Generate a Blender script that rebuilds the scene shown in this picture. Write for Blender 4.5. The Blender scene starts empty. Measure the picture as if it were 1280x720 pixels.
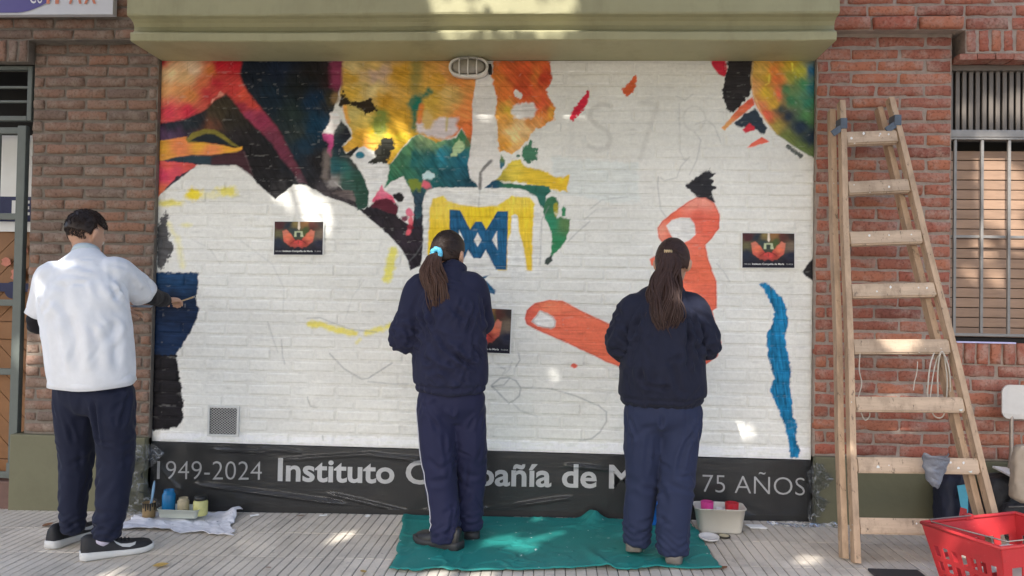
import bpy, bmesh, math, random
import numpy as np
from mathutils import Vector, Matrix, Euler

random.seed(7)
RNG = np.random.default_rng(11)
scn = bpy.context.scene
COL = scn.collection

# ------------------------------------------------------------------ camera
FPX = 960.0
YAW, PITCH, ROLL = -0.05675, 0.01957, 0.01749
CAM = np.array([0.4811, -4.6408, 1.3132])
_f = np.array([math.sin(YAW)*math.cos(PITCH), math.cos(YAW)*math.cos(PITCH), math.sin(PITCH)])
_r0 = np.array([math.cos(YAW), -math.sin(YAW), 0.0])
_u0 = np.cross(_r0, _f)
_r = math.cos(ROLL)*_r0 + math.sin(ROLL)*_u0
_u = -math.sin(ROLL)*_r0 + math.cos(ROLL)*_u0
cam_d = bpy.data.cameras.new('camera')
cam_d.sensor_width = 36.0
cam_d.lens = FPX/1280*36.0
cam_d.clip_start = 0.05
cam_d.clip_end = 2000
cam = bpy.data.objects.new('camera', cam_d)
M = Matrix(((_r[0], _u[0], -_f[0], CAM[0]), (_r[1], _u[1], -_f[1], CAM[1]), (_r[2], _u[2], -_f[2], CAM[2]), (0, 0, 0, 1)))
cam.matrix_world = M
COL.objects.link(cam)
scn.camera = cam

# ------------------------------------------------------------------ light
SUN = np.array([-0.30, -0.70, 0.66]); SUN /= np.linalg.norm(SUN)     # towards the sun
EL = math.asin(SUN[2]); AZ = math.atan2(SUN[0], SUN[1])
world = bpy.data.worlds.new('World'); scn.world = world
world.use_nodes = True
wn = world.node_tree; wn.nodes.clear()
sky = wn.nodes.new('ShaderNodeTexSky'); sky.sky_type = 'NISHITA'
sky.sun_disc = False; sky.sun_elevation = EL; sky.sun_rotation = AZ
sky.air_density = 1.0; sky.dust_density = 2.6; sky.ozone_density = 0.9
bg = wn.nodes.new('ShaderNodeBackground'); bg.inputs['Strength'].default_value = 0.15
wo = wn.nodes.new('ShaderNodeOutputWorld')
wn.links.new(sky.outputs[0], bg.inputs[0]); wn.links.new(bg.outputs[0], wo.inputs[0])
sl = bpy.data.lights.new('sun', 'SUN'); sl.energy = 3.0; sl.angle = math.radians(0.53); sl.color = (1.0, 0.95, 0.87)
so = bpy.data.objects.new('sun', sl); COL.objects.link(so)
so.rotation_euler = Vector(SUN).to_track_quat('Z', 'Y').to_euler()
scn.view_settings.view_transform = 'Standard'
scn.view_settings.look = 'None'
scn.view_settings.gamma = 1.0
scn.view_settings.use_curve_mapping = False
scn.view_settings.exposure = 1.27
scn.render.engine = 'CYCLES'
scn.cycles.use_denoising = True
scn.cycles.max_bounces = 8
scn.cycles.transparent_max_bounces = 12
scn.cycles.sample_clamp_indirect = 6.0

# ------------------------------------------------------------------ helpers: drawing -> place
SLOPE = 0.016
def gz(x, y=0.0):                    # the pavement climbs a little to the right
    return SLOPE*(x+2.0)
def _ray(px, py):
    return _r*(px-640)/FPX - _u*(py-360)/FPX + _f
def on_y(px, py, Y=0.0):
    d = _ray(px, py); t = (Y-CAM[1])/d[1]; return CAM+t*d
def on_z(px, py, Z):
    d = _ray(px, py); t = (Z-CAM[2])/d[2]; return CAM+t*d
def on_g(px, py):
    d = _ray(px, py); n = np.array([-SLOPE, 0, 1.0]); t = (2*SLOPE-n@CAM)/(n@d); return CAM+t*d
def sketch_xy(P):                    # wall point -> co-ordinates of the mural sketch
    q = P-CAM
    w = q@_f
    return 640+FPX*(q@_r)/w, 360-FPX*(q@_u)/w

def lin(c):
    c = np.asarray(c, float)/255.0
    return np.where(c <= 0.04045, c/12.92, ((c+0.055)/1.055)**2.4)

# ------------------------------------------------------------------ helpers: noise
def _hash(ix, iy, s):
    h = (ix.astype(np.int64)*374761393 + iy.astype(np.int64)*668265263 + s*1442695041) & 0x7fffffff
    h = (h ^ (h >> 13))*1274126177 & 0x7fffffff
    h = h ^ (h >> 16)
    return (h % 100003)/100003.0
def vnoise(x, y, s=0):
    x = np.asarray(x, float); y = np.asarray(y, float)
    x0 = np.floor(x); y0 = np.floor(y); fx = x-x0; fy = y-y0
    fx = fx*fx*(3-2*fx); fy = fy*fy*(3-2*fy)
    a = _hash(x0, y0, s); b = _hash(x0+1, y0, s); c = _hash(x0, y0+1, s); d = _hash(x0+1, y0+1, s)
    return (a*(1-fx)+b*fx)*(1-fy)+(c*(1-fx)+d*fx)*fy-0.5
def fbm(x, y, s=0, o=3):
    t = 0; a = 1.0
    for k in range(o):
        t = t+a*vnoise(np.asarray(x)*2**k, np.asarray(y)*2**k, s+17*k); a *= 0.5
    return t
def noise3(P, sc, s=0, o=2):
    P = np.asarray(P)*sc
    return (fbm(P[:, 0]+0.37*P[:, 1], P[:, 2], s, o)+fbm(P[:, 1]-0.31*P[:, 2], P[:, 0], s+5, o)+fbm(P[:, 2]+0.2*P[:, 0], P[:, 1], s+9, o))/1.7

# ------------------------------------------------------------------ helpers: meshes and objects
class MB:
    def __init__(self): self.v = []; self.f = []
    def add(self, vs, fs):
        n = len(self.v); self.v += [tuple(map(float, p)) for p in vs]; self.f += [tuple(i+n for i in f) for f in fs]; return self
    def box(self, x0, x1, y0, y1, z0, z1, bev=0.0):
        if bev <= 0:
            vs = [(x, y, z) for x in (x0, x1) for y in (y0, y1) for z in (z0, z1)]
            return self.add(vs, [(0, 1, 3, 2), (4, 6, 7, 5), (0, 4, 5, 1), (2, 3, 7, 6), (0, 2, 6, 4), (1, 5, 7, 3)])
        bm = bmesh.new(); bmesh.ops.create_cube(bm, size=1)
        for v in bm.verts: v.co = Vector(((x0+x1)/2+v.co.x*(x1-x0), (y0+y1)/2+v.co.y*(y1-y0), (z0+z1)/2+v.co.z*(z1-z0)))
        bmesh.ops.bevel(bm, geom=list(bm.edges), offset=bev, segments=2, affect='EDGES', profile=0.6)
        self.bm(bm); return self
    def bm(self, bm):
        bm.verts.ensure_lookup_table(); bm.verts.index_update()
        self.add([v.co for v in bm.verts], [[v.index for v in f.verts] for f in bm.faces]); bm.free(); return self
    def tube(self, pts, r, n=8, ref=None, cap=True, r2=None):
        V, F = tube_vf(pts, r, n, ref, cap, r2); return self.add(V, F)
    def bar(self, a, b, w, d, up=(0, 0, 1)):        # rectangular bar from a to b
        a = np.array(a, float); b = np.array(b, float); t = (b-a)/np.linalg.norm(b-a)
        s = np.cross(t, up); s /= np.linalg.norm(s); u = np.cross(s, t)
        vs = []
        for p in (a, b):
            for i, j in ((-1, -1), (1, -1), (1, 1), (-1, 1)): vs.append(p+s*i*w/2+u*j*d/2)
        return self.add(vs, [(0, 1, 2, 3), (7, 6, 5, 4), (0, 4, 5, 1), (1, 5, 6, 2), (2, 6, 7, 3), (3, 7, 4, 0)])
    def lathe(self, prof, c=(0, 0, 0), n=20, cap=True):
        vs = []; fs = []
        for (r, z) in prof:
            for k in range(n):
                a = 2*math.pi*k/n; vs.append((c[0]+r*math.cos(a), c[1]+r*math.sin(a), c[2]+z))
        for i in range(len(prof)-1):
            for k in range(n):
                k2 = (k+1) % n; fs.append((i*n+k, i*n+k2, (i+1)*n+k2, (i+1)*n+k))
        if cap:
            fs.append(tuple(range(n))[::-1]); fs.append(tuple((len(prof)-1)*n+k for k in range(n)))
        return self.add(vs, fs)
    def mesh(self, name):
        m = bpy.data.meshes.new(name); m.from_pydata(self.v, [], self.f); m.update(); return m
    def build(self, name, mat, parent=None, smooth=False, fix=True):
        m = self.mesh(name)
        if fix:
            bm = bmesh.new(); bm.from_mesh(m); bmesh.ops.recalc_face_normals(bm, faces=bm.faces); bm.to_mesh(m); bm.free()
        return obj(name, m, mat, parent, smooth)

def tube_vf(pts, r, n=8, ref=None, cap=True, r2=None):
    P = np.array(pts, float); m = len(P)
    r = np.broadcast_to(np.asarray(r, float), (m,)); r2 = r if r2 is None else np.broadcast_to(np.asarray(r2, float), (m,))
    T = np.gradient(P, axis=0); T /= np.linalg.norm(T, axis=1)[:, None]+1e-12
    rf = np.array(ref if ref is not None else ((0, 0, 1) if abs(T[0, 2]) < 0.8 else (1, 0, 0)), float)
    V = []; F = []
    prev = None
    for i in range(m):
        t = T[i]
        if prev is None or ref is not None: s = rf-t*(rf@t)
        else: s = prev-t*(prev@t)
        s /= np.linalg.norm(s)+1e-12; prev = s; b = np.cross(t, s)
        for k in range(n):
            a = 2*math.pi*k/n; V.append(P[i]+s*math.cos(a)*r[i]+b*math.sin(a)*r2[i])
    for i in range(m-1):
        for k in range(n):
            k2 = (k+1) % n; F.append((i*n+k, i*n+k2, (i+1)*n+k2, (i+1)*n+k))
    if cap: F.append(tuple(range(n))[::-1]); F.append(tuple((m-1)*n+k for k in range(n)))
    return V, F

def obj(name, mesh, mat, parent=None, smooth=False):
    o = bpy.data.objects.new(name, mesh); COL.objects.link(o)
    if mat is not None and len(mesh.materials) == 0: mesh.materials.append(mat)
    if smooth: mesh.polygons.foreach_set('use_smooth', [True]*len(mesh.polygons))
    if parent is not None: o.parent = parent
    return o
def tag(o, label, cat, group=None):
    o['label'] = label; o['category'] = cat
    if group: o['group'] = group
    return o
def empty(name, loc=(0, 0, 0), rz=0.0):
    o = bpy.data.objects.new(name, None); o.location = loc; o.rotation_euler = (0, 0, rz); o.empty_display_size = 0.1; COL.objects.link(o); return o
def struct(o): o['kind'] = 'structure'; return o
def thing(name, label, cat, loc=(0, 0, 0), rz=0.0, group=None): return tag(empty(name, loc, rz), label, cat, group)

# ------------------------------------------------------------------ materials
def mat(name, base=(0.5, 0.5, 0.5), rough=0.6, var=0.12, vscale=8.0, bump=0.15, bscale=60.0, spec=0.4, metal=0.0, trans=0.0, coat=0.0, obrand=0.0, sss=0.0, sheen=0.0, dist=0.004, stretch=None, world=False):
    m = bpy.data.materials.new(name); m.use_nodes = True
    nt = m.node_tree; N = nt.nodes; L = nt.links
    b = N['Principled BSDF']
    b.inputs['Roughness'].default_value = rough; b.inputs['Metallic'].default_value = metal
    b.inputs['Specular IOR Level'].default_value = spec
    if trans: b.inputs['Transmission Weight'].default_value = trans
    if coat: b.inputs['Coat Weight'].default_value = coat
    if sheen: b.inputs['Sheen Weight'].default_value = sheen
    if sss: b.inputs['Subsurface Weight'].default_value = sss; b.inputs['Subsurface Radius'].default_value = (0.02, 0.008, 0.004)
    tc = N.new('ShaderNodeNewGeometry' if world else 'ShaderNodeTexCoord'); src = tc.outputs['Position' if world else 'Object']
    if stretch:
        mp = N.new('ShaderNodeMapping'); mp.inputs['Scale'].default_value = stretch; L.new(src, mp.inputs[0]); src = mp.outputs[0]
    no = N.new('ShaderNodeTexNoise'); no.inputs['Scale'].default_value = vscale; no.inputs['Detail'].default_value = 6; no.inputs['Roughness'].default_value = 0.65
    L.new(src, no.inputs['Vector'])
    mx = N.new('ShaderNodeMix'); mx.data_type = 'RGBA'
    c = np.array(base[:3], float)
    mx.inputs['A'].default_value = (*np.clip(c*(1-var*1.6), 0, 1), 1); mx.inputs['B'].default_value = (*np.clip(c*(1+var*1.6), 0, 1), 1)
    L.new(no.outputs['Fac'], mx.inputs['Factor']); out = mx.outputs['Result']
    if obrand:
        oi = N.new('ShaderNodeObjectInfo'); hs = N.new('ShaderNodeHueSaturation')
        mr = N.new('ShaderNodeMapRange'); mr.inputs['To Min'].default_value = 1-obrand; mr.inputs['To Max'].default_value = 1+obrand
        L.new(oi.outputs['Random'], mr.inputs[0]); L.new(mr.outputs[0], hs.inputs['Value']); L.new(out, hs.inputs['Color']); out = hs.outputs[0]
    L.new(out, b.inputs['Base Color'])
    if bump:
        n2 = N.new('ShaderNodeTexNoise'); n2.inputs['Scale'].default_value = bscale; n2.inputs['Detail'].default_value = 4
        L.new(src, n2.inputs['Vector'])
        bp = N.new('ShaderNodeBump'); bp.inputs['Strength'].default_value = bump; bp.inputs['Distance'].default_value = dist
        L.new(n2.outputs['Fac'], bp.inputs['Height']); L.new(bp.outputs[0], b.inputs['Normal'])
    return m

def stain(m, scale, thr, col, amt=0.6, soft=0.12, stretch=(1, 1, 1)):
    """grime with a shape of its own on an existing material"""
    nt = m.node_tree; N = nt.nodes; L = nt.links; b = N['Principled BSDF']; src = b.inputs['Base Color'].links[0].from_socket
    tc = N.new('ShaderNodeNewGeometry'); mp = N.new('ShaderNodeMapping'); mp.inputs['Scale'].default_value = stretch; L.new(tc.outputs['Position'], mp.inputs[0])
    no = N.new('ShaderNodeTexNoise'); no.inputs['Scale'].default_value = scale; no.inputs['Detail'].default_value = 7; no.inputs['Roughness'].default_value = 0.7; L.new(mp.outputs[0], no.inputs['Vector'])
    mr = N.new('ShaderNodeMapRange'); mr.inputs['From Min'].default_value = thr; mr.inputs['From Max'].default_value = thr+soft; mr.inputs['To Max'].default_value = amt; L.new(no.outputs['Fac'], mr.inputs[0])
    mx = N.new('ShaderNodeMix'); mx.data_type = 'RGBA'; L.new(mr.outputs[0], mx.inputs['Factor']); L.new(src, mx.inputs['A']); mx.inputs['B'].default_value = (*col, 1); L.new(mx.outputs['Result'], b.inputs['Base Color'])
    return m
# ------------------------------------------------------------------ text
def text_mesh(s, name='lettering', offset=0.0, extrude=0.0):
    cu = bpy.data.curves.new('t', 'FONT'); cu.body = s; cu.offset = offset; cu.extrude = extrude; cu.resolution_u = 4
    o = bpy.data.objects.new('t', cu); COL.objects.link(o)
    dg = bpy.context.evaluated_depsgraph_get(); dg.update()
    m = bpy.data.meshes.new_from_object(o.evaluated_get(dg)); m.name = name
    bpy.data.objects.remove(o); bpy.data.curves.remove(cu)
    return m
def text_on_wall(s, name, mt, x0, x1, zb, h, y, parent, offset=0.0, base_tilt=0.0):
    """flat letters standing on the baseline zb between x0 and x1, cap height h"""
    m = text_mesh(s, name, offset)
    n = len(m.vertices); co = np.empty(n*3); m.vertices.foreach_get('co', co); co = co.reshape(-1, 3)
    mx = co[:, 0].max(); mn = co[:, 0].min(); ch = 0.71
    out = np.empty_like(co)
    out[:, 0] = x0+(co[:, 0]-mn)/(mx-mn)*(x1-x0); out[:, 2] = zb+co[:, 1]/ch*h+base_tilt*(out[:, 0]-x0); out[:, 1] = y
    m.vertices.foreach_set('co', out.ravel()); m.update()
    return obj(name, m, mt, parent)

def letters_on_wall(s, name, mt, x0, x1, zb, h, y, parent, offset=0.0, base_tilt=0.0):
    """as text_on_wall, but every letter is a part of its own"""
    m = text_mesh(s, name, offset); co = np.array([v.co[:] for v in m.vertices]); F = [tuple(p.vertices) for p in m.polygons]
    mx = co[:, 0].max(); mn = co[:, 0].min(); ends = []
    for i in range(1, len(s)+1):
        if s[i-1] == ' ': continue
        q = text_mesh(s[:i], 'q', offset); ends.append(max(v.co[0] for v in q.vertices)); bpy.data.meshes.remove(q)
    P = np.stack([x0+(co[:, 0]-mn)/(mx-mn)*(x1-x0), np.full(len(co), y), zb+co[:, 1]/.71*h], 1); P[:, 2] += base_tilt*(P[:, 0]-x0)
    bpy.data.meshes.remove(m); fx = [np.mean([co[v, 0] for v in f]) for f in F]; lo = -1e9
    for e in ends:
        fs = [f for f, c in zip(F, fx) if lo < c <= e+1e-4]; lo = e+1e-4; vs = sorted({v for f in fs for v in f}); ix = {v: k for k, v in enumerate(vs)}
        if fs: MB().add(P[vs], [[ix[v] for v in f] for f in fs]).build(name, mt, parent, fix=False)

# ------------------------------------------------------------------ materials of the setting
def brick_mat(name, cols, dust, dustamt=0.5):
    m = bpy.data.materials.new(name); m.use_nodes = True; nt = m.node_tree; N = nt.nodes; L = nt.links; b = N['Principled BSDF']
    b.inputs['Roughness'].default_value = 0.9; b.inputs['Specular IOR Level'].default_value = 0.15
    oi = N.new('ShaderNodeObjectInfo'); rp = N.new('ShaderNodeValToRGB'); rp.color_ramp.interpolation = 'LINEAR'
    el = rp.color_ramp.elements
    while len(el) < len(cols): el.new(0.5)
    for i, c in enumerate(cols): el[i].position = i/(len(cols)-1); el[i].color = (*c, 1)
    L.new(oi.outputs['Random'], rp.inputs[0])
    tc = N.new('ShaderNodeTexCoord'); ad = N.new('ShaderNodeVectorMath'); ad.operation = 'ADD'
    mu = N.new('ShaderNodeMath'); mu.operation = 'MULTIPLY'; mu.inputs[1].default_value = 37.0; L.new(oi.outputs['Random'], mu.inputs[0])
    L.new(tc.outputs['Object'], ad.inputs[0]); L.new(mu.outputs[0], ad.inputs[1])
    n1 = N.new('ShaderNodeTexNoise'); n1.inputs['Scale'].default_value = 11; n1.inputs['Detail'].default_value = 8; n1.inputs['Roughness'].default_value = 0.7; L.new(ad.outputs[0], n1.inputs['Vector'])
    mr = N.new('ShaderNodeMapRange'); mr.inputs['From Min'].default_value = 0.47; mr.inputs['From Max'].default_value = 0.64; mr.inputs['To Max'].default_value = dustamt; L.new(n1.outputs['Fac'], mr.inputs[0])
    mx = N.new('ShaderNodeMix'); mx.data_type = 'RGBA'; L.new(mr.outputs[0], mx.inputs['Factor']); L.new(rp.outputs[0], mx.inputs['A']); mx.inputs['B'].default_value = (*dust, 1)
    n3 = N.new('ShaderNodeTexNoise'); n3.inputs['Scale'].default_value = 70; n3.inputs['Detail'].default_value = 3; L.new(ad.outputs[0], n3.inputs['Vector'])
    m2 = N.new('ShaderNodeMix'); m2.data_type = 'RGBA'; m2.blend_type = 'MULTIPLY'; m2.inputs['Factor'].default_value = 0.55; L.new(mx.outputs['Result'], m2.inputs['A'])
    r3 = N.new('ShaderNodeValToRGB'); r3.color_ramp.elements[0].position = 0.3; r3.color_ramp.elements[0].color = (0.35, 0.33, 0.32, 1); r3.color_ramp.elements[1].position = 0.5; L.new(n3.outputs['Fac'], r3.inputs[0]); L.new(r3.outputs[0], m2.inputs['B'])
    L.new(m2.outputs['Result'], b.inputs['Base Color'])
    bp = N.new('ShaderNodeBump'); bp.inputs['Strength'].default_value = 0.5; bp.inputs['Distance'].default_value = 0.004; L.new(n1.outputs['Fac'], bp.inputs['Height'])
    bp2 = N.new('ShaderNodeBump'); bp2.inputs['Strength'].default_value = 0.35; bp2.inputs['Distance'].default_value = 0.002; L.new(n3.outputs['Fac'], bp2.inputs['Height']); L.new(bp.outputs[0], bp2.inputs['Normal'])
    L.new(bp2.outputs[0], b.inputs['Normal'])
    return m
BR_L = brick_mat('brown brick', [(0.21, 0.135, 0.102), (0.26, 0.15, 0.108), (0.16, 0.12, 0.10), (0.27, 0.145, 0.098), (0.23, 0.158, 0.122), (0.19, 0.128, 0.10)], (0.28, 0.225, 0.185), 0.75)
BR_R = brick_mat('red brick', [(0.34, 0.115, 0.08), (0.39, 0.145, 0.095), (0.25, 0.095, 0.072), (0.44, 0.17, 0.10), (0.32, 0.135, 0.10), (0.37, 0.12, 0.08)], (0.42, 0.27, 0.215), 0.75)
MO_L = mat('brown mortar', (0.185, 0.158, 0.132), 0.95, 0.3, 12, 0.8, 70, dist=.008)
MO_R = mat('grey mortar', (0.33, 0.265, 0.22), 0.95, 0.3, 12, 0.8, 70, dist=.008)
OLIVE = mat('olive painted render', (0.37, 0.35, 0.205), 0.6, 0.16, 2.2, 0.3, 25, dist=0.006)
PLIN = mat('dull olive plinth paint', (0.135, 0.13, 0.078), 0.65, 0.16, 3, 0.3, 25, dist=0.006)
TILE = mat('cement paving', (0.575, 0.52, 0.445), 0.88, 0.2, 5, 0.4, 120, obrand=0.12, world=True); stain(TILE, 2.2, .5, (.26, .235, .20), .6, .2); stain(TILE, 28, .62, (.16, .14, .12), .6, .06); stain(OLIVE, 2.0, .52, (.19, .17, .09), .55, .25, (1.2, 1, .35)); stain(PLIN, 3.0, .5, (.085, .08, .05), .6, .25)
GROUT = mat('dirty joint', (0.10, 0.09, 0.08), 0.95, 0.2, 20, 0.3)
ASPH = mat('asphalt', (0.055, 0.055, 0.055), 0.9, 0.2, 30, 0.5, 200)
GMET = mat('grey green painted metal', (0.10, 0.115, 0.105), 0.45, 0.15, 10, 0.1, 60)
STEEL = mat('weathered steel', (0.25, 0.235, 0.22), 0.5, 0.2, 14, 0.15, 80, metal=0.3)
DARK = mat('dark interior', (0.018, 0.016, 0.014), 0.9, 0.1, 5, 0)

# ------------------------------------------------------------------ ground
TH = -math.atan(SLOPE)
gm = MB(); gm.add([(-60, -5.6, 0), (60, -5.6, 0), (60, 2, 0), (-60, 2, 0)], [(0, 1, 2, 3)])
pave = struct(gm.build('pavement', GROUT)); pave.location = (-2, 0, -0.005); pave.rotation_euler = (0, TH, 0)
def tile_mesh(seed):
    rr = random.Random(seed); S = 0.40; g = 0.0035; n = 8; w = S/n
    mb = MB()
    for k in range(n):
        x0 = -S/2+k*w+g/2+rr.uniform(-.0006, .0006); x1 = -S/2+(k+1)*w-g/2+rr.uniform(-.0006, .0006); y0 = -S/2+0.0025; y1 = S/2-0.0025; b = 0.003
        zt = 0.005+rr.uniform(-.0008, .0008); c = 0.0008
        vs = [(x0, y0, -.002), (x1, y0, -.002), (x1, y1, -.002), (x0, y1, -.002), (x0, y0, zt-b), (x1, y0, zt-b), (x1, y1, zt-b), (x0, y1, zt-b), (x0+b, y0+c, zt), (x1-b, y0+c, zt), (x1-b, y1-c, zt), (x0+b, y1-c, zt)]
        mb.add(vs, [(0, 1, 5, 4), (1, 2, 6, 5), (2, 3, 7, 6), (3, 0, 4, 7), (4, 5, 9, 8), (5, 6, 10, 9), (6, 7, 11, 10), (7, 4, 8, 11), (8, 9, 10, 11)])
    m = mb.mesh('paving_tile'); m.materials.append(TILE); return m
TM = [tile_mesh(i) for i in range(5)]
for j in range(13):
    for i in range(22):
        o = bpy.data.objects.new('paving_tile', TM[(i*7+j*3) % 5]); COL.objects.link(o); o.parent = pave
        o.location = (-2.35+i*0.40, -0.225-j*0.40, random.uniform(-.0012, .0012)); o.rotation_euler = (random.uniform(-.002, .002), random.uniform(-.002, .002), random.uniform(-.002, .002)+(math.pi if (i+j) % 2 else 0))
km = MB().box(-60, 60, -5.80, -5.602, -0.3, 0.0, 0.012); kerb = struct(km.build('kerb', MO_R)); kerb.location = (-2, 0, 0.0); kerb.rotation_euler = (0, TH, 0)
rm = MB(); rm.add([(-400, -400, 0), (400, -400, 0), (400, -5.79, 0), (-400, -5.79, 0)], [(0, 1, 2, 3)]); road = struct(rm.build('road', ASPH)); road.location = (-2, 0, -0.13)

# ------------------------------------------------------------------ bricks
_bm_cache = {}
def brick_mesh(L, H, var, mt, soldier=False):
    key = (round(L, 2), round(H, 3), var, mt.name)
    if key in _bm_cache: return _bm_cache[key]
    L = round(L, 2)
    rr = random.Random(hash(key) & 0xffff); nx, nz = (7, 4) if L > 0.1 else (4, 4)
    vs = []; fs = []
    for j in range(nz):
        for i in range(nx):
            bx = i in (0, nx-1); bz = j in (0, nz-1)
            u = [-L/2, -L/2+0.008]+[-L/2+0.008+(L-0.016)*k/(nx-3) for k in range(1, nx-3)]+[L/2-0.008, L/2]
            w = [-H/2, -H/2+0.006, H/2-0.006, H/2]
            e = 0.0036
            y = (0.006 if (bx or bz) else 0.0)+(0.006 if (bx and bz) else 0)+rr.uniform(-.003, .003)
            ch = rr.random() < 0.16 and (bx or bz)
            vs.append((u[i]+rr.uniform(-e, e)*1.3, y+(0.006 if ch else 0), w[j]+rr.uniform(-e, e)))
    for j in range(nz-1):
        for i in range(nx-1): a = j*nx+i; fs.append((a, a+1, a+nx+1, a+nx))
    ring = [i for i in range(nx)]+[nx*(j+1)-1 for j in range(1, nz)]+[nx*nz-1-i for i in range(1, nx)]+[nx*(nz-1-j) for j in range(1, nz-1)]
    n = len(vs)
    for r_ in ring: x, y, z = vs[r_]; vs.append((x, 0.032, z))
    k = len(ring)
    for q in range(k): fs.append((ring[q], n+q, n+(q+1) % k, ring[(q+1) % k]))
    m = MB().add(vs, fs).mesh('brick'); m.materials.append(mt); m.polygons.foreach_set('use_smooth', [True]*len(m.polygons))
    _bm_cache[key] = m; return m
def lay(parent, mt, x, z, y, L, H, rot=False):
    m = brick_mesh(L, H, random.randrange(7), mt)
    o = bpy.data.objects.new('brick', m); COL.objects.link(o); o.parent = parent
    o.location = (x, y+random.uniform(-.003, .003), z)
    o.rotation_euler = (random.uniform(-.012, .012), (math.pi/2 if rot else 0)+random.uniform(-.006, .006), random.uniform(-.008, .008))
    return o
def courses(parent, mt, x0, x1, z0, z1, y, course, pitch, joint, phase=0.0, ragged=0.0):
    n = int(round((z1-z0)/course)); c = (z1-z0)/n; H = c-joint
    for r_ in range(n):
        z = z0+(r_+0.5)*c; off = phase+(0.5*pitch if r_ % 2 else 0)+random.uniform(-.012, .012)
        k = math.floor((x0-off)/pitch); edges = []
        while True:
            a = off+k*pitch; b = a+pitch
            lo = max(a, x0); hi = min(b, x1)
            if a >= x1: break
            if hi-lo > 0.045: edges.append((lo, hi))
            elif edges and hi > lo: edges[-1] = (edges[-1][0], hi)
            elif hi > lo: edges.append((lo, hi))
            k += 1
        if len(edges) > 1 and edges[0][1]-edges[0][0] <= 0.045: edges[1] = (edges[0][0], edges[1][1]); edges.pop(0)
        for (lo, hi) in edges:
            l_ = lo+(joint/2 if lo > x0+1e-6 else random.uniform(0, ragged)); h_ = hi-(joint/2 if hi < x1-1e-6 else random.uniform(0, ragged))
            j = random.uniform(-.003, .003)
            lay(parent, mt, (l_+h_)/2+j*0, z+random.uniform(-.0015, .0015), y, h_-l_, H+random.uniform(-.004, .002))
def core(parent, mt, name, x0, x1, y0, y1, z0, z1): return MB().box(x0, x1, y0, y1, z0, z1).build(name, mt, parent)

PY, UY = -0.04, -0.10      # faces of the piers and of the wall above them
wl = thing('brick_wall', 'brown brick wall with wide mortar joints left of the mural', 'wall', (0, 0, 0))
core(wl, MO_L, 'mortar', -2.80, -2.002, PY+0.009, 0.30, 0.10, 2.889)
courses(wl, BR_L, -2.80, -2.004, 0.455, 2.886, PY, 0.0685, 0.262, 0.0145, 0.03, 0.006)
core(wl, MO_L, 'mortar', -3.80, -2.002, UY+0.009, 0.30, 2.889, 3.95)
courses(wl, BR_L, -3.80, -2.004, 2.889, 3.50, UY, 0.0685, 0.262, 0.0145, 0.10, 0.004)
core(wl, MO_L, 'mortar', -3.80, -2.803, UY+0.009, 0.12, 2.755, 2.8885)
x = -2.835
while x > -3.8: lay(wl, BR_L, x, 2.822, UY, 0.128, 0.05, True); x -= 0.0675

wr = thing('brick_wall', 'red brick wall with pale grey mortar right of the mural behind the ladder', 'wall', (0, 0, 0))
core(wr, MO_R, 'mortar', 2.002, 2.775, PY+0.007, 0.30, 0.10, 2.935)
courses(wr, BR_R, 2.004, 2.775, 0.455, 2.925, PY, 0.0735, 0.274, 0.0135, 0.02, 0.006)
core(wr, MO_R, 'mortar', 2.775, 4.2, PY+0.007, 0.30, 0.10, 1.01)
courses(wr, BR_R, 2.775, 4.2, 0.455, 1.005, PY, 0.0735, 0.274, 0.0135, 0.02, 0.0)
core(wr, MO_R, 'mortar', 2.776, 4.2, PY+0.007, 0.18, 1.0105, 1.125)
x = 2.81
while x < 4.2: lay(wr, BR_R, x, 1.068, PY-0.012, 0.118, 0.058, True); x += 0.0735
core(wr, MO_R, 'mortar', 2.002, 4.2, UY+0.007, 0.30, 3.01, 3.95)
courses(wr, BR_R, 2.004, 4.2, 3.012, 3.525, UY, 0.0735, 0.274, 0.0135, 0.08, 0.004)
core(wr, MO_R, 'mortar', 2.03, 4.2, UY+0.007, 0.20, 2.9351, 3.0099)
for i in range(8): lay(wr, BR_R, 2.03+0.125+i*0.262, 2.973, UY-0.028 if i < 3 else UY, 0.245, 0.066)
core(wr, MO_R, 'mortar', 2.822, 4.2, UY+0.007, 0.12, 2.80, 2.935)
x = 2.855
while x < 4.2: lay(wr, BR_R, x, 2.872, UY, 0.124, 0.052, True); x += 0.0685
mb = MB()
for i in range(14):
    a = 2.79+i*0.1; mb.box(a, a+0.096, UY-0.004+random.uniform(0, .008), 0.05, 2.765+random.uniform(-.004, .004), 2.797)
mb.build('lintel_ledge', BR_R, wr)

# plinths
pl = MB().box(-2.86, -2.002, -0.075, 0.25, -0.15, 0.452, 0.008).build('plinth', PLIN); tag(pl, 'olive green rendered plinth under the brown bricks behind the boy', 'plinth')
pr = MB().box(2.002, 4.2, -0.075, 0.25, -0.05, 0.452, 0.008).build('plinth', PLIN); tag(pr, 'olive green rendered plinth behind the ladder and bags', 'plinth')

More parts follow.
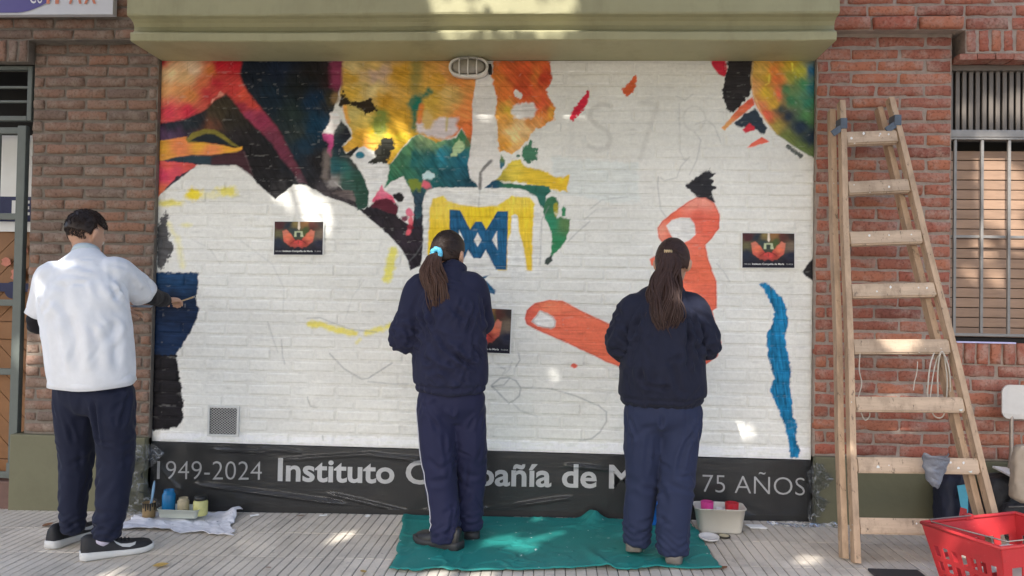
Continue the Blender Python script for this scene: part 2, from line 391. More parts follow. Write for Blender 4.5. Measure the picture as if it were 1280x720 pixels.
# beam
prof = [(0.25, 2.789), (-0.352, 2.789), (-0.360, 2.794), (-0.362, 2.832), (-0.356, 2.840), (-0.335, 2.846), (-0.322, 2.862), (-0.322, 2.885), (-0.335, 2.905), (-0.362, 2.918), (-0.385, 2.921), (-0.396, 2.924), (-0.400, 2.934), (-0.400, 3.95), (0.25, 3.95)]
mb = MB(); vs = []; n = len(prof); NX = 60
for i in range(NX+1):
    x = -2.0+4.0*i/NX
    for k, (y, z) in enumerate(prof): vs.append((x*(0.9995), y+0.002*math.sin(3*x+k)+0.0012*random.uniform(-1, 1), z+0.0025*math.sin(2.3*x+1)*(k < 13)+0.0008*random.uniform(-1, 1)))
fs = []
for i in range(NX):
    for k in range(n): k2 = (k+1) % n; fs.append((i*n+k, i*n+k2, (i+1)*n+k2, (i+1)*n+k))
fs += [tuple(range(n)), tuple(NX*n+k for k in range(n))[::-1]]
beam = mb.add(vs, fs).build('concrete_beam', OLIVE); tag(beam, 'olive green moulded concrete beam spanning above the mural', 'beam')

# ------------------------------------------------------------------ door on the left
WOOD = mat('varnished door wood', (0.25, 0.115, 0.045), 0.45, 0.25, 6, 0.2, 40, stretch=(1, 1, 1))
def clip_poly(P, a, b, c):      # keep a*x+b*z<=c
    out = []
    for i in range(len(P)):
        p = P[i]; q = P[(i+1) % len(P)]; dp = a*p[0]+b*p[1]-c; dq = a*q[0]+b*q[1]-c
        if dp <= 0: out.append(p)
        if dp*dq < 0: t = dp/(dp-dq); out.append((p[0]+(q[0]-p[0])*t, p[1]+(q[1]-p[1])*t))
    return out
dr = thing('wooden_door', 'varnished wooden door of diagonal planks behind the metal gate', 'door', (-3.25, 0.12, 0.16))
def dpanel(z0, z1, sgn):
    k = -12
    while k < 24:
        s = 0.7071; P = [(-0.40, z0), (0.44, z0), (0.44, z1), (-0.40, z1)]
        c0 = k*0.10; c1 = c0+0.096
        P = clip_poly(P, s*sgn, s, c1); P = clip_poly(P, -s*sgn, -s, -c0) if P else P
        if len(P) >= 3:
            n = len(P); yy = random.uniform(-.002, .002)
            vs = [(p[0], yy, p[1]) for p in P]+[(p[0], 0.02, p[1]) for p in P]
            fs = [tuple(range(n))[::-1]]+[(i, (i+1) % n, n+(i+1) % n, n+i) for i in range(n)]
            MB().add(vs, fs).build('plank', WOOD, dr)
        k += 1
dpanel(0.10, 0.86, 1); dpanel(0.98, 2.0, -1)
MB().box(-0.45, 0.47, 0.02, 0.05, 0.0, 2.08).build('backing', WOOD, dr)
MB().box(-0.45, 0.47, -0.012, 0.018, 0.865, 0.975, 0.004).build('rail', WOOD, dr)
MB().box(-0.45, 0.47, -0.012, 0.018, 2.005, 2.08, 0.004).build('rail', WOOD, dr)
MB().box(-0.45, 0.47, -0.012, 0.018, 0.0, 0.095, 0.004).build('rail', WOOD, dr)
hb = struct(MB().box(-3.85, -2.805, 0.40, 0.45, -0.1, 2.9).build('entrance_back_wall', DARK))
ds = MB().box(-3.8, -2.862, -0.05, 0.38, -0.15, 0.155, 0.008).build('doorstep', mat('worn red step', (0.13, 0.075, 0.06), 0.8, 0.3, 9, 0.3)); tag(ds, 'worn dark reddish doorstep below the metal gate', 'step')
gt = thing('metal_gate', 'grey green barred metal gate standing in front of the wooden door', 'gate', (-2.84, -0.02, 0.17))
def gbox(nm, a, b, c, d, y0=-.02, y1=.02, par=None): return MB().box(a, b, y0, y1, c, d, 0.004).build(nm, GMET, par or gt)
gbox('stile', -0.055, 0.0, 0.0, 2.20); gbox('stile', -0.86, -0.81, 0.0, 2.20)
for z in (0.02, 0.66, 1.09, 1.63, 2.17): gbox('rail', -0.80 if z != 2.17 else -0.80, -0.056, z-0.02, z+0.02, -.012, .012)
for i in range(5): gbox('bar', -0.175-0.135*i-0.018, -0.175-0.135*i, 0.0, 2.149, -.009, .009) if i != 99 else None
MB().box(-0.058, 0.012, -0.03, 0.02, 0.02, 0.10, 0.004).build('hinge', GMET, gt)
tr = thing('transom_grille', 'grey metal grille of horizontal bars over the gate', 'grille', (-2.81, -0.02, 2.40))
gbox('frame', -0.03, 0.0, 0.0, 0.345, par=tr); gbox('frame', -0.95, -0.031, 0.32, 0.345, par=tr); gbox('frame', -0.95, -0.031, 0.0, 0.03, par=tr)
for z in (0.115, 0.205): gbox('bar', -0.95, -0.031, z, z+0.016, -.01, .01, par=tr)
# notice on the door
PAPER = mat('white paper', (0.78, 0.78, 0.76), 0.7, 0.05, 10, 0.08, 40)
NAVYP = mat('navy print', (0.025, 0.03, 0.09), 0.6, 0.2, 40, 0.0)
REDP = mat('red print', (0.55, 0.20, 0.14), 0.6, 0.2, 20, 0.0)
nt_ = thing('door_notice', 'white notice with navy lettering strips hung on the wooden door', 'notice', (-2.99, 0.09, 1.34))
MB().box(-0.17, 0.16, 0, 0.006, 0, 0.62).build('sheet', PAPER, nt_)
MB().box(-0.17, 0.16, -0.003, -0.0005, 0.44, 0.60).build('header', NAVYP, nt_)
MB().box(-0.17, 0.16, -0.003, -0.0005, -0.01, 0.045).build('footer', NAVYP, nt_)
MB().lathe([(0.055, 0), (0.055, 0.002)], (0, 0, 0), 18).build('badge', NAVYP, nt_).rotation_euler = (math.pi/2, 0, 0)
nt_.children[-1].location = (0.03, -0.001, 0.375)
text_on_wall('O', 'lettering', PAPER, 0.008, 0.052, 0.35, 0.05, -0.005, nt_, 0.03)
text_on_wall('I', 'lettering', PAPER, -0.02, 0.005, 0.485, 0.09, -0.005, nt_, 0.03); text_on_wall('E', 'lettering', PAPER, 0.03, 0.10, 0.485, 0.09, -0.005, nt_, 0.03)
for (cx, cz, r) in ((0.06, 0.26, .03), (0.03, 0.10, .045), (-.05, .18, .03)):
    MB().add([(cx+r*(1+.3*math.sin(3*k))*math.cos(k*.523), -0.002, cz+r*math.sin(k*.523)) for k in range(12)], [tuple(range(12))]).build('picture', REDP, nt_)

# ------------------------------------------------------------------ hanging sign top left
sg = thing('wall_sign', 'white sign board with purple swoosh above the gate, cut by the photo edge', 'sign', (0, 0, 0))
sx = on_y(141, 18, -0.155)
MB().box(-3.7, sx[0], -0.155, -0.11, sx[2], 3.75, 0.004).build('board', mat('sign white', (0.62, 0.63, 0.66), 0.35, 0.05, 5, 0.03), sg)
PURP = mat('purple print', (0.10, 0.085, 0.27), 0.4, 0.08, 8, 0.0); ORG = mat('orange print', (0.62, 0.22, 0.13), 0.4, 0.1, 20, 0.0)
c0 = on_y(20, 17, -0.1585); c1 = on_y(65, 0, -0.1585)
P = [(-3.69, sx[2]+.012), (c0[0], sx[2]+.012)]+[(c0[0]+(c1[0]-c0[0])*t**.8*1.15, sx[2]+.012+(c1[2]-c0[2])*t**1.5*1.3) for t in np.linspace(0.1, 1, 12)]+[(c1[0]+.12, 3.4), (c1[0]+.05, 3.74), (-3.69, 3.74)]
MB().add([(p[0], -0.158, p[1]) for p in P], [tuple(range(len(P)))]).build('swoosh', PURP, sg, fix=False)
for ch_, x0_, x1_ in (('I', 58, 62), ('F', 69, 82), ('A', 86, 102), ('X', 105, 120)):
    a = on_y(x0_, 4, -0.159); b = on_y(x1_, 4, -0.159); text_on_wall(ch_, 'lettering', ORG, a[0], b[0], a[2], 0.13, -0.1592, sg, 0.02)
a = on_y(37, 4, -0.1595); text_on_wall('C', 'lettering', PAPER, a[0], a[0]+0.04, a[2], 0.09, -0.1594, sg, 0.0); text_on_wall('o', 'lettering', PAPER, a[0]+.048, a[0]+0.08, a[2], 0.09, -0.1594, sg, 0.0)

# ------------------------------------------------------------------ window on the right
BLIND = mat('brown shutter slat', (0.34, 0.22, 0.15), 0.55, 0.2, 8, 0.15, 50, stretch=(1, 1, 6), obrand=0.08)
GRL = mat('brown grey louvre', (0.16, 0.135, 0.115), 0.5, 0.12, 10, 0.1)
win = thing('window', 'barred window with wooden slat shutter and louvred vent right of the ladder', 'window', (2.775, 0.0, 1.13))
W_, H_ = 1.35, 1.63
MB().box(0.0, W_, 0.14, 0.17, 0, H_).build('backing', DARK, win)
z = 0.03; nsl = 0
while z < 1.13:
    m_ = MB().box(0.02, W_, 0.07, 0.082, z, z+0.0545, 0.004).build('shutter_slat', BLIND, win); m_.location = (0, random.uniform(-.002, .002), 0); z += 0.0585; nsl += 1
zT = on_y(1195, 163, 0.0)[2]-1.13; zB = on_y(1195, 173, 0.0)[2]-1.13
MB().box(-0.01, W_, -0.03, 0.10, zB, zT-0.002, 0.006).build('transom_rail', STEEL, win)
i = 0
while i*0.0385 < W_-0.03:
    MB().box(0.012+i*0.0385, 0.012+i*0.0385+0.024, 0.02, 0.032, zT+0.0, H_-0.03, 0.003).build('louvre', GRL, win); i += 1
MB().box(-0.01, W_, 0.0, 0.06, H_-0.03, H_+0.002, 0.003).build('head_frame', GRL, win)
MB().box(-0.012, 0.008, 0.0, 0.06, zT, H_-0.032, 0.003).build('side_frame', GRL, win)
bx0 = on_y(1193, 300, -0.015)[0]-2.775
for i in range(9):
    MB().box(bx0+i*0.153-0.008, bx0+i*0.153+0.008, -0.023, -0.007, 0.055, zB-0.012, 0.002).build('bar', STEEL, win)
zM = on_y(1230, 296, -0.0)[2]-1.13
MB().box(0.0, W_, -0.0065, 0.004, zM-0.008, zM+0.008, 0.002).build('cross_bar', STEEL, win)
MB().box(0.0, W_, -0.028, 0.002, 0.038, 0.054, 0.002).build('bottom_bar', STEEL, win)
MB().box(0.0, W_, -0.028, 0.002, zB-0.0115, zB-0.0005, 0.001).build('top_bar', STEEL, win)
MB().box(0.0, W_, -0.01, 0.139, -0.0, 0.026, 0.002).build('sill', DARK, win)
fl = MB().box(0.03, 0.36, -0.055, -0.012, 0.003, 0.012, 0.002).build('paper_sheet', mat('pale violet paper', (0.55, 0.52, 0.75), 0.6, 0.05, 10, 0.05)); fl.location = (2.775, 0.0, 1.125); tag(fl, 'folded pale violet paper lying on the brick window sill', 'paper')
# ------------------------------------------------------------------ the mural: paint as colours on the bricks' own vertices
KA = 1.22
WHITE = lin((214, 213, 207))*KA
class Paint:
    """flat paint laid on points (X,Y) of the mural sketch"""
    def __init__(s, X, Y, base):
        s.X = X; s.Y = Y; s.C = np.tile(np.asarray(base, float), (len(X), 1))
    def _sd(s, P, X, Y):
        P = np.asarray(P, float); d = np.full(len(X), 1e9); inside = np.zeros(len(X), bool)
        for i in range(len(P)):
            ax, ay = P[i]; bx, by = P[(i+1) % len(P)]; ex, ey = bx-ax, by-ay
            t = np.clip(((X-ax)*ex+(Y-ay)*ey)/(ex*ex+ey*ey+1e-9), 0, 1)
            d = np.minimum(d, (X-ax-t*ex)**2+(Y-ay-t*ey)**2)
            c = (ay > Y) != (by > Y)
            with np.errstate(divide='ignore', invalid='ignore'): xi = ax+(Y-ay)*ex/(ey if abs(ey) > 1e-9 else 1e-9)
            inside ^= c & (X < xi)
        return np.where(inside, -1, 1)*np.sqrt(d)
    def _lay(s, I, a, col): s.C[I] = s.C[I]*(1-a[:, None])+col*a[:, None]
    def poly(s, P, col=None, rough=1.0, soft=0.8, alpha=1.0, field=None, streak=0.10, sdir=0.0, seed=1, fine=1.0, warp=0.0, outline=None):
        P = np.asarray(P, float); m = 6+2*rough+2*soft
        I = np.nonzero((s.X > P[:, 0].min()-m) & (s.X < P[:, 0].max()+m) & (s.Y > P[:, 1].min()-m) & (s.Y < P[:, 1].max()+m))[0]
        if len(I) == 0: return
        X = s.X[I]; Y = s.Y[I]
        d = s._sd(P, X, Y)+rough*2.2*fbm(X/(5*fine), Y/(5*fine), seed, 3)
        a = np.clip(0.5-d/(2*soft), 0, 1)*alpha; a = a*a*(3-2*a) if soft > 2 else a
        if field is not None:
            num = 0; den = 0
            wx = X+warp*fbm(X/11, Y/11, seed+3, 3); wy = Y+warp*fbm(X/11, Y/11, seed+4, 3)
            for (fx, fy, c, *r) in field:
                k = r[0] if r else 1.0
                w = k/(((wx-fx)**2+(wy-fy)**2)+14.0)**1.6; num = num+w[:, None]*(lin(c)*KA)[None]; den = den+w
            c = num/den[:, None]
        else: c = np.tile(lin(col)*KA, (len(I), 1))
        ca, sa = math.cos(sdir), math.sin(sdir); u = X*ca+Y*sa; v = -X*sa+Y*ca
        st = 1+streak*2.4*(fbm(u/14, v/1.7, seed+7, 2)+0.6*fbm(X/9, Y/9, seed+8, 2))
        s._lay(I, a, np.clip(c*st[:, None], 0, 1))
        if outline is not None: s._lay(I, np.clip(1-np.abs(d+1.0)/1.2, 0, 1)*0.55*alpha, lin(outline)*KA)
    def stroke(s, P, w, col, alpha=1.0, soft=0.8, rough=0.5, seed=2, taper=False, streak=0.08):
        P = np.asarray(P, float); m = w+soft*2+4
        I = np.nonzero((s.X > P[:, 0].min()-m) & (s.X < P[:, 0].max()+m) & (s.Y > P[:, 1].min()-m) & (s.Y < P[:, 1].max()+m))[0]
        if len(I) == 0: return
        X = s.X[I]; Y = s.Y[I]; d = np.full(len(I), 1e9)
        for i in range(len(P)-1):
            ax, ay = P[i]; bx, by = P[i+1]; ex, ey = bx-ax, by-ay
            t = np.clip(((X-ax)*ex+(Y-ay)*ey)/(ex*ex+ey*ey+1e-9), 0, 1); d = np.minimum(d, np.hypot(X-ax-t*ex, Y-ay-t*ey))
        d = d-w/2+rough*2*fbm(X/5, Y/5, seed, 3)
        a = np.clip(0.5-d/(2*soft), 0, 1)*alpha*(1+streak*2*fbm(X/6, Y/2, seed+3, 2)); a = np.clip(a, 0, 1)
        s._lay(I, a, np.tile(lin(col)*KA, (len(I), 1)))
    def blob(s, x, y, rx, ry, col, alpha=0.9, soft=0.6, rough=0.25, seed=3):
        I = np.nonzero((np.abs(s.X-x) < rx*2.2) & (np.abs(s.Y-y) < ry*2.2))[0]
        if len(I) == 0: return
        X = s.X[I]; Y = s.Y[I]; d = np.hypot((X-x)/rx, (Y-y)/ry)+rough*2*fbm(X/5, Y/5, seed, 3)
        a = np.clip((1+soft/2-d)/soft, 0, 1)*alpha; a = a*a*(3-2*a) if soft > .5 else a
        s._lay(I, a, np.tile(lin(col)*KA, (len(I), 1)))

def paint_mural(X, Y):
    p = Paint(X, Y, WHITE)
    # whitewash: greyer patches, old paint ghosts
    w = fbm(X/60, Y/40, 3, 4)*0.10+fbm(X/9, Y/3, 4, 3)*0.05
    p.C *= (1+w)[:, None]
    p.poly([(690, 195), (798, 203), (800, 252), (770, 256), (690, 240)], (200, 207, 205), 2, 3, 0.55, seed=31)
    p.poly([(200, 540), (1015, 560), (1015, 578), (195, 553)], (232, 233, 230), 1, 2, 0.8, seed=32)
    # old numerals showing through
    gh = (176, 174, 168)
    S_ = [(764, 133), (752, 130), (740, 136), (737, 147), (746, 156), (758, 163), (764, 174), (758, 185), (746, 188), (736, 182)]
    p.stroke(S_, 6, gh, 0.42, 1.5)
    p.stroke([(715, 130), (714, 190)], 8, (196, 196, 192), 0.3, 2); p.stroke([(715, 190), (730, 192)], 7, (196, 196, 192), 0.3, 2)
    p.stroke([(800, 128), (822, 131), (812, 160), (800, 200)], 6, gh, 0.32, 1.8)
    th = [(868 + 14*math.cos(a), 148+15*math.sin(a)) for a in np.linspace(0, 6.3, 18)]; p.stroke(th, 2.0, gh, 0.35, 1.2)
    # dark back of the picture
    p.poly([(200, 70), (430, 70), (425, 110), (416, 140), (412, 155), (408, 165), (418, 170), (418, 228), (432, 240), (443, 238), (447, 258), (455, 262), (462, 256), (480, 262), (496, 256), (498, 272), (512, 282), (518, 262), (517, 245), (528, 240), (530, 244), (528, 255), (530, 276), (530, 299), (526, 332), (513, 338), (510, 326), (501, 310), (486, 294), (469, 279), (448, 261), (430, 253), (406, 245), (395, 238), (382, 231), (367, 231), (344, 249), (320, 228), (310, 215), (295, 206), (246, 206), (240, 211), (196, 246), (196, 70)],
           rough=0.5, soft=0.7, field=[(320, 90, (22, 30, 42)), (345, 88, (24, 34, 52)), (340, 120, (22, 38, 52)), (390, 95, (30, 28, 28)), (372, 110, (24, 28, 30)), (395, 125, (20, 46, 70), 1.3), (392, 155, (18, 52, 74), 1.3), (380, 180, (24, 46, 62)), (408, 125, (52, 48, 36)), (410, 100, (44, 30, 30)), (365, 140, (34, 46, 44)), (372, 165, (44, 52, 50)), (300, 190, (30, 28, 30), 2), (330, 200, (28, 26, 28), 2), (350, 235, (28, 27, 29), 2), (275, 140, (62, 54, 40)), (290, 155, (48, 44, 38)), (240, 152, (34, 42, 48)), (212, 157, (34, 40, 50)), (204, 167, (92, 68, 98), .8), (225, 165, (62, 46, 66), .6), (262, 160, (105, 66, 50), .4), (290, 172, (44, 40, 42)), (400, 200, (32, 30, 32)), (420, 235, (66, 60, 62), .5), (480, 285, (40, 35, 40)), (510, 300, (46, 38, 46), 1.5), (495, 275, (38, 32, 36)), (523, 320, (40, 34, 40)), (524, 255, (40, 55, 68))], warp=9, streak=0.22, sdir=1.1, seed=5)
    # red hand, left
    p.poly([(196, 70), (304, 70), (300, 92), (303, 104), (316, 124), (332, 142), (347, 160), (358, 180), (368, 200), (378, 218), (385, 230), (374, 228), (366, 215), (350, 196), (340, 180), (326, 165), (312, 152), (301, 139), (292, 126), (283, 117), (266, 127), (255, 138), (240, 145), (225, 150), (196, 155)], rough=0.6, soft=2.2,
           field=[(212, 92, (226, 192, 146), 2), (232, 95, (208, 168, 118), 2), (240, 84, (218, 190, 160), 1.5), (205, 110, (225, 165, 110)), (222, 112, (214, 150, 95)), (238, 118, (206, 130, 70)), (262, 90, (196, 118, 58), .7), (252, 105, (205, 110, 72)), (203, 78, (200, 60, 70), .5), (275, 82, (180, 28, 46), 1.6), (292, 80, (178, 34, 48), 1.6), (270, 103, (182, 46, 56), 1.3), (258, 118, (190, 58, 62)), (212, 138, (208, 66, 84), 1.3), (235, 138, (196, 50, 70), 1.3), (292, 112, (196, 64, 62)), (303, 120, (216, 88, 66), 1.2), (314, 130, (206, 78, 66)), (300, 132, (150, 48, 66)), (312, 144, (150, 60, 88)), (328, 152, (138, 52, 78)), (338, 172, (112, 54, 72)), (352, 192, (104, 48, 66)), (366, 208, (96, 50, 62)), (378, 224, (78, 56, 64))], warp=5, streak=0.12, sdir=-0.6, seed=6)
    p.poly([(265, 124), (276, 114), (281, 117), (270, 124), (264, 128)], (228, 160, 140), 1.2, 0.8, 0.7, seed=7)
    # finger and slit
    p.poly([(196, 176), (233, 171), (235, 178), (255, 177), (275, 181), (294, 185), (303, 183), (303, 187), (296, 191), (280, 192), (262, 194), (240, 194), (225, 197), (207, 200), (196, 202)], rough=0.4, soft=0.8, field=[(202, 186, (216, 160, 62)), (250, 179, (220, 164, 60)), (290, 187, (222, 160, 56)), (226, 184, (218, 128, 82), 1.3), (262, 189, (222, 134, 84), 1.3), (205, 198, (212, 150, 70))], seed=8, warp=4)
    p.poly([(232, 174), (240, 166), (255, 161), (268, 162), (280, 169), (290, 177), (300, 184), (288, 182), (270, 178), (255, 177), (235, 178)], (128, 118, 52), 0.4, 0.8, seed=9)
    p.poly([(238, 176), (246, 171), (258, 167), (269, 168), (279, 174), (290, 182), (270, 180), (250, 177)], (34, 40, 46), 0.4, 0.9, seed=10)
    p.poly([(207, 200), (222, 196), (242, 193.5), (262, 195), (287, 192), (287, 207), (262, 206), (245, 204), (225, 202)], (42, 58, 68), 0.4, 0.9, seed=11)
    p.poly([(264, 196), (303, 188), (306, 190), (316, 221), (305, 213), (295, 206), (264, 206)], (66, 40, 46), 0.4, 1.6, seed=12)
    p.stroke([(305, 190), (316, 220)], 1.2, (100, 80, 84), 0.6)
    p.poly([(196, 201), (225, 203), (247, 206), (240, 211), (222, 220), (210, 232), (196, 248)], rough=0.8, soft=0.8, field=[(210, 206, (212, 92, 84)), (235, 206, (206, 86, 78)), (204, 220, (202, 66, 96), 1.3), (218, 214, (204, 76, 90)), (203, 240, (210, 108, 74), 1.5)], seed=13)
    # white of the hand stays; yellow smudges
    p.blob(243, 243, 11, 8, (222, 200, 44), 0.9, 0.7); p.blob(284, 239, 14, 6.5, (218, 206, 92), 0.8, 0.8); p.blob(213, 254, 16, 4.5, (214, 202, 88), 0.75, 0.9); p.blob(263, 244, 16, 5, (224, 216, 140), 0.45, 1)
    p.stroke([(210, 280), (222, 300), (228, 332)], 6, (222, 212, 120), 0.45, 3, 1.5); p.blob(232, 281, 8, 3, (222, 214, 120), 0.5, 1)
    p.poly([(207, 262), (210, 268), (208, 280), (212, 292), (210, 300), (216, 303), (216, 312), (210, 325), (206, 333), (196, 336), (194, 285), (203, 272)], (62, 62, 66), 2.0, 1.0, 0.95, seed=14, sdir=0.2, fine=.6, streak=.25)
    p.poly([(192, 340), (248, 341), (247, 364), (245, 370), (246, 382), (249, 386), (247, 395), (241, 410), (230, 428), (222, 440), (220, 447), (188, 447)], (22, 44, 74), 0.9, 0.7, seed=15, sdir=0.1, fine=.7, field=[(220, 348, (26, 58, 92)), (215, 378, (14, 26, 46)), (215, 420, (22, 42, 72)), (235, 400, (18, 34, 60))], warp=6, streak=.2)
    p.poly([(188, 443), (221, 444), (224, 470), (229, 500), (228, 525), (224, 532), (210, 537), (188, 538)], (27, 25, 29), 1.3, 0.7, seed=16, fine=.7, streak=.2)
    # yellow ground behind the flame
    p.poly([(427, 70), (596, 70), (598, 95), (592, 125), (590, 150), (591, 170), (589, 182), (583, 172), (577, 160), (570, 170), (545, 180), (525, 168), (515, 172), (500, 188), (487, 206), (480, 200), (470, 190), (455, 183), (432, 191), (427, 185), (440, 172), (439, 164), (432, 150), (430, 140), (425, 118)], rough=0.8, soft=1.0,
           field=[(500, 95, (192, 146, 48), 1.5), (480, 128, (190, 142, 44), 1.5), (500, 150, (196, 150, 48), 1.5), (440, 81, (206, 186, 128)), (465, 82, (202, 172, 102)), (468, 112, (208, 188, 128)), (455, 108, (202, 176, 110)), (465, 95, (184, 156, 138)), (478, 92, (186, 158, 134)), (440, 95, (188, 148, 56)), (440, 118, (200, 162, 62)), (560, 88, (206, 148, 86)), (575, 100, (206, 134, 68)), (586, 140, (220, 132, 72), 1.4), (585, 160, (214, 112, 62)), (562, 118, (200, 168, 100)), (548, 100, (198, 150, 60)), (540, 125, (196, 160, 66)), (470, 162, (226, 188, 48), 1.2), (500, 172, (228, 186, 56)), (445, 140, (198, 180, 108)), (455, 150, (208, 184, 96)), (450, 175, (222, 172, 60)), (458, 182, (222, 150, 72))], warp=9, streak=0.16, sdir=0.4, seed=18)
    p.stroke([(521, 80), (519, 110)], 15, (120, 122, 70), 0.75, 5, 2, seed=19); p.stroke([(536, 114), (524, 124), (519, 134), (517, 160)], 8, (34, 106, 86), 0.92, 3, 2, seed=20); p.blob(519, 128, 9, 10, (30, 110, 92), .8, .8)
    p.blob(475, 152, 11, 15, (112, 132, 62), 0.8, 0.8); p.blob(474, 172, 9, 12, (128, 140, 66), 0.6, 0.9)
    p.poly([(520, 164), (521, 152), (526, 146), (534, 138), (540, 150), (555, 147), (571, 146), (573, 163), (562, 172), (545, 173), (530, 168)], (208, 198, 200), 1.6, 2.0, 0.95, seed=21)
    p.blob(534, 148, 8, 13, (206, 172, 90), 0.8, 0.7); p.stroke([(527, 132), (524, 152)], 6, (218, 128, 58), 0.9, 1.5); p.stroke([(559, 148), (558, 163)], 3, (184, 166, 80), 0.7, 1.2)
    p.poly([(424, 131), (426, 120), (429, 113), (431, 121), (436, 126), (450, 127), (464, 123), (468, 131), (472, 138), (462, 141), (456, 145), (453, 138), (440, 131), (432, 132), (428, 134)], (48, 40, 30), 1.6, 0.8, seed=22, fine=.6)
    p.poly([(412, 142), (422, 140), (425, 150), (427, 158), (420, 167), (402, 168), (412, 156)], (222, 216, 212), 1.6, 1.0, seed=23)
    p.poly([(412, 70), (428, 70), (429, 95), (427, 110), (421, 116), (413, 108)], (132, 56, 84), 1.2, 3.5, 0.85, seed=24); p.blob(419, 122, 6, 8, (140, 112, 74), .7, .8); p.stroke([(431, 134), (435, 152)], 5, (226, 160, 72), 0.8, 1.5)
    # dark profile in the middle
    p.poly([(417, 166), (421, 158), (426, 150), (434, 158), (440, 170), (428, 183), (433, 192), (447, 183), (450, 187), (437, 197), (444, 205), (449, 213), (457, 225), (461, 240), (461, 258), (447, 263), (441, 240), (430, 237), (414, 224), (412, 205), (415, 180)], rough=0.8, soft=0.9,
           field=[(432, 168, (34, 36, 44), 1.5), (424, 160, (66, 72, 70), .5), (425, 185, (34, 44, 54)), (440, 190, (36, 34, 34)), (420, 210, (38, 86, 92)), (430, 208, (44, 96, 92)), (436, 222, (48, 90, 80)), (440, 205, (64, 60, 56), .6), (448, 225, (46, 78, 66), 1.3), (455, 248, (44, 74, 62), 1.3), (418, 226, (128, 122, 118), .7), (430, 232, (60, 86, 78))], warp=5, streak=.2, seed=25)
    p.poly([(402, 166), (417, 168), (416, 185), (413, 196), (409, 191), (410, 180), (404, 172)], (178, 72, 122), 1.0, 1.2, seed=26); p.stroke([(409, 192), (407, 222)], 9, (124, 114, 108), 0.75, 3, 1.5); p.blob(416, 229, 9, 6, (156, 150, 146), 0.7, 0.9)
    p.poly([(421, 238), (441, 238), (444, 252), (430, 247), (416, 242)], (100, 90, 88), 1.0, 0.9, seed=27, streak=.3)
    p.poly([(441, 192), (448, 185), (458, 185), (466, 193), (468, 200), (484, 206), (487, 210), (483, 226), (477, 232), (470, 239), (465, 250), (464, 257), (461, 258), (461, 240), (457, 224), (452, 211), (444, 201)], (214, 213, 210), 0.9, 0.8, seed=28)
    p.blob(450, 194, 6, 4.6, (48, 114, 134), 1, .3, .1)
    p.poly([(478, 174), (490, 172), (494, 182), (488, 192), (483, 203), (468, 205), (461, 203), (470, 196), (469, 189)], (48, 48, 42), 1.5, 0.9, seed=29, fine=.7)
    # teal foliage
    p.poly([(487, 206), (500, 190), (515, 172), (525, 168), (545, 178), (570, 172), (577, 162), (585, 175), (590, 182), (589, 200), (585, 210), (588, 222), (599, 233), (599, 235), (540, 235), (533, 239), (528, 255), (530, 264), (520, 276), (517, 250), (512, 238), (504, 221), (489, 228), (481, 234), (485, 222)], rough=0.9, soft=0.9,
           field=[(495, 208, (64, 112, 82), 1.3), (488, 225, (44, 104, 76)), (510, 190, (78, 122, 84)), (530, 173, (150, 172, 122)), (545, 182, (110, 150, 104)), (520, 195, (34, 96, 96)), (540, 200, (26, 84, 92), 1.3), (552, 194, (40, 128, 150), .9), (560, 218, (28, 76, 88), 1.4), (535, 218, (40, 98, 90)), (580, 205, (34, 100, 120)), (574, 175, (70, 124, 84)), (588, 225, (26, 62, 76)), (545, 230, (34, 90, 92)), (510, 215, (52, 104, 82)), (522, 252, (42, 62, 76), 1.4)], warp=10, streak=.22, sdir=0.9, seed=30)
    p.poly([(565, 188), (574, 172), (580, 182), (576, 192), (564, 194)], (178, 200, 152), 2.0, 1.2, .9, seed=33); p.blob(585, 178, 5, 8, (96, 92, 56), .6, .8)
    p.blob(519, 231, 10, 7, (118, 132, 50), .95, .5, .4); p.blob(536, 220, 7.5, 6, (190, 214, 216), .95, .35, .4); p.blob(533, 231, 6, 6, (212, 98, 112), .95, .4, .3)
    p.poly([(489, 227), (503, 221), (511, 233), (517, 247), (517, 262), (518, 275), (513, 281), (501, 273), (496, 268), (494, 258), (486, 250), (482, 244)], (212, 211, 208), 0.9, 0.8, seed=34)
    p.poly([(490, 243), (500, 240), (506, 246), (503, 252), (496, 252), (491, 247)], (34, 32, 34), 0.7, 0.7, seed=35)
    p.poly([(477, 231), (482, 239), (490, 245), (495, 254), (480, 251), (465, 253), (470, 243), (474, 238)], (216, 106, 132), 0.7, 0.7, seed=36, field=[(478, 238, (224, 124, 148)), (490, 249, (206, 86, 112)), (468, 250, (210, 90, 116))])
    p.poly([(464, 257), (470, 251), (482, 247), (492, 253), (498, 259), (495, 268), (482, 264), (468, 260)], (84, 34, 46), 0.9, 0.9, seed=37)
    p.blob(512, 266, 5, 5, (218, 108, 132), .95, .4, .35); p.stroke([(514, 272), (513, 281), (510, 292)], 5, (216, 92, 104), .95, 1, 1.2, seed=38); p.blob(506, 273, 4.5, 4, (110, 40, 62), .95, .4, .3); p.blob(513, 284, 4, 3, (130, 34, 50), .9, .4)
    # candle: yellow body, letters
    p.poly([(528, 346), (529, 300), (528, 256), (532, 241), (545, 235), (640, 234), (662, 238), (672, 250), (677, 270), (678, 346)], (214, 213, 208), 0.6, 0.8, seed=39)
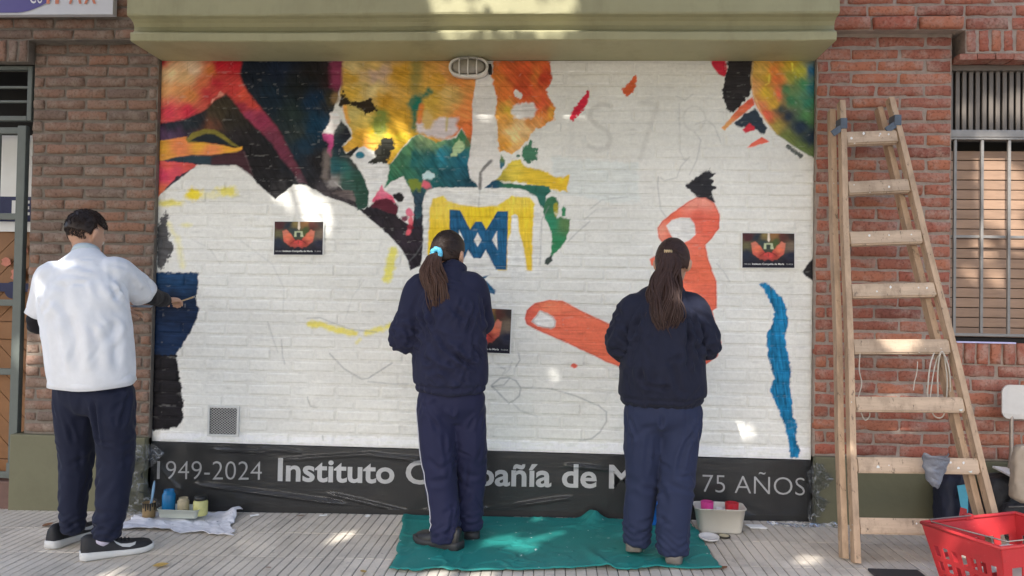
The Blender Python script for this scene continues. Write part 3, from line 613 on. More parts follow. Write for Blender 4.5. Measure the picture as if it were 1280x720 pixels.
    p.poly([(533, 350), (535, 300), (537, 260), (541, 248), (554, 245), (560, 251), (575, 256), (596, 258), (622, 257), (632, 250), (640, 245), (662, 247), (668, 255), (666, 290), (665, 338), (659, 338), (655, 310), (649, 290), (647, 270), (644, 268), (640, 270), (638, 292), (634, 304), (634, 338), (558, 338), (556, 350)], rough=0.6, soft=1.0, field=[(540, 300, (222, 188, 48)), (600, 265, (222, 190, 44)), (660, 270, (224, 190, 52)), (660, 320, (218, 184, 60)), (555, 252, (226, 196, 80)), (650, 250, (228, 200, 80))], seed=40, sdir=1.5)
    p.poly([(571, 340), (586, 306), (608, 306), (623, 340), (623, 348), (566, 348)], (216, 215, 210), 0.3, 0.7, seed=41)
    p.poly([(639, 350), (640, 272), (643, 268), (647, 271), (648, 295), (654, 320), (657, 350)], (214, 214, 210), 0.4, 0.8, seed=42)
    BL = (30, 84, 120)
    p.poly([(562, 262), (575, 263), (588, 287), (594, 277), (602, 277), (608, 287), (622, 264), (635, 264), (633, 337), (620, 337), (607, 312), (601, 323), (592, 323), (585, 312), (574, 337), (562, 337)], BL, 0.25, 0.6, streak=.22, sdir=1.45, seed=43, outline=(20, 60, 96))
    for H in ([(574, 288), (580, 300), (574, 309)], [(597, 291), (602, 300), (597, 308.5), (592.5, 300)], [(621, 289), (622, 312), (615, 300)]): p.poly(H, (216, 214, 208), 0.15, 0.6)
    p.poly([(584, 342), (600, 347), (613, 343), (605, 349), (612, 355), (619, 363), (618, 368), (610, 366), (598, 355), (588, 347)], (28, 86, 122), 0.6, 0.7, seed=44)
    # flame and wick
    p.poly([(596, 80), (616, 80), (619, 110), (621, 130), (620, 150), (624, 180), (626, 200), (624, 215), (613, 229), (605, 235), (598, 234), (586, 217), (585, 205), (588, 185), (591, 160), (590, 130), (594, 108)], (212, 209, 204), 0.35, 0.7, streak=.05, seed=45)
    p.stroke([(600, 236), (600.5, 216), (606, 209), (614, 201)], 3.6, (104, 102, 100), .9, .9, .4)
    # orange right of the flame
    p.poly([(616, 70), (686, 70), (690, 92), (688, 104), (682, 112), (688, 125), (694, 135), (692, 150), (686, 153), (680, 158), (670, 160), (665, 166), (656, 178), (650, 186), (640, 191), (625, 188), (621, 165), (620, 140), (619, 115), (615, 95)], rough=1.6, soft=0.9,
           field=[(622, 100, (206, 122, 56), 1.2), (630, 118, (202, 110, 52)), (655, 92, (196, 84, 48), 1.3), (682, 98, (186, 66, 44), 1.3), (650, 108, (190, 76, 46)), (668, 96, (204, 116, 56)), (640, 90, (200, 94, 52)), (660, 118, (196, 78, 48)), (682, 130, (212, 90, 58), 1.3), (672, 128, (208, 100, 56)), (630, 145, (216, 150, 70)), (634, 140, (196, 172, 62), .6), (691, 138, (218, 158, 66), .8), (652, 158, (226, 190, 136), 1.2), (640, 168, (228, 194, 138)), (665, 150, (220, 150, 84)), (628, 172, (222, 160, 76)), (632, 182, (222, 154, 60), 1.2), (648, 180, (226, 176, 110))], warp=9, streak=.18, sdir=.8, seed=46)
    p.poly([(639, 140), (646, 131), (657, 127), (667, 130), (671, 138), (667, 146), (655, 150), (643, 149)], (208, 207, 204), 1.8, 1.8, .95, seed=47); p.poly([(641, 116), (644, 111), (654, 119), (651, 123), (645, 120)], (216, 212, 206), 1.5, .8, seed=48)
    # yellow and green on the right of the candle
    p.poly([(640, 201), (650, 200), (656, 208), (680, 213), (695, 222), (703, 222), (712, 218), (711, 226), (709, 239), (690, 237), (665, 231), (640, 227), (625, 227), (619, 225), (628, 215), (633, 208)], (214, 184, 62), 1.3, 1.0, seed=49, field=[(640, 212, (208, 186, 72)), (665, 222, (214, 182, 58)), (705, 230, (222, 182, 52)), (625, 222, (170, 156, 60))], streak=.14)
    p.poly([(605, 235), (613, 229), (620, 224), (630, 229), (655, 231), (687, 233), (688, 239), (682, 246), (681, 262), (676, 258), (670, 246), (660, 239), (648, 235.5)], (44, 98, 90), 0.7, 0.7, seed=50, field=[(612, 233, (30, 70, 96)), (640, 231, (50, 104, 76)), (676, 242, (46, 100, 88))])
    p.poly([(683, 248), (690, 245), (695, 247), (698, 253), (697, 262), (693, 266), (696, 273), (701, 271), (713, 274), (711, 288), (708, 298), (702, 309), (692, 317), (688, 322), (690, 310), (690, 298), (687, 285), (681, 272), (679, 260)], (52, 122, 86), 0.8, 0.7, seed=51, field=[(685, 255, (56, 104, 74)), (690, 280, (46, 124, 92)), (705, 280, (86, 120, 76)), (698, 305, (50, 126, 84))])
    p.blob(695, 260, 3.5, 8, (160, 152, 50), .9, .5, .3); p.poly([(702, 262), (704, 258), (708, 260), (707, 270), (702, 271)], (54, 124, 84), .5, .6)
    p.poly([(689, 320), (691, 326), (684, 331), (680, 330), (683, 323)], (60, 70, 66), .6, .7)
    p.poly([(660, 180), (665, 174), (667, 178), (664, 184), (672, 186), (671, 192), (671, 200), (662, 203), (655, 200), (651, 195), (653, 187)], (68, 116, 90), 1.7, 0.8, seed=52, fine=.6); p.blob(647, 195, 2.6, 1.8, (60, 100, 80)); p.blob(661, 202, 2.8, 2.4, (60, 104, 80))
    p.poly([(626, 192), (632, 200), (630, 207), (625, 214), (624, 203)], (64, 112, 92), .7, .7, field=[(629, 198, (96, 122, 70)), (626, 208, (46, 96, 120))])
    # loose strokes on the right
    p.poly([(712, 149), (716, 138), (724, 128), (729, 119), (735, 113), (738, 117), (735, 125), (730, 137), (720, 146), (716, 151)], (200, 44, 66), 1.4, .7, seed=53, fine=.6)
    p.poly([(777, 113), (784, 104), (794, 95), (797, 99), (793, 111), (786, 121), (779, 118)], (206, 96, 58), 1.4, .7, seed=54, fine=.6)
    p.poly([(888, 70), (907, 70), (909, 88), (906, 97), (897, 92), (890, 82)], (196, 46, 66), .8, .7, seed=55)
    p.poly([(911, 70), (944, 70), (942, 100), (938, 118), (928, 129), (919, 137), (912, 143), (908, 135), (902, 117), (905, 105), (908, 92)], (46, 43, 44), 1.5, .7, seed=56, fine=.7, streak=.2)
    p.poly([(943, 70), (1022, 70), (1022, 200), (1012, 195), (1000, 188), (985, 178), (970, 167), (960, 155), (950, 140), (944, 130), (940, 115), (940, 95)], rough=.4, soft=.9,
           field=[(948, 85, (204, 166, 84), 1.2), (944, 108, (206, 150, 92)), (958, 95, (206, 172, 62)), (958, 118, (206, 172, 58)), (968, 88, (222, 130, 66)), (973, 100, (222, 118, 66), 1.3), (975, 118, (224, 106, 76)), (968, 130, (204, 160, 60)), (958, 146, (222, 100, 76), 1.2), (950, 132, (216, 130, 86)), (988, 82, (204, 170, 60)), (1000, 90, (196, 190, 66)), (990, 95, (150, 150, 64)), (1003, 106, (66, 132, 86), 1.4), (985, 112, (70, 126, 82)), (990, 124, (62, 126, 84), 1.3), (1010, 128, (52, 118, 92)), (1006, 146, (84, 134, 80)), (1015, 88, (36, 92, 124), 1.2), (1014, 110, (36, 104, 112)), (975, 138, (46, 66, 66)), (985, 145, (38, 50, 66), 1.4), (1000, 158, (36, 50, 70), 1.6), (1012, 172, (38, 52, 70), 1.4), (970, 158, (170, 150, 72)), (985, 172, (110, 122, 66), 1.2), (1002, 184, (100, 118, 66), 1.3), (1014, 194, (96, 114, 70))], warp=6, streak=.14, sdir=.8, seed=57)
    p.stroke([(941, 78), (939, 100), (942, 118), (952, 142), (965, 162)], 1.6, (232, 196, 140), .7, .8)
    p.stroke([(962, 93), (961, 104), (957, 106)], 1.5, (232, 214, 90), .8, .8); p.stroke([(990, 79), (991, 88)], 1.6, (240, 232, 90), .8, .8)
    p.poly([(902, 160), (912, 148), (928, 131), (940, 121), (945, 131), (931, 142), (916, 153), (906, 162)], (214, 116, 78), 1.0, .8, seed=58, field=[(905, 158, (224, 160, 100)), (925, 140, (214, 112, 78)), (940, 128, (216, 96, 72))])
    p.poly([(918, 154), (930, 143), (944, 136), (952, 148), (960, 160), (956, 170), (950, 165), (938, 160), (925, 158)], (50, 60, 70), 1.2, .8, seed=59); p.poly([(928, 162), (937, 154), (943, 158), (943, 163), (932, 166)], (206, 56, 68), .7, .7)
    p.poly([(935, 184), (944, 176), (952, 171), (961, 177), (945, 182)], (226, 102, 82), .7, .7); p.stroke([(985, 182), (991, 188), (1000, 194)], 5, (56, 66, 62), .9, .7, 1.8)
    p.poly([(857, 232), (870, 222), (887, 211), (889, 216), (895, 217), (888, 223), (893, 225), (889, 231), (896, 234), (890, 240), (892, 247), (894, 253), (885, 252), (871, 246), (863, 238)], (46, 46, 50), .9, .7, seed=60, fine=.6)
    # coral hand on the right
    CO = (222, 108, 84); OU = (176, 66, 56)
    p.poly([(832, 310), (823, 297), (822, 285), (828, 276), (842, 265), (860, 252), (870, 247), (882, 247), (893, 254), (900, 268), (899, 285), (890, 298), (882, 306), (885, 322), (891, 340), (896, 352), (896, 385), (870, 400), (836, 340)], rough=.3, soft=.7, field=[(878, 250, (236, 152, 134)), (866, 254, (232, 142, 124)), (826, 290, (232, 146, 124), .8), (840, 270, CO), (890, 280, (220, 104, 84), 1.4), (872, 270, (212, 100, 82)), (885, 340, (224, 110, 82), 1.5), (890, 370, CO, 1.5), (840, 300, (224, 118, 96))], seed=61, outline=OU, streak=.07)
    p.poly([(833, 282), (840, 275), (850, 272), (862, 272), (868, 280), (870, 293), (862, 300), (852, 305), (846, 304), (838, 293)], (216, 214, 210), .3, .7, seed=62)
    p.poly([(656, 398), (658, 388), (668, 379), (687, 375), (704, 376), (716, 383), (745, 397), (764, 406), (800, 415), (850, 400), (866, 398), (890, 386), (896, 414), (902, 428), (897, 446), (876, 460), (840, 475), (800, 470), (778, 460), (757, 452), (735, 441), (700, 425), (670, 412), (658, 405)], CO, .3, .7, seed=63, outline=OU, streak=.08, field=[(690, 380, (230, 124, 92)), (700, 405, (222, 110, 84)), (750, 425, (224, 112, 84)), (660, 395, (208, 96, 78)), (890, 440, (222, 104, 80))])
    p.poly([(664, 402), (675, 388), (684, 391), (692, 397), (695, 402), (694, 409), (688, 411), (672, 408)], (216, 214, 210), .3, .7, seed=64, outline=(150, 110, 100))
    p.poly([(812, 324), (818, 320), (826, 322), (828, 334), (814, 332)], CO, .4, .7); p.blob(718, 457, 3.6, 2.6, (214, 100, 84), 1, .4)
    # long blue stroke, black corner
    p.poly([(948, 355), (955, 353), (962, 356), (970, 365), (978, 372), (983, 385), (985, 405), (982, 420), (983, 435), (988, 455), (989, 465), (987, 480), (990, 500), (991, 520), (997, 530), (995, 550), (1000, 562), (998, 572), (988, 572), (986, 555), (982, 535), (972, 510), (963, 490), (965, 478), (968, 473), (960, 445), (958, 420), (965, 405), (968, 390), (962, 375), (955, 362)], (26, 112, 156), .9, .7, seed=65, fine=.6, streak=.34, sdir=1.45)
    p.poly([(1003, 340), (1010, 330), (1022, 315), (1022, 354), (1008, 346)], (42, 40, 42), .6, .7)
    # yellow marks on the white hand
    p.stroke([(387, 405), (402, 406), (420, 412), (444, 417)], 7, (220, 206, 84), .85, 1.8, 1.6, seed=66); p.stroke([(458, 416), (478, 411), (497, 403)], 6, (222, 210, 90), .8, 1.8, 1.4, seed=67); p.stroke([(450, 424), (446, 428)], 4, (224, 214, 110), .6, 1.5)
    p.stroke([(491, 315), (488, 332), (484, 348)], 11, (218, 208, 66), .8, 2.2, 1.8, seed=68)
    # pencil
    PC = (132, 134, 136)
    for P, a in (([(615, 481), (625, 473), (636, 472), (645, 476), (651, 485), (649, 495), (642, 501), (636, 504), (626, 494), (614, 482)], .75), ([(615, 483), (630, 481), (637, 473)], .6), ([(615, 483), (650, 484), (690, 486)], .45), ([(690, 486), (720, 495), (748, 507), (758, 515), (758, 527), (750, 540), (740, 548), (725, 551)], .6), ([(640, 503), (650, 513), (672, 521)], .4), ([(648, 441), (650, 450), (645, 458)], .7), ([(622, 456), (632, 462), (628, 468), (636, 463), (640, 452)], .3),
                 ([(412, 442), (430, 461), (452, 474), (460, 473), (490, 454)], .65), ([(460, 477), (490, 480), (510, 480)], .5), ([(384, 398), (400, 397), (420, 405), (440, 412), (470, 415)], .5), ([(384, 497), (388, 508), (396, 509)], .7), ([(352, 425), (353, 445), (356, 455)], .45), ([(334, 402), (347, 440)], .35), ([(403, 545), (404, 550)], .7),
                 ([(510, 328), (520, 318), (528, 305)], .3), ([(737, 262), (752, 250), (785, 246)], .35), ([(737, 277), (722, 290), (710, 302)], .45), ([(686, 258), (677, 275), (675, 330)], .5), ([(823, 221), (822, 232), (826, 262), (833, 272)], .4), ([(826, 222), (830, 226), (846, 222), (851, 208), (862, 196)], .35), ([(862, 218), (871, 200), (876, 175), (868, 165)], .35), ([(870, 155), (884, 150), (893, 158), (902, 180)], .3), ([(845, 120), (856, 125), (866, 118)], .3), ([(849, 130), (850, 190), (856, 200)], .25), ([(896, 330), (905, 340), (912, 352)], .4), ([(770, 260), (745, 262), (730, 275)], .3), ([(300, 300), (340, 330), (355, 360), (354, 390)], .22), ([(240, 300), (262, 310), (275, 330)], .22), ([(455, 350), (440, 372), (432, 398)], .2), ([(600, 236), (598, 258)], .4)):
        p.stroke(P, 1.5, PC, min(.8, a*.95), 0.8, 0.2)
    # scuffs along the joints
    d = np.clip(fbm(X/22, Y/5, 90, 4)-0.42, 0, 1)*1.1; p.C *= (1-0.5*np.clip(d, 0, .6))[:, None]
    return np.clip(p.C, 0, 0.92)

MW, MZ0, MZ1 = 2.0, 0.42, 2.788
NC = 32; MC = (MZ1-MZ0)/NC; MP = 0.275; MJ = 0.010
paint_m = bpy.data.materials.new('mural paint'); paint_m.use_nodes = True
def _paint_nodes(m, rough, bump):
    nt = m.node_tree; N = nt.nodes; L = nt.links; b = N['Principled BSDF']; b.inputs['Roughness'].default_value = rough; b.inputs['Specular IOR Level'].default_value = 0.15
    at = N.new('ShaderNodeAttribute'); at.attribute_name = 'paint'
    tc = N.new('ShaderNodeNewGeometry'); no = N.new('ShaderNodeTexNoise'); no.inputs['Scale'].default_value = 45; no.inputs['Detail'].default_value = 8; no.inputs['Roughness'].default_value = 0.7; L.new(tc.outputs['Position'], no.inputs['Vector'])
    mr = N.new('ShaderNodeMapRange'); mr.inputs['From Min'].default_value = 0.3; mr.inputs['From Max'].default_value = 0.7; mr.inputs['To Min'].default_value = 0.9; mr.inputs['To Max'].default_value = 1.05; L.new(no.outputs['Fac'], mr.inputs[0])
    mx = N.new('ShaderNodeMix'); mx.data_type = 'RGBA'; mx.blend_type = 'MULTIPLY'; mx.inputs['Factor'].default_value = 1.0; L.new(at.outputs['Color'], mx.inputs['A']); L.new(mr.outputs[0], mx.inputs['B']); L.new(mx.outputs['Result'], b.inputs['Base Color'])
    if bump:
        bp = N.new('ShaderNodeBump'); bp.inputs['Strength'].default_value = bump; bp.inputs['Distance'].default_value = 0.004; L.new(no.outputs['Fac'], bp.inputs['Height']); L.new(bp.outputs[0], b.inputs['Normal'])
_paint_nodes(paint_m, 0.6, 0.45)
def colour(m, C):
    at = m.color_attributes.new('paint', 'FLOAT_COLOR', 'POINT'); D = np.ones((len(C), 4), np.float32); D[:, :3] = C; at.data.foreach_set('color', D.ravel())
def grid_faces(nx, nz, off=0):
    i, j = np.meshgrid(np.arange(nx-1), np.arange(nz-1)); a = (j*nx+i).ravel()+off
    return np.stack([a, a+1, a+nx+1, a+nx], 1)

mural = thing('mural_wall', 'painted brick wall with half finished mural of hands holding a candle', 'wall', (0, 0, 0))
# list of bricks
BL_ = []
for r_ in range(NC):
    z0 = MZ0+r_*MC; off = -0.04+(0.5*MP if r_ % 2 else 0)+random.uniform(-.02, .02); k = math.floor((-MW-off)/MP)
    while off+k*MP < MW:
        a = max(off+k*MP, -MW); b = min(off+(k+1)*MP, MW)
        if b-a > 0.02: BL_.append((a+(MJ/2 if a > -MW else 0), b-(MJ/2 if b < MW else 0), z0+MJ/2, z0+MC-MJ/2))
        k += 1
def mural_brick(a, b, z0, z1, step):
    nx = max(4, int(round((b-a-0.012)/step))+1); nz = max(3, int(round((z1-z0-0.010)/step))+1)
    e = 0.006
    u = np.concatenate([[a], np.linspace(a+e, b-e, nx), [b]]); w = np.concatenate([[z0], np.linspace(z0+e, z1-e, nz), [z1]])
    U, Z = np.meshgrid(u, w); Yy = np.zeros_like(U)
    Yy[0, :] = Yy[-1, :] = 0.0055; Yy[:, 0] = Yy[:, -1] = 0.005
    tilt = random.uniform(-.004, .004); tilt2 = random.uniform(-.03, .03); push = random.uniform(-.002, .0015)
    Yy = Yy+push+tilt*(U-(a+b)/2)/(b-a)+tilt2*(Z-(z0+z1)/2)+0.0022*fbm(U*18+31*a, Z*30, 71, 3)+0.0008*fbm(U*90, Z*90, 73, 2)
    return np.stack([U.ravel(), Yy.ravel(), Z.ravel()], 1), grid_faces(nx+2, nz+2), nx+2
# does a brick carry paint?  sample coarsely first
cx = np.array([[(q[0]+(q[1]-q[0])*i/12, 0, q[2]+(q[3]-q[2])*j/3) for i in range(13) for j in range(4)] for q in BL_]).reshape(-1, 3)
SX, SY = sketch_xy(cx); CC = paint_mural(SX, SY).reshape(len(BL_), -1, 3)
spread = CC.max(1)-CC.min(1); busy = (spread.max(1) > 0.10)
geo = []
for q, bz in zip(BL_, busy): geo.append(mural_brick(*q, 0.0048 if bz else 0.0085))
allv = np.concatenate([g[0] for g in geo]); PX, PYY = sketch_xy(np.stack([allv[:, 0], 0*allv[:, 0], allv[:, 2]], 1)); allc = paint_mural(PX, PYY)
order = np.argsort([np.hypot((q[0]+q[1])/2-CAM[0], (q[2]+q[3])/2-CAM[2]) for q in BL_]); single = set(order[:300].tolist())
pos = 0; rv, rf, rc = [], [], []; ro = 0
for i, (v, f, _) in enumerate(geo):
    c = allc[pos:pos+len(v)]; pos += len(v)
    if i in single:
        o3 = v.mean(0)*[1, 0, 1]
        m = bpy.data.meshes.new('brick'); m.from_pydata((v-o3).tolist(), [], f.tolist()); colour(m, c); m.materials.append(paint_m)
        o = obj('brick', m, None, mural, True); o.location = o3
    else: rv.append(v); rf.append(f+ro); rc.append(c); ro += len(v)
m = bpy.data.meshes.new('outer_bricks'); m.from_pydata(np.concatenate(rv).tolist(), [], np.concatenate(rf).tolist()); colour(m, np.concatenate(rc)); m.materials.append(paint_m)
o = obj('outer_bricks', m, None, mural, True); o['kind'] = 'stuff'
nx, nz = 560, 330; u = np.linspace(-2.0, 2.0, nx); w = np.linspace(MZ0, MZ1, nz); U, Z = np.meshgrid(u, w)
V = np.stack([U.ravel(), (0.0026+0.0015*fbm(U*25, Z*25, 76, 2)).ravel(), Z.ravel()], 1)
m = bpy.data.meshes.new('painted_joints'); m.from_pydata(V.tolist(), [], grid_faces(nx, nz).tolist()); a, b = sketch_xy(V*[1, 0, 1]); jc = paint_mural(a, b); jn = np.clip((fbm(a/7, b/2.5, 95, 3)-.26)*5, 0, 1)[:, None]*.15; colour(m, np.clip((jc*(1-jn)+WHITE*.85*jn)*0.97, 0, 1)); m.materials.append(paint_m)
obj('painted_joints', m, None, mural, True)
MB().box(-2.0, 2.0, 0.02, 0.25, MZ0, MZ1).build('core', MO_R, mural)

# ------------------------------------------------------------------ dark lettered base with its plastic sheet
SLATE = mat('charcoal painted base', (0.024, 0.024, 0.025), 0.6, 0.22, 6, 0.25, 40)
LETT = mat('pale grey lettering', (0.56, 0.56, 0.57), 0.6, 0.10, 20, 0.0)
LETT2 = mat('light grey bold lettering', (0.62, 0.62, 0.63), 0.6, 0.10, 20, 0.0)
pq = thing('lettered_base', 'charcoal strip below the mural lettered with a school name and dates', 'plaque', (0, 0, 0))
mb = MB(); n = 80; top = [MZ0-0.004+0.004*vnoise(np.array([i*.4]), np.array([1.]), 3)[0] for i in range(n+1)]
vs = [];
for i in range(n+1):
    x = -1.998+3.996*i/n; vs += [(x, -0.010, -0.1), (x, -0.010, top[i]), (x, 0.03, top[i]), (x, 0.03, -.1)]
fs = [(4*i+k, 4*i+(k+1) % 4, 4*i+4+(k+1) % 4, 4*i+4+k) for i in range(n) for k in range(4)]+[(0, 1, 2, 3), (4*n+3, 4*n+2, 4*n+1, 4*n)]
mb.add(vs, fs).build('slab', SLATE, pq)
mb.__init__(); MB().box(-2.0, 2.0, 0.031, 0.25, -.1, MZ0-0.001).build('backing', MO_R, pq)
ly = -0.0125
def span(a, b): return on_y(*a, ly), on_y(*b, ly)
A, B = span((193, 599), (327, 600)); t1 = (B[2]-A[2])/(B[0]-A[0]); A1 = on_y(207, 599, ly); letters_on_wall('1', 'letter', LETT, on_y(196, 599, ly)[0], on_y(199.5, 599, ly)[0], A[2], 0.118, ly, pq, -0.012, t1); letters_on_wall('949-2024', 'letter', LETT, A1[0], B[0], A[2]+t1*(A1[0]-A[0]), 0.118, ly, pq, -0.012, t1)
A, B = span((347, 600.5), (862, 612)); letters_on_wall('Instituto Compañía de María', 'bold_letter', LETT2, A[0], B[0], A[2], 0.138, ly, pq, 0.022, (B[2]-A[2])/(B[0]-A[0]))
A, B = span((878, 615), (1006, 619.5)); letters_on_wall('75 AÑOS', 'letter', LETT, A[0], B[0], A[2], 0.108, ly, pq, -0.012, (B[2]-A[2])/(B[0]-A[0]))
def film_mat(name, ior, diff, bs, dist, rough, crease_glint=0.0):
  FILM = bpy.data.materials.new(name); FILM.use_nodes = True
  nt = FILM.node_tree; N = nt.nodes; L = nt.links; N.remove(N['Principled BSDF'])
  t_ = N.new('ShaderNodeBsdfTransparent'); t_.inputs[0].default_value = (0.93, 0.94, 0.95, 1); g_ = N.new('ShaderNodeBsdfGlossy'); g_.inputs['Roughness'].default_value = rough; g_.inputs[0].default_value = (0.9, 0.92, 0.95, 1)
  d_ = N.new('ShaderNodeBsdfDiffuse'); d_.inputs[0].default_value = (0.8, 0.82, 0.84, 1)
  fr = N.new('ShaderNodeFresnel'); fr.inputs[0].default_value = ior; no = N.new('ShaderNodeTexNoise'); no.inputs['Scale'].default_value = 22; no.inputs['Detail'].default_value = 4; no.inputs['Distortion'].default_value = 1.2
  ge = N.new('ShaderNodeNewGeometry'); mp = N.new('ShaderNodeMapping'); mp.inputs['Scale'].default_value = (0.35, 1, 1.3); mp.inputs['Rotation'].default_value = (0, 0.2, 0); L.new(ge.outputs['Position'], mp.inputs[0]); L.new(mp.outputs[0], no.inputs['Vector'])
  bp = N.new('ShaderNodeBump'); bp.inputs['Strength'].default_value = bs; bp.inputs['Distance'].default_value = dist; L.new(no.outputs['Fac'], bp.inputs['Height']); L.new(bp.outputs[0], g_.inputs['Normal']); L.new(bp.outputs[0], fr.inputs['Normal'])
  m1 = N.new('ShaderNodeMixShader'); m1.inputs[0].default_value = diff; L.new(t_.outputs[0], m1.inputs[1]); L.new(d_.outputs[0], m1.inputs[2])
  m2 = N.new('ShaderNodeMixShader'); L.new(fr.outputs[0], m2.inputs[0]); L.new(m1.outputs[0], m2.inputs[1]); L.new(g_.outputs[0], m2.inputs[2]); L.new(m2.outputs[0], N['Material Output'].inputs[0])
  if crease_glint:  # whitened crease lines, painting in the pale highlights of crumpled film
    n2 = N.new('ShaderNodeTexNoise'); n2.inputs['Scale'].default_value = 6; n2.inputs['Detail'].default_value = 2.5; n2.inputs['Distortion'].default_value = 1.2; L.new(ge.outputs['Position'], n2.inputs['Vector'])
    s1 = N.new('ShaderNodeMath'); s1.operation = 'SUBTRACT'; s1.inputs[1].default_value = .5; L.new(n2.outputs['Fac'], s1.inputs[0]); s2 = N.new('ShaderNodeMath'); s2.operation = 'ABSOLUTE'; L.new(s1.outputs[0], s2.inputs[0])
    r2 = N.new('ShaderNodeMapRange'); r2.inputs['From Min'].default_value = .003; r2.inputs['From Max'].default_value = .03; r2.inputs['To Min'].default_value = crease_glint; r2.inputs['To Max'].default_value = diff; L.new(s2.outputs[0], r2.inputs[0]); L.new(r2.outputs[0], m1.inputs[0])
  return FILM
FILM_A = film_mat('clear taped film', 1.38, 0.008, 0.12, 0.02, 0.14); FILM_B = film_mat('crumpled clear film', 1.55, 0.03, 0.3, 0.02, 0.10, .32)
def film(name, fn, nu, nv, FILM):
    U, V_ = np.meshgrid(np.linspace(0, 1, nu), np.linspace(0, 1, nv)); P = fn(U.ravel(), V_.ravel())
    m = bpy.data.meshes.new(name); m.from_pydata(np.stack(P, 1).tolist(), [], grid_faces(nu, nv).tolist()); return obj(name, m, FILM, None, FILM is FILM_A)
def _f1(u, v):
    x = -1.99+3.98*u; z = gz(x)+0.03+(MZ0-0.035-gz(x))*v
    r = 0.5-np.abs(fbm(x*2.2, z*7+x*1.1, 44, 3)); y = -0.017-0.004*np.clip(r, 0, 1)**3-0.003*np.abs(fbm(x*7, z*12, 45, 2))
    for (x0, z0, x1, z1, h) in ((-1.72, 0.17, -0.75, 0.075, .022), (-1.60, .385, -1.25, .375, .014), (-1.30, .40, -1.05, .38, .012), (-.62, .375, -.3, .36, .014), (-.3, .05, .1, .08, .014), (.55, .35, .85, .33, .012), (-1.95, .30, -1.80, .12, .016), (-1.2, .33, -.55, .39, .008), (-.9, .14, -.3, .02, .01), (.25, .1, .6, .16, .010), (-.45, .36, .1, .33, .012), (1.4, .16, 1.75, .05, .01)):
        d = np.abs((x-x0)*(z1-z0)-(z-z0)*(x1-x0))/math.hypot(x1-x0, z1-z0); t = ((x-x0)*(x1-x0)+(z-z0)*(z1-z0))/((x1-x0)**2+(z1-z0)**2)
        y = y-h*1.5*np.exp(-(d/0.010)**2)*np.clip(np.minimum(t, 1-t)*8, 0, 1)
    return x, y, z
fo = film('plastic_sheet', _f1, 300, 46, FILM_A); tag(fo, 'wrinkled clear plastic film taped over the charcoal lettered strip', 'plastic sheet')
def _f2(u, v):
    x = -2.19+(0.27+.05*np.sin(v*9))*u+0.12*fbm(v*5, u*2, 51, 3)*(1-u); z = 0.01+(0.43-0.02*u)*v+.03*fbm(u*6, v*6, 58, 2)*np.sin(v*3.14); y = -0.09-0.035*np.sin(u*math.pi)-0.11*np.abs(fbm(u*5+v*2, v*7-u*2, 52, 4))-0.03*(1-v)*u
    return x, np.minimum(y, -0.083), z
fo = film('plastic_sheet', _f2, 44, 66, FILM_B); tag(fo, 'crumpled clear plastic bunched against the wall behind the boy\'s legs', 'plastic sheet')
def _f3(u, v):
    x = 1.96+(.05+0.09*np.abs(fbm(v*4, v*0, 59, 2))*2)*u+0.03*fbm(v*5, u, 54, 2); z = 0.07+0.35*v; y = -0.084-0.07*np.abs(fbm(u*5, v*13, 55, 4))
    return x, y, z
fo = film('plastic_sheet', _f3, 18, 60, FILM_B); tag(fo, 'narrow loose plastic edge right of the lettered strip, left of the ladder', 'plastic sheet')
def _f4(u, v):
    x = 1.72+0.42*u; y = -0.10-0.09*v*(0.6+fbm(u*4, v, 57, 2)); z = gz(x)+0.006+0.030*np.abs(fbm(u*9, v*4, 56, 3))
    return x, y, z
fo = film('plastic_sheet', _f4, 60, 16, FILM_B); tag(fo, 'thin plastic strip lying on the paving at the foot of the strip beside the ladder', 'plastic sheet')

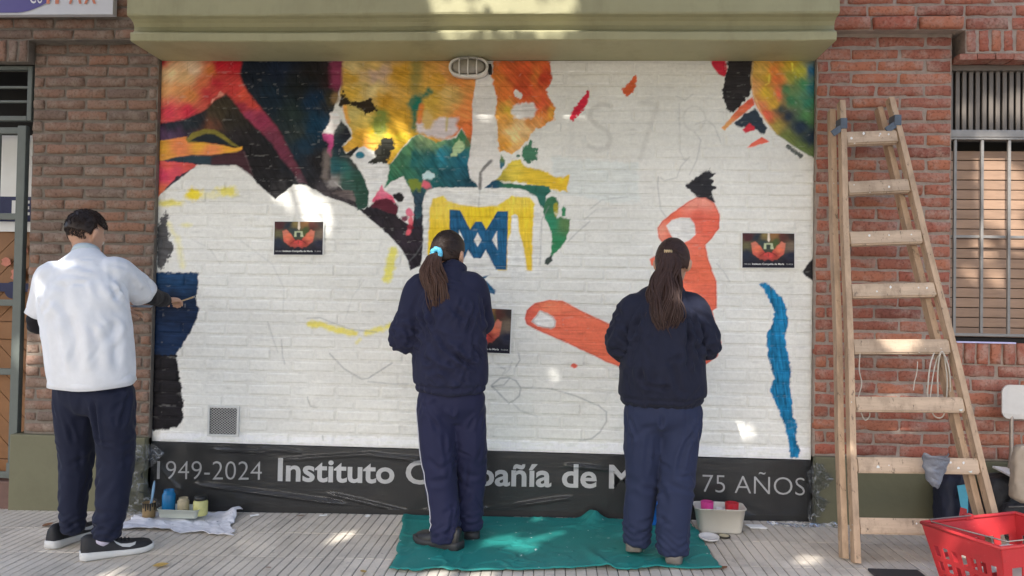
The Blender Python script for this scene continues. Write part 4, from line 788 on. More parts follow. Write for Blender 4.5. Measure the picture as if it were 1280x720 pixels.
# ------------------------------------------------------------------ prints taped to the wall
print_m = bpy.data.materials.new('colour print'); print_m.use_nodes = True; _paint_nodes(print_m, 0.45, 0.0)
def wall_print(c4, label, grp):
    """c4: sketch corners TL, TR, BR, BL of the printed picture"""
    t = thing('picture_print', label, 'print', (0, 0, 0), 0, grp)
    Q = [on_y(*c, -0.012) for c in c4]
    nx, ny = 100, 70; U, V_ = np.meshgrid(np.linspace(0, 1, nx), np.linspace(0, 1, ny)); U = U.ravel()[:, None]; V_ = V_.ravel()[:, None]
    P = (Q[0]*(1-U)+Q[1]*U)*(1-V_)+(Q[3]*(1-U)+Q[2]*U)*V_
    P[:, 1] = -0.0105-0.002*np.sin(U[:, 0]*3.1)
    X = U[:, 0]*100; Y = V_[:, 0]*70
    p = Paint(X, Y, lin((38, 36, 44))*KA)
    p.poly([(-5, -5), (105, -5), (105, 75), (-5, 75)], field=[(10, 8, (70, 34, 40)), (28, 8, (34, 44, 56)), (42, 6, (128, 112, 70)), (60, 6, (134, 96, 60)), (78, 8, (84, 48, 44)), (95, 6, (50, 44, 44)), (8, 26, (92, 88, 62)), (92, 28, (112, 98, 84)), (8, 45, (34, 42, 58)), (95, 45, (36, 40, 58)), (40, 20, (44, 58, 62)), (62, 18, (66, 82, 48)), (50, 60, (34, 32, 40), 2), (15, 62, (30, 32, 46), 2), (85, 62, (34, 32, 44), 2)], warp=6, soft=1, rough=0, seed=101)
    for s in (1, -1):
        f = lambda x: 50+s*(x-50)
        p.poly([(f(17), 20), (f(25), 17), (f(33), 25), (f(41), 36), (f(44), 40), (f(50), 38), (f(50), 52), (f(40), 54), (f(30), 50), (f(21), 43), (f(18), 30)], rough=.6, soft=1.2, field=[(f(22), 24, (196, 116, 96)), (f(28), 34, (210, 112, 82)), (f(24), 42, (190, 92, 78)), (f(45), 44, (196, 72, 68)), (f(36), 46, (150, 62, 52))], seed=102)
        p.stroke([(f(34), 46), (f(42), 40), (f(46), 39)], 1.6, (80, 26, 30), .8, 1)
        p.stroke([(f(42), 55), (f(56), 48), (f(66), 52)], 3, (160, 72, 66), .8, 1.2)
    p.poly([(42, 20), (58, 20), (60, 32), (41, 32)], (176, 184, 150), .3, 1); p.poly([(46, 23), (54, 23), (54, 33), (46, 33)], (52, 62, 60), .3, 1)
    p.poly([(49, -2), (52, -2), (53, 12), (51, 18), (48, 14)], (222, 208, 190), .3, 1)
    p.poly([(-5, 58), (105, 58), (105, 75), (-5, 75)], (30, 30, 42), .2, 2, .8)
    m = bpy.data.meshes.new('picture'); m.from_pydata(P.tolist(), [], grid_faces(nx, ny).tolist()); colour(m, np.clip(p.C, 0, 1)); m.materials.append(print_m); obj('picture', m, None, t, True)
    ce = (Q[0]+Q[1]+Q[2]+Q[3])/4; E = [ce+(q-ce)*1.045 for q in Q]
    MB().add([(e[0], -0.0095, e[2]) for e in E]+[(e[0], -0.0085, e[2]) for e in E], [(0, 1, 2, 3), (7, 6, 5, 4), (0, 4, 5, 1), (1, 5, 6, 2), (2, 6, 7, 3), (3, 7, 4, 0)]).build('paper', PAPER, t)
    w = Q[2][0]-Q[3][0]; sl = (Q[2][2]-Q[3][2])/w; zb = Q[3][2]+0.017
    text_on_wall('Instituto Compañía de María', 'caption', PAPER, Q[3][0]+.185*w, Q[3][0]+.80*w, zb+sl*.185*w, 0.011, -0.0145, t, 0.02, sl)
    text_on_wall('1949-2024', 'caption', LETT, Q[3][0]+.03*w, Q[3][0]+.16*w, zb+sl*.03*w, 0.008, -0.0145, t, 0.0, sl)
    text_on_wall('75 AÑOS', 'caption', LETT, Q[3][0]+.84*w, Q[3][0]+.97*w, zb+sl*.84*w, 0.008, -0.0145, t, 0.0, sl)
    return t
GP = 'prints of the mural design taped on the wall'
wall_print([(343.3, 277), (404, 277.3), (403, 318.5), (342.2, 318.2)], 'small colour print of the mural design taped on the left white hand', GP)
wall_print([(928.2, 291.3), (993, 292), (993, 334.8), (928, 334.5)], 'small colour print of the mural design taped between coral hand and right brick wall', GP)
wall_print([(572, 383.5), (639.5, 387), (637, 442), (569.5, 439)], 'colour print of the mural design half hidden beside the ponytailed girl', GP)

# ------------------------------------------------------------------ vent and lamp
VM = mat('grey vent mesh', (0.42, 0.42, 0.41), 0.5, 0.15, 30, 0.1)
A = on_y(260, 507, -0.012); B = on_y(298, 546, -0.012)
vt = thing('air_vent', 'small square white vent with diamond mesh low on the mural wall', 'vent', ((A[0]+B[0])/2, 0, (A[2]+B[2])/2))
hw = (B[0]-A[0])/2; hh = (A[2]-B[2])/2
mb = MB()
for (a, b, c, d) in ((-hw, hw, hh-.012, hh), (-hw, hw, -hh, -hh+.012), (-hw, -hw+.012, -hh+.0121, hh-.0121), (hw-.012, hw, -hh+.0121, hh-.0121)): mb.box(a, b, -0.016, 0.004, c, d)
mb.build('frame', mat('white vent frame', (0.62, 0.62, 0.6), 0.5, 0.1, 20, 0.1), vt)
MB().box(-hw+.012, hw-.012, -0.0035, 0.0, -hh+.012, hh-.012).build('backing', DARK, vt)
mb = MB(); g = 0.0135; W2, H2 = hw-.012, hh-.012
for s in (1, -1):
    for k in range(-26, 27):
        P = [(-W2, -H2), (W2, -H2), (W2, H2), (-W2, H2)]; c0 = k*g*0.9; nrm = math.hypot(0.75, 1)
        P = clip_poly(P, .75*s/nrm, 1/nrm, c0+.0018); P = clip_poly(P, -.75*s/nrm, -1/nrm, -c0+.0018) if P else P
        if len(P) >= 3: mb.add([(p[0], -0.007 if s > 0 else -0.0085, p[1]) for p in P], [tuple(range(len(P)))])
mb.build('mesh', VM, vt)
LMW = mat('off white lamp metal', (0.72, 0.69, 0.63), 0.45, 0.12, 20, 0.1)
lc = on_y(585.5, 83, -0.075)
lp = thing('bulkhead_lamp', 'oval white caged bulkhead lamp fixed below the beam above the flame', 'lamp', tuple(lc))
def oval(rx, rz, y0, y1, taper=1.0, nn=28, e=2.6):
    vs = []; 
    for (y, s) in ((y0, 1.0), (y1, taper)):
        for k in range(nn):
            a = 2*math.pi*k/nn; ca, sa = math.cos(a), math.sin(a); vs.append((s*rx*np.sign(ca)*abs(ca)**(2/e), y, s*rz*np.sign(sa)*abs(sa)**(2/e)))
    return vs, [(k, (k+1) % nn, nn+(k+1) % nn, nn+k) for k in range(nn)]+[tuple(range(nn))[::-1], tuple(nn+k for k in range(nn))]
MB().add(*oval(.118, .058, .075, .02)).build('base', LMW, lp, True)
GL = mat('ribbed lamp glass', (0.30, 0.27, 0.22), 0.25, 0.2, 40, 0.3, 90)
MB().add(*oval(.104, .046, .02, -.022, .8)).build('glass', GL, lp, True)
rp_ = [(.112*np.sign(math.cos(a))*abs(math.cos(a))**.77, 0.008, .054*np.sign(math.sin(a))*abs(math.sin(a))**.77) for a in np.linspace(0, 2*math.pi, 33)]
MB().tube(rp_, .009, 8, ref=(0, 1, 0)).build('rim', LMW, lp, True)
for xx in (-.052, 0.0, .052): MB().tube([(xx, .008, .055), (xx, -.02, .044), (xx, -.03, .02), (xx, -.031, -.02), (xx, -.02, -.044), (xx, .008, -.055)], .0042, 6, ref=(1, 0, 0)).build('cage_bar', LMW, lp, True)
MB().box(.118, .136, .01, .075, -.03, .02, .004).build('gland', DARK, lp)
# ------------------------------------------------------------------ ladder
LW = mat('bare ladder wood', (0.46, 0.325, 0.22), 0.8, 0.3, 5, 0.35, 30, stretch=(6, 6, 0.8), dist=0.003)
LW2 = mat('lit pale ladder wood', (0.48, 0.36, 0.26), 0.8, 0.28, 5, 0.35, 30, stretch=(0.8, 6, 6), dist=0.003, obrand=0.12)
BLUT = mat('blue grey hinge metal', (0.10, 0.12, 0.15), 0.5, 0.2, 30, 0.1, metal=0.4)
SPOT = mat('white paint drops', (0.75, 0.74, 0.72), 0.5, 0.05, 20, 0.0)
for m_ in (LW, LW2): stain(m_, 9, .50, (.20, .14, .095), .6, .2, (1, 1, .5)); stain(m_, 40, .60, (.10, .075, .055), .7, .05, (1, 1, .4))
ld = thing('wooden_ladder', 'tall bare wooden stepladder folded and leaned on the red brick wall', 'ladder', (0, 0, 0))
f0 = on_g(1071, 704); fy, ty = f0[1]+0.0, -0.17
tL = on_y(1051, 128, ty); tR = on_y(1112, 124, ty)
fL = np.array([f0[0]-0.006, fy, gz(f0[0])+0.002]); bx_ = on_y(1257, 700, fy); fR = np.array([bx_[0], fy, gz(bx_[0])+0.002])
def frame(fL, fR, tL, tR, nm, w=0.030, d=0.055, rungs=True):
    ax = (tL+tR)/2-(fL+fR)/2; ax /= np.linalg.norm(ax); nrm = np.cross([1, 0, 0], ax)
    for a, b in ((fL, tL), (fR, tR)):
        mb = MB(); n = 26; vs = []
        t = (b-a)/np.linalg.norm(b-a); s = np.cross(nrm, t); s /= np.linalg.norm(s)
        for i in range(n+1):
            p = a+(b-a)*i/n+s*0.0025*math.sin(i*.5+a[0]*9)
            for q, r_ in ((-1, -1), (1, -1), (1, 1), (-1, 1)): vs.append(p+s*q*w/2*(1+.03*math.sin(i*2.1))+nrm*r_*d/2)
        fs = [(4*i+k, 4*i+(k+1) % 4, 4*i+4+(k+1) % 4, 4*i+4+k) for i in range(n) for k in range(4)]+[(3, 2, 1, 0), (4*n, 4*n+1, 4*n+2, 4*n+3)]
        mb.add(vs, fs).build('rail', LW, ld)
    return nrm
nrm = frame(fL, fR, tL, tR, 'front')
bo = np.array([-0.034, 0.068, 0.0]); to = np.array([-0.034, 0.062, -0.035])
def gfix(p): return np.array([p[0], p[1], gz(p[0])+0.002])
frame(gfix(fL+bo), gfix(fR+[-0.036, .068, 0]), tL+to, tR+[-.038, .062, -.04], 'rear')
for py in (175, 236, 300, 365, 434, 506, 582, 657):
    # point on the left rail at that height in the sketch
    best = min(np.linspace(0, 1, 400), key=lambda t: abs(sketch_xy((fL+(tL-fL)*t)[None])[1][0]-py))
    a = fL+(tL-fL)*best; b = fR+(tR-fR)*(best+random.uniform(-.002, .002)); u = (b-a)/np.linalg.norm(b-a)
    a2, b2 = a+u*0.013-nrm*0.0, b-u*0.013
    bm = bmesh.new(); bmesh.ops.create_cube(bm, size=1); Lr = np.linalg.norm(b2-a2)
    for v in bm.verts: v.co = Vector((v.co.x*Lr, v.co.y*0.045, v.co.z*0.078))
    bmesh.ops.bevel(bm, geom=list(bm.edges), offset=0.008, segments=2, affect='EDGES')
    r = MB().bm(bm).build('rung', LW2, ld); ang = math.atan2(nrm[2], -nrm[1]) if False else -math.atan2((tL-fL)[1], (tL-fL)[2])
    r.location = (a2+b2)/2; r.rotation_euler = (ang, -math.asin(u[2]), math.atan2(u[1], u[0]))
    mb = MB()
    for q in range(random.randint(3, 6)):
        t = random.uniform(.1, .9); p = a2+(b2-a2)*t-nrm*0.024*np.sign(nrm[1])*1.0
        p = a2+(b2-a2)*t+np.array([0, -0.0245, random.uniform(-.02, .03)-0.005]); rr = random.uniform(.003, .008)
        mb.add([(p[0]+rr*math.cos(k), p[1]-.0006+.2*rr*0, p[2]+rr*random.uniform(.7, 1.5)*math.sin(k)) for k in np.linspace(0, 5.5, 7)], [tuple(range(7))])
    o_ = mb.build('paint_drops', SPOT, ld, fix=False); o_['kind'] = 'stuff'
for t_, dx in ((tL, 0), (tR, 0)):
    ax = (fL-tL) if dx == 0 and t_ is tL else (fR-tR); ax = ax/np.linalg.norm(ax)
    p = t_+ax*0.14
    MB().box(-.019, .019, -.039, .039, -.03, .03, .003).build('hinge_band', BLUT, ld).location = p
    h = MB().box(-.05, .01, -.006, .006, -.018, .018, .003).build('hinge_plate', BLUT, ld); h.location = p+[-.02, -.03, -.03]; h.rotation_euler = (0, -.6, 0)
# cords on the ladder
CORD = mat('dirty white cord', (0.50, 0.46, 0.40), 0.8, 0.15, 30, 0.2)
def cord(name, label, pts, r=0.0035):
    P = np.array(pts, float); t = np.linspace(0, len(P)-1, len(P)*7); i = np.clip(t.astype(int), 0, len(P)-2); f = (t-i)[:, None]
    g = lambda k: P[np.clip(k, 0, len(P)-1)]
    Q = 0.5*(2*g(i)+(g(i+1)-g(i-1))*f+(2*g(i-1)-5*g(i)+4*g(i+1)-g(i+2))*f**2+(3*g(i)-g(i-1)-3*g(i+1)+g(i+2))*f**3)
    return tag(MB().tube(Q, r, 6).build(name, CORD, None, True), label, 'cord')
Yc = -0.52
cp = lambda px, py, dy=0.0: on_y(px, py, Yc+dy)
mb_pts = [(1168, 440), (1163, 455), (1160, 480), (1160, 498), (1166, 505), (1172, 498), (1172, 470), (1174, 448), (1178, 440), (1186, 460), (1188, 490), (1186, 500)]
cord('hanging_cord', 'looped white cord knotted on the right end of a ladder rung', [cp(*q, -.02*math.sin(i)) for i, q in enumerate(mb_pts)], .004)
cord('hanging_cord', 'second strand of pale cord dangling beside the ladder\'s right rail', [cp(*q) for q in [(1176, 440), (1170, 452), (1165, 478), (1163, 502), (1168, 520), (1180, 518), (1184, 480), (1181, 450), (1178, 438)]], .0035)
cord('hanging_cord', 'thin frayed cord hanging beside the ladder\'s left rail', [cp(*q) for q in [(1075, 442), (1074, 462), (1077, 480), (1073, 500), (1080, 524), (1087, 520), (1086, 508)]], .003)
cord('hanging_cord', 'short thin string hanging between two middle ladder rungs', [cp(*q) for q in [(1147, 452), (1146, 466), (1143, 478), (1142, 488)]], .0025)
# bag on the rung
BAGP = mat('grey thin plastic', (0.16, 0.17, 0.20), 0.3, 0.3, 25, 0.5, 40, dist=0.01)
def crumple(nx, ny, fn):
    U, V_ = np.meshgrid(np.linspace(0, 1, nx), np.linspace(0, 1, ny)); return np.stack(fn(U.ravel(), V_.ravel()), 1), grid_faces(nx, ny)
c = on_y(1164, 572, -0.70)
def _pb(u, v):
    a = u*2*math.pi; w = (0.062*(1-v)**.7+.012)*(1+.35*fbm(u*6, v*4, 61, 2)); x = c[0]+w*np.cos(a)+.01*fbm(v*4, u, 3, 2); y = -.71-.03*np.abs(np.sin(a))*(1+.6*fbm(u*5, v*6, 62, 2))-.02; z = c[2]+.02-.155*v+.02*fbm(u*5, v*3, 63, 2)
    return x, y, z
V, F = crumple(40, 26, _pb); m = bpy.data.meshes.new('plastic_bag'); m.from_pydata(V.tolist(), [], F.tolist()); o = obj('plastic_bag', m, BAGP, None, True); tag(o, 'crumpled grey plastic bag hanging on a low ladder rung', 'bag')

# ------------------------------------------------------------------ bags, chair behind the ladder
BLK = mat('black nylon', (0.018, 0.018, 0.021), 0.55, 0.25, 20, 0.5, 60, dist=0.006, sheen=0.1)
NVB = mat('navy nylon', (0.013, 0.016, 0.034), 0.6, 0.2, 20, 0.4, 60, dist=0.006)
TUR = mat('turquoise cloth', (0.10, 0.40, 0.52), 0.7, 0.15, 20, 0.3); RDC = mat('red cloth', (0.5, 0.05, 0.05), 0.7, 0.15, 20, 0.2); BEIGE = mat('beige canvas', (0.34, 0.28, 0.22), 0.85, 0.15, 20, 0.4)
def sack(w, d, h, seed, lean=0.0, e=3.0, n=40, m_=26):
    vs = []; fs = []
    for j in range(m_):
        t = j/(m_-1); s = (min(1, (t/.10))**.5 if t < .10 else 1.0)*(1-.28*t**3)*(1 if t < .93 else math.sqrt(max(.02, 1-((t-.93)/.07)**2)))
        for k in range(n):
            a = 2*math.pi*k/n; ca, sa = math.cos(a), math.sin(a)
            r = 1+.07*fbm(np.array([k*.55]), np.array([t*7.]), seed, 3)[0]*2
            vs.append((s*r*w/2*np.sign(ca)*abs(ca)**(2/e), s*r*d/2*np.sign(sa)*abs(sa)**(2/e)+lean*t, h*t+.012*fbm(np.array([k*.6]), np.array([t*5.]), seed+2, 2)[0]))
    for j in range(m_-1):
        for k in range(n): k2 = (k+1) % n; fs.append((j*n+k, j*n+k2, (j+1)*n+k2, (j+1)*n+k))
    fs += [tuple(range(n))[::-1], tuple((m_-1)*n+k for k in range(n))]
    return MB().add(vs, fs)
g1 = on_g(1238, 656); bp1 = thing('backpack', 'black backpack on the pavement against the plinth behind the red basket', 'backpack', (g1[0], -0.24, gz(g1[0])), -0.1)
sack(.33, .20, .33, 5, .05).build('body', BLK, bp1, True)
sack(.24, .09, .19, 8).build('front_pocket', BLK, bp1, True).location = (0, -.115, .02)
MB().tube([(-.06, -.07, .20), (-.03, -.10, .27), (-.02, -.02, .35), (.04, .0, .36), (.06, -.02, .30)], .011, 8, r2=.004).build('strap', BLK, bp1, True)
MB().tube([(-.09, -.16, .195), (.0, -.165, .205), (.09, -.16, .195)], .0035, 6).build('zip', STEEL, bp1, True)
pp = MB().box(-.11, .10, -.10, .06, .0, .012, .003).build('paper_stack', PAPER); pp.location = (g1[0]+.03, -0.24, gz(g1[0])+.345); pp.rotation_euler = (.12, .08, .1); tag(pp, 'white papers lying on top of the black backpack', 'papers')
g2 = on_g(1185, 652); bp2 = thing('school_bag', 'navy school bag with turquoise and red panel behind the ladder\'s right rail', 'bag', (g2[0]-0.085, -0.24, gz(g2[0])), .15)
sack(.20, .18, .33, 15, .05).build('body', NVB, bp2, True)
mb = MB(); mb.add([(-.075, -.101, .07), (-.03, -.104, .04), (-.01, -.104, .16), (.0, -.088, .30), (-.06, -.084, .29), (-.05, -.10, .18)], [(0, 1, 2, 5), (5, 2, 3, 4)]); mb.build('turquoise_panel', TUR, bp2, fix=False)
mb = MB(); mb.add([(-.065, -.106, .12), (-.02, -.108, .11), (-.02, -.108, .17), (-.055, -.106, .18)], [(0, 1, 2, 3)]); mb.build('red_patch', RDC, bp2, fix=False)
MB().tube([(-.05, -.07, .22), (-.02, -.07, .32), (.03, -.03, .38), (.06, -.02, .32), (.06, -.08, .22)], .012, 8, r2=.004).build('strap', NVB, bp2, True)
# chair
CHW = mat('worn white chair plastic', (0.60, 0.57, 0.53), 0.45, 0.12, 8, 0.1); CHM = mat('chair tube', (0.30, 0.25, 0.21), 0.4, 0.2, 20, 0.1, metal=0.4)
cl_ = on_y(1254, 524, -0.20); ch = thing('school_chair', 'small white backed chair with metal tube legs at the right photo edge', 'chair', (cl_[0]+0.19, -0.20, gz(3.2)), -.06)
zb = cl_[2]-gz(3.2)
def plate(w, z0, z1, y, th, r=.045, bow=.02):
    P = []
    for (cx_, cz_, a0) in ((w/2-r, z1-r, 0), (-w/2+r, z1-r, 90), (-w/2+r, z0+r, 180), (w/2-r, z0+r, 270)):
        for k in range(7): a_ = math.radians(a0+15*k); P.append((cx_+r*math.cos(a_), cz_+r*math.sin(a_)))
    n_ = len(P); f_ = lambda x_: y+bow*(1-(2*x_/w)**2)
    return MB().add([(p_[0], f_(p_[0]), p_[1]) for p_ in P]+[(p_[0], f_(p_[0])+th, p_[1]) for p_ in P], [tuple(range(n_)), tuple(range(n_, 2*n_))[::-1]]+[(i, (i+1) % n_, n_+(i+1) % n_, n_+i) for i in range(n_)])
plate(.38, zb, zb+.19, 0, .012).build('backrest', CHW, ch)
MB().box(-.15, .19, -.40, -.04, .435, .452, .006).build('seat', CHW, ch)
for s in (-1, 1):
    MB().tube([(s*.13, .018, zb+.12), (s*.135, .012, zb-.02), (s*.15, -.02, .46), (s*.165, .0, .2), (s*.17, .03, .0)], .011, 8).build('leg', CHM, ch, True)
    MB().tube([(s*.14, -.06, .425), (s*.14, -.33, .425), (s*.15, -.375, .40), (s*.16, -.40, .0)], .011, 8).build('leg', CHM, ch, True)
cb = on_y(1277, 575, -0.66); hb_ = sack(.19, .10, .30, 25).build('cloth_bag', BEIGE, None, True); hb_.location = (cb[0]+.045, -0.66, cb[2]-.22); tag(hb_, 'beige cloth bag hanging on the chair at the right photo edge', 'bag')

# ------------------------------------------------------------------ red basket with bucket
RED = mat('red moulded plastic', (0.46, 0.03, 0.034), 0.42, 0.16, 6, 0.1, 40); stain(RED, 12, .56, (.30, .03, .03), .5, .12); stain(RED, 60, .64, (.55, .25, .22), .5, .04, (1, 1, 3))
RH = 0.27
K0 = on_z(1158, 655, gz(2.7)+RH)
d1 = on_z(1280, 631, gz(2.9)+RH)-K0; d1[2] = 0; d2 = on_z(1250, 722, gz(2.7)+RH)-K0; d2[2] = 0
e1 = np.array([math.cos(.26), math.sin(.26), 0]); e2 = np.array([e1[1], -e1[0], 0]); e2 = e2 if e2@d2 > 0 else -e2
BLn, BWd = 0.50, 0.44
bk = thing('shopping_basket', 'red plastic shopping basket with square holes in the near right corner', 'basket', (K0[0], K0[1], gz(K0[0])), math.atan2(e1[1], e1[0]))
bk.rotation_euler = (-.05, -.05, math.atan2(e1[1], e1[0])); bk.location.z += .012
sgn = 1 if (np.cross(e1, e2)[2] > 0) else -1
def bwall(nm, a, b, ab, bb, holes):
    """wall between rim points a,b and floor points ab,bb with a grid of holes"""
    a, b, ab, bb = [np.array(q, float) for q in (a, b, ab, bb)]
    us = [0.0]; n = holes
    for k in range(n): us += [0.05+0.9*(k+.22)/n, 0.05+0.9*(k+.80)/n]
    us.append(1.0); vz = [0, .34, .52, .60, .76, .82, .94, 1.0]
    vs = []; fs = []
    for v in vz:
        for u in us: vs.append((a*(1-u)+b*u)*(1-v)+(ab*(1-u)+bb*u)*v)
    m_ = len(us)
    for j in range(len(vz)-1):
        for i in range(m_-1):
            if (i % 2 == 1) and (j in (1, 3, 5)): continue
            fs.append((j*m_+i, j*m_+i+1, (j+1)*m_+i+1, (j+1)*m_+i))
    o = MB().add(vs, fs).build(nm, RED, bk); md = o.modifiers.new('thick', 'SOLIDIFY'); md.thickness = .004; md.offset = 0
    return o
A_, B_, C_, D_ = (0, 0, RH), (BLn, 0, RH), (BLn, sgn*BWd, RH), (0, sgn*BWd, RH); k_ = .045
a_, b_, c_, d_ = (k_, sgn*k_, .012), (BLn-k_, sgn*k_, .012), (BLn-k_, sgn*(BWd-k_), .012), (k_, sgn*(BWd-k_), .012)
bwall('wall', A_, B_, a_, b_, 5); bwall('wall', B_, C_, b_, c_, 7); bwall('wall', C_, D_, c_, d_, 5); bwall('wall', D_, A_, d_, a_, 7)
MB().add([a_, b_, c_, d_], [(0, 1, 2, 3)]).build('floor', RED, bk)
MB().tube([A_, B_, C_, D_, A_, B_], .009, 8, ref=(0, 0, 1), cap=False).build('rim', RED, bk, True)
WIRE = mat('handle wire', (0.35, 0.30, 0.28), 0.35, 0.15, 20, 0.1, metal=0.7)
MB().tube([(BLn*.5, -.008*sgn, RH+.005), (BLn*.47, .03*sgn, RH+.018), (.03, .02*sgn, RH+.016), (.012, .05*sgn, RH+.014), (.03, BWd*.5*sgn, RH+.014), (.06, (BWd-.03)*sgn, RH+.013), (BLn*.48, (BWd-.02)*sgn, RH+.016), (BLn*.5, (BWd+.006)*sgn, RH+.005)], .0035, 6).build('handle', WIRE, bk, True)
MB().box(BLn*.5-.02, BLn*.5+.02, min(-.02*sgn, .008*sgn), max(-.02*sgn, .008*sgn), RH-.01, RH+.016, .004).build('handle_hinge', RED, bk)
WBK = mat('white bucket plastic', (0.66, 0.64, 0.62), 0.35, 0.06, 8, 0.05)
bc = np.array([K0[0], K0[1], 0])+e1*.31+e2*.20; bu = thing('paint_bucket', 'white paint bucket with lid standing inside the red basket', 'bucket', (bc[0], bc[1], gz(bc[0])+.014))
MB().lathe([(.075, 0), (.088, .165)], n=28).build('tub', WBK, bu, True); MB().lathe([(.084, .1655), (.096, .166), (.096, .183), (.09, .187), (.083, .183), (.04, .182)], n=28).build('lid', WBK, bu, True)
MB().tube([(.094*math.cos(a), .094*math.sin(a), .155-.08*abs(math.sin(a/1.0))*0) for a in np.linspace(3.3, 6.1, 16)], .003, 6).build('handle', WIRE, bu, True)
mt_ = on_z(1115, 716, gz(2.1)+.01); mo = MB().box(-.115, .115, -.09, .065, 0, .012, .004).build('rubber_mat', mat('charcoal rubber', (0.035, 0.036, 0.042), 0.5, 0.15, 12, 0.1)); mo.location = (mt_[0]+.02, mt_[1]-.02, gz(mt_[0])+.003); mo.rotation_euler = (0, TH, -.02); tag(mo, 'flat charcoal square mat on the paving beside the ladder foot', 'mat')

# ------------------------------------------------------------------ green ground cloth
TARP = mat('green cloth', (0.014, 0.205, 0.185), 0.62, 0.16, 7, 0.3, 90, spec=0.35, dist=0.003)
def paint_spots(m, amt):
    nt = m.node_tree; N = nt.nodes; L = nt.links; b = N['Principled BSDF']; src = b.inputs['Base Color'].links[0].from_socket
    tc = N.new('ShaderNodeTexCoord'); no = N.new('ShaderNodeTexNoise'); no.inputs['Scale'].default_value = 26; no.inputs['Detail'].default_value = 3; L.new(tc.outputs['Object'], no.inputs['Vector'])
    mr = N.new('ShaderNodeMapRange'); mr.inputs['From Min'].default_value = amt; mr.inputs['From Max'].default_value = amt+.015; L.new(no.outputs['Fac'], mr.inputs[0])
    mx = N.new('ShaderNodeMix'); mx.data_type = 'RGBA'; L.new(mr.outputs[0], mx.inputs['Factor']); L.new(src, mx.inputs['A']); mx.inputs['B'].default_value = (.55, .62, .60, 1); L.new(mx.outputs['Result'], b.inputs['Base Color'])
paint_spots(TARP, 0.715); stain(TARP, 3.5, .52, (.02, .11, .10), .6, .2); stain(TARP, 14, .60, (.10, .30, .27), .5, .05); paint_spots(LW, 0.735); paint_spots(LW2, 0.72); paint_spots(TILE, 0.775)
q = [on_g(505, 646), on_g(862, 652), on_g(903, 713), on_g(489, 716)]
q[0][1] = -.05; q[1][1] = min(q[1][1], -.05)
def _tp(u, v, dz=0.0, seed=70):
    U = u[:, None]; V_ = v[:, None]
    P = (q[0]*(1-U)+q[1]*U)*(1-V_)+(q[3]*(1-U)+q[2]*U)*V_
    x = P[:, 0]+.022*fbm(v*8, u*3, seed, 3); y = P[:, 1]+.026*fbm(u*13, v*3, seed+1, 3)*np.clip(v*3, 0, 1)
    fold = np.abs(fbm(u*5+v*1.5, v*3, seed+2, 3)); h = .004+.026*np.clip(.22-fold, 0, 1)/.22*np.clip(fbm(u*3, v*2, seed+3, 2)+.35, 0, 1)
    h = h+.07*np.exp(-((u-.66)/.030)**2-((v-.03)/.10)**2)+.026*np.exp(-((u-.60-.10*(v-.5))/.018)**2)*np.clip((v-.55)*3, 0, 1)
    h = h+.010*np.clip(.10-np.abs(fbm(u*11+v*4, v*6-u*3, seed+9, 3)), 0, 1)/.10*np.clip(.6+fbm(u*4, v*3, seed+5, 2)*2, 0, 1)+.012*np.exp(-((v-.985)/.02)**2)+.008*np.exp(-((u-.01)/.015)**2)
    return x, y, gz(x)+.004+h*.8+dz
V, F = crumple(220, 120, _tp); m = bpy.data.meshes.new('ground_cloth'); m.from_pydata(V.tolist(), [], F.tolist()); o = obj('ground_cloth', m, TARP, None, True); md = o.modifiers.new('thick', 'SOLIDIFY'); md.thickness = .003; md.offset = 1
tag(o, 'green cloth spread on the paving under the two girls', 'cloth')

# ------------------------------------------------------------------ plastic tub with cups, lids, blue tray
def rtub(w, d, h, th=.004, taper=.82, r=.035, n=7):
    def ring(s, z, inset=0):
        P = []
        for (cx, cy, a0) in ((w/2-r, d/2-r, 0), (-w/2+r, d/2-r, 90), (-w/2+r, -d/2+r, 180), (w/2-r, -d/2+r, 270)):
            for k in range(n): a = math.radians(a0+90*k/(n-1)); P.append(((cx+(r-inset)*math.cos(a))*s, (cy+(r-inset)*math.sin(a))*s, z))
        return P
    rings = [ring(taper*.96, 0), ring(taper, .006), ring(1, h-.004), ring(1.045, h-.004), ring(1.045, h), ring(.985, h), ring(taper*.985, .010), ring(taper*.9, .007)]
    vs = sum(rings, []); k = 4*n; fs = [(i*k+j, i*k+(j+1) % k, (i+1)*k+(j+1) % k, (i+1)*k+j) for i in range(len(rings)-1) for j in range(k)]
    fs += [tuple(range(k))[::-1], tuple((len(rings)-1)*k+j for j in range(k))]
    return MB().add(vs, fs)
TUB = mat('milky plastic', (0.60, 0.57, 0.50), 0.4, 0.06, 8, 0.05, sss=0.0)
gt_ = on_g(903, 667); tb = rtub(.27, .17, .135, taper=.86).build('plastic_tub', TUB, None, True); tb.location = (gt_[0]-.005, gt_[1]+.06, gz(gt_[0])+.004); tb.rotation_euler = (0, TH, -.06); tag(tb, 'milky white plastic tub on the paving below the dates', 'tub')
MAG = mat('magenta plastic', (0.55, 0.04, 0.22), 0.3, 0.1, 10, 0.0); CRI = mat('crimson plastic', (0.42, 0.012, 0.02), 0.3, 0.1, 10, 0.0)
def cup(name, label, mt, p, r=.032, h=.085):
    o = MB().lathe([(r*.82, 0), (r, h), (r*.94, h), (r*.76, .006), (r*.2, .005)], n=22).build(name, mt, None, True); o.location = p; return tag(o, label, 'cup')
cz = gz(gt_[0])+.012
cup('paint_cup', 'magenta plastic cup standing in the milky tub', MAG, (gt_[0]-.075, gt_[1]+.055, cz), .036, .15); cup('paint_cup', 'crimson plastic cup standing in the milky tub', CRI, (gt_[0]+.06, gt_[1]+.045, cz), .038, .15)
cup('paint_cup', 'small pale cup lying low in the milky tub between the red cups', WBK, (gt_[0]-.012, gt_[1]+.04, cz), .02, .12)
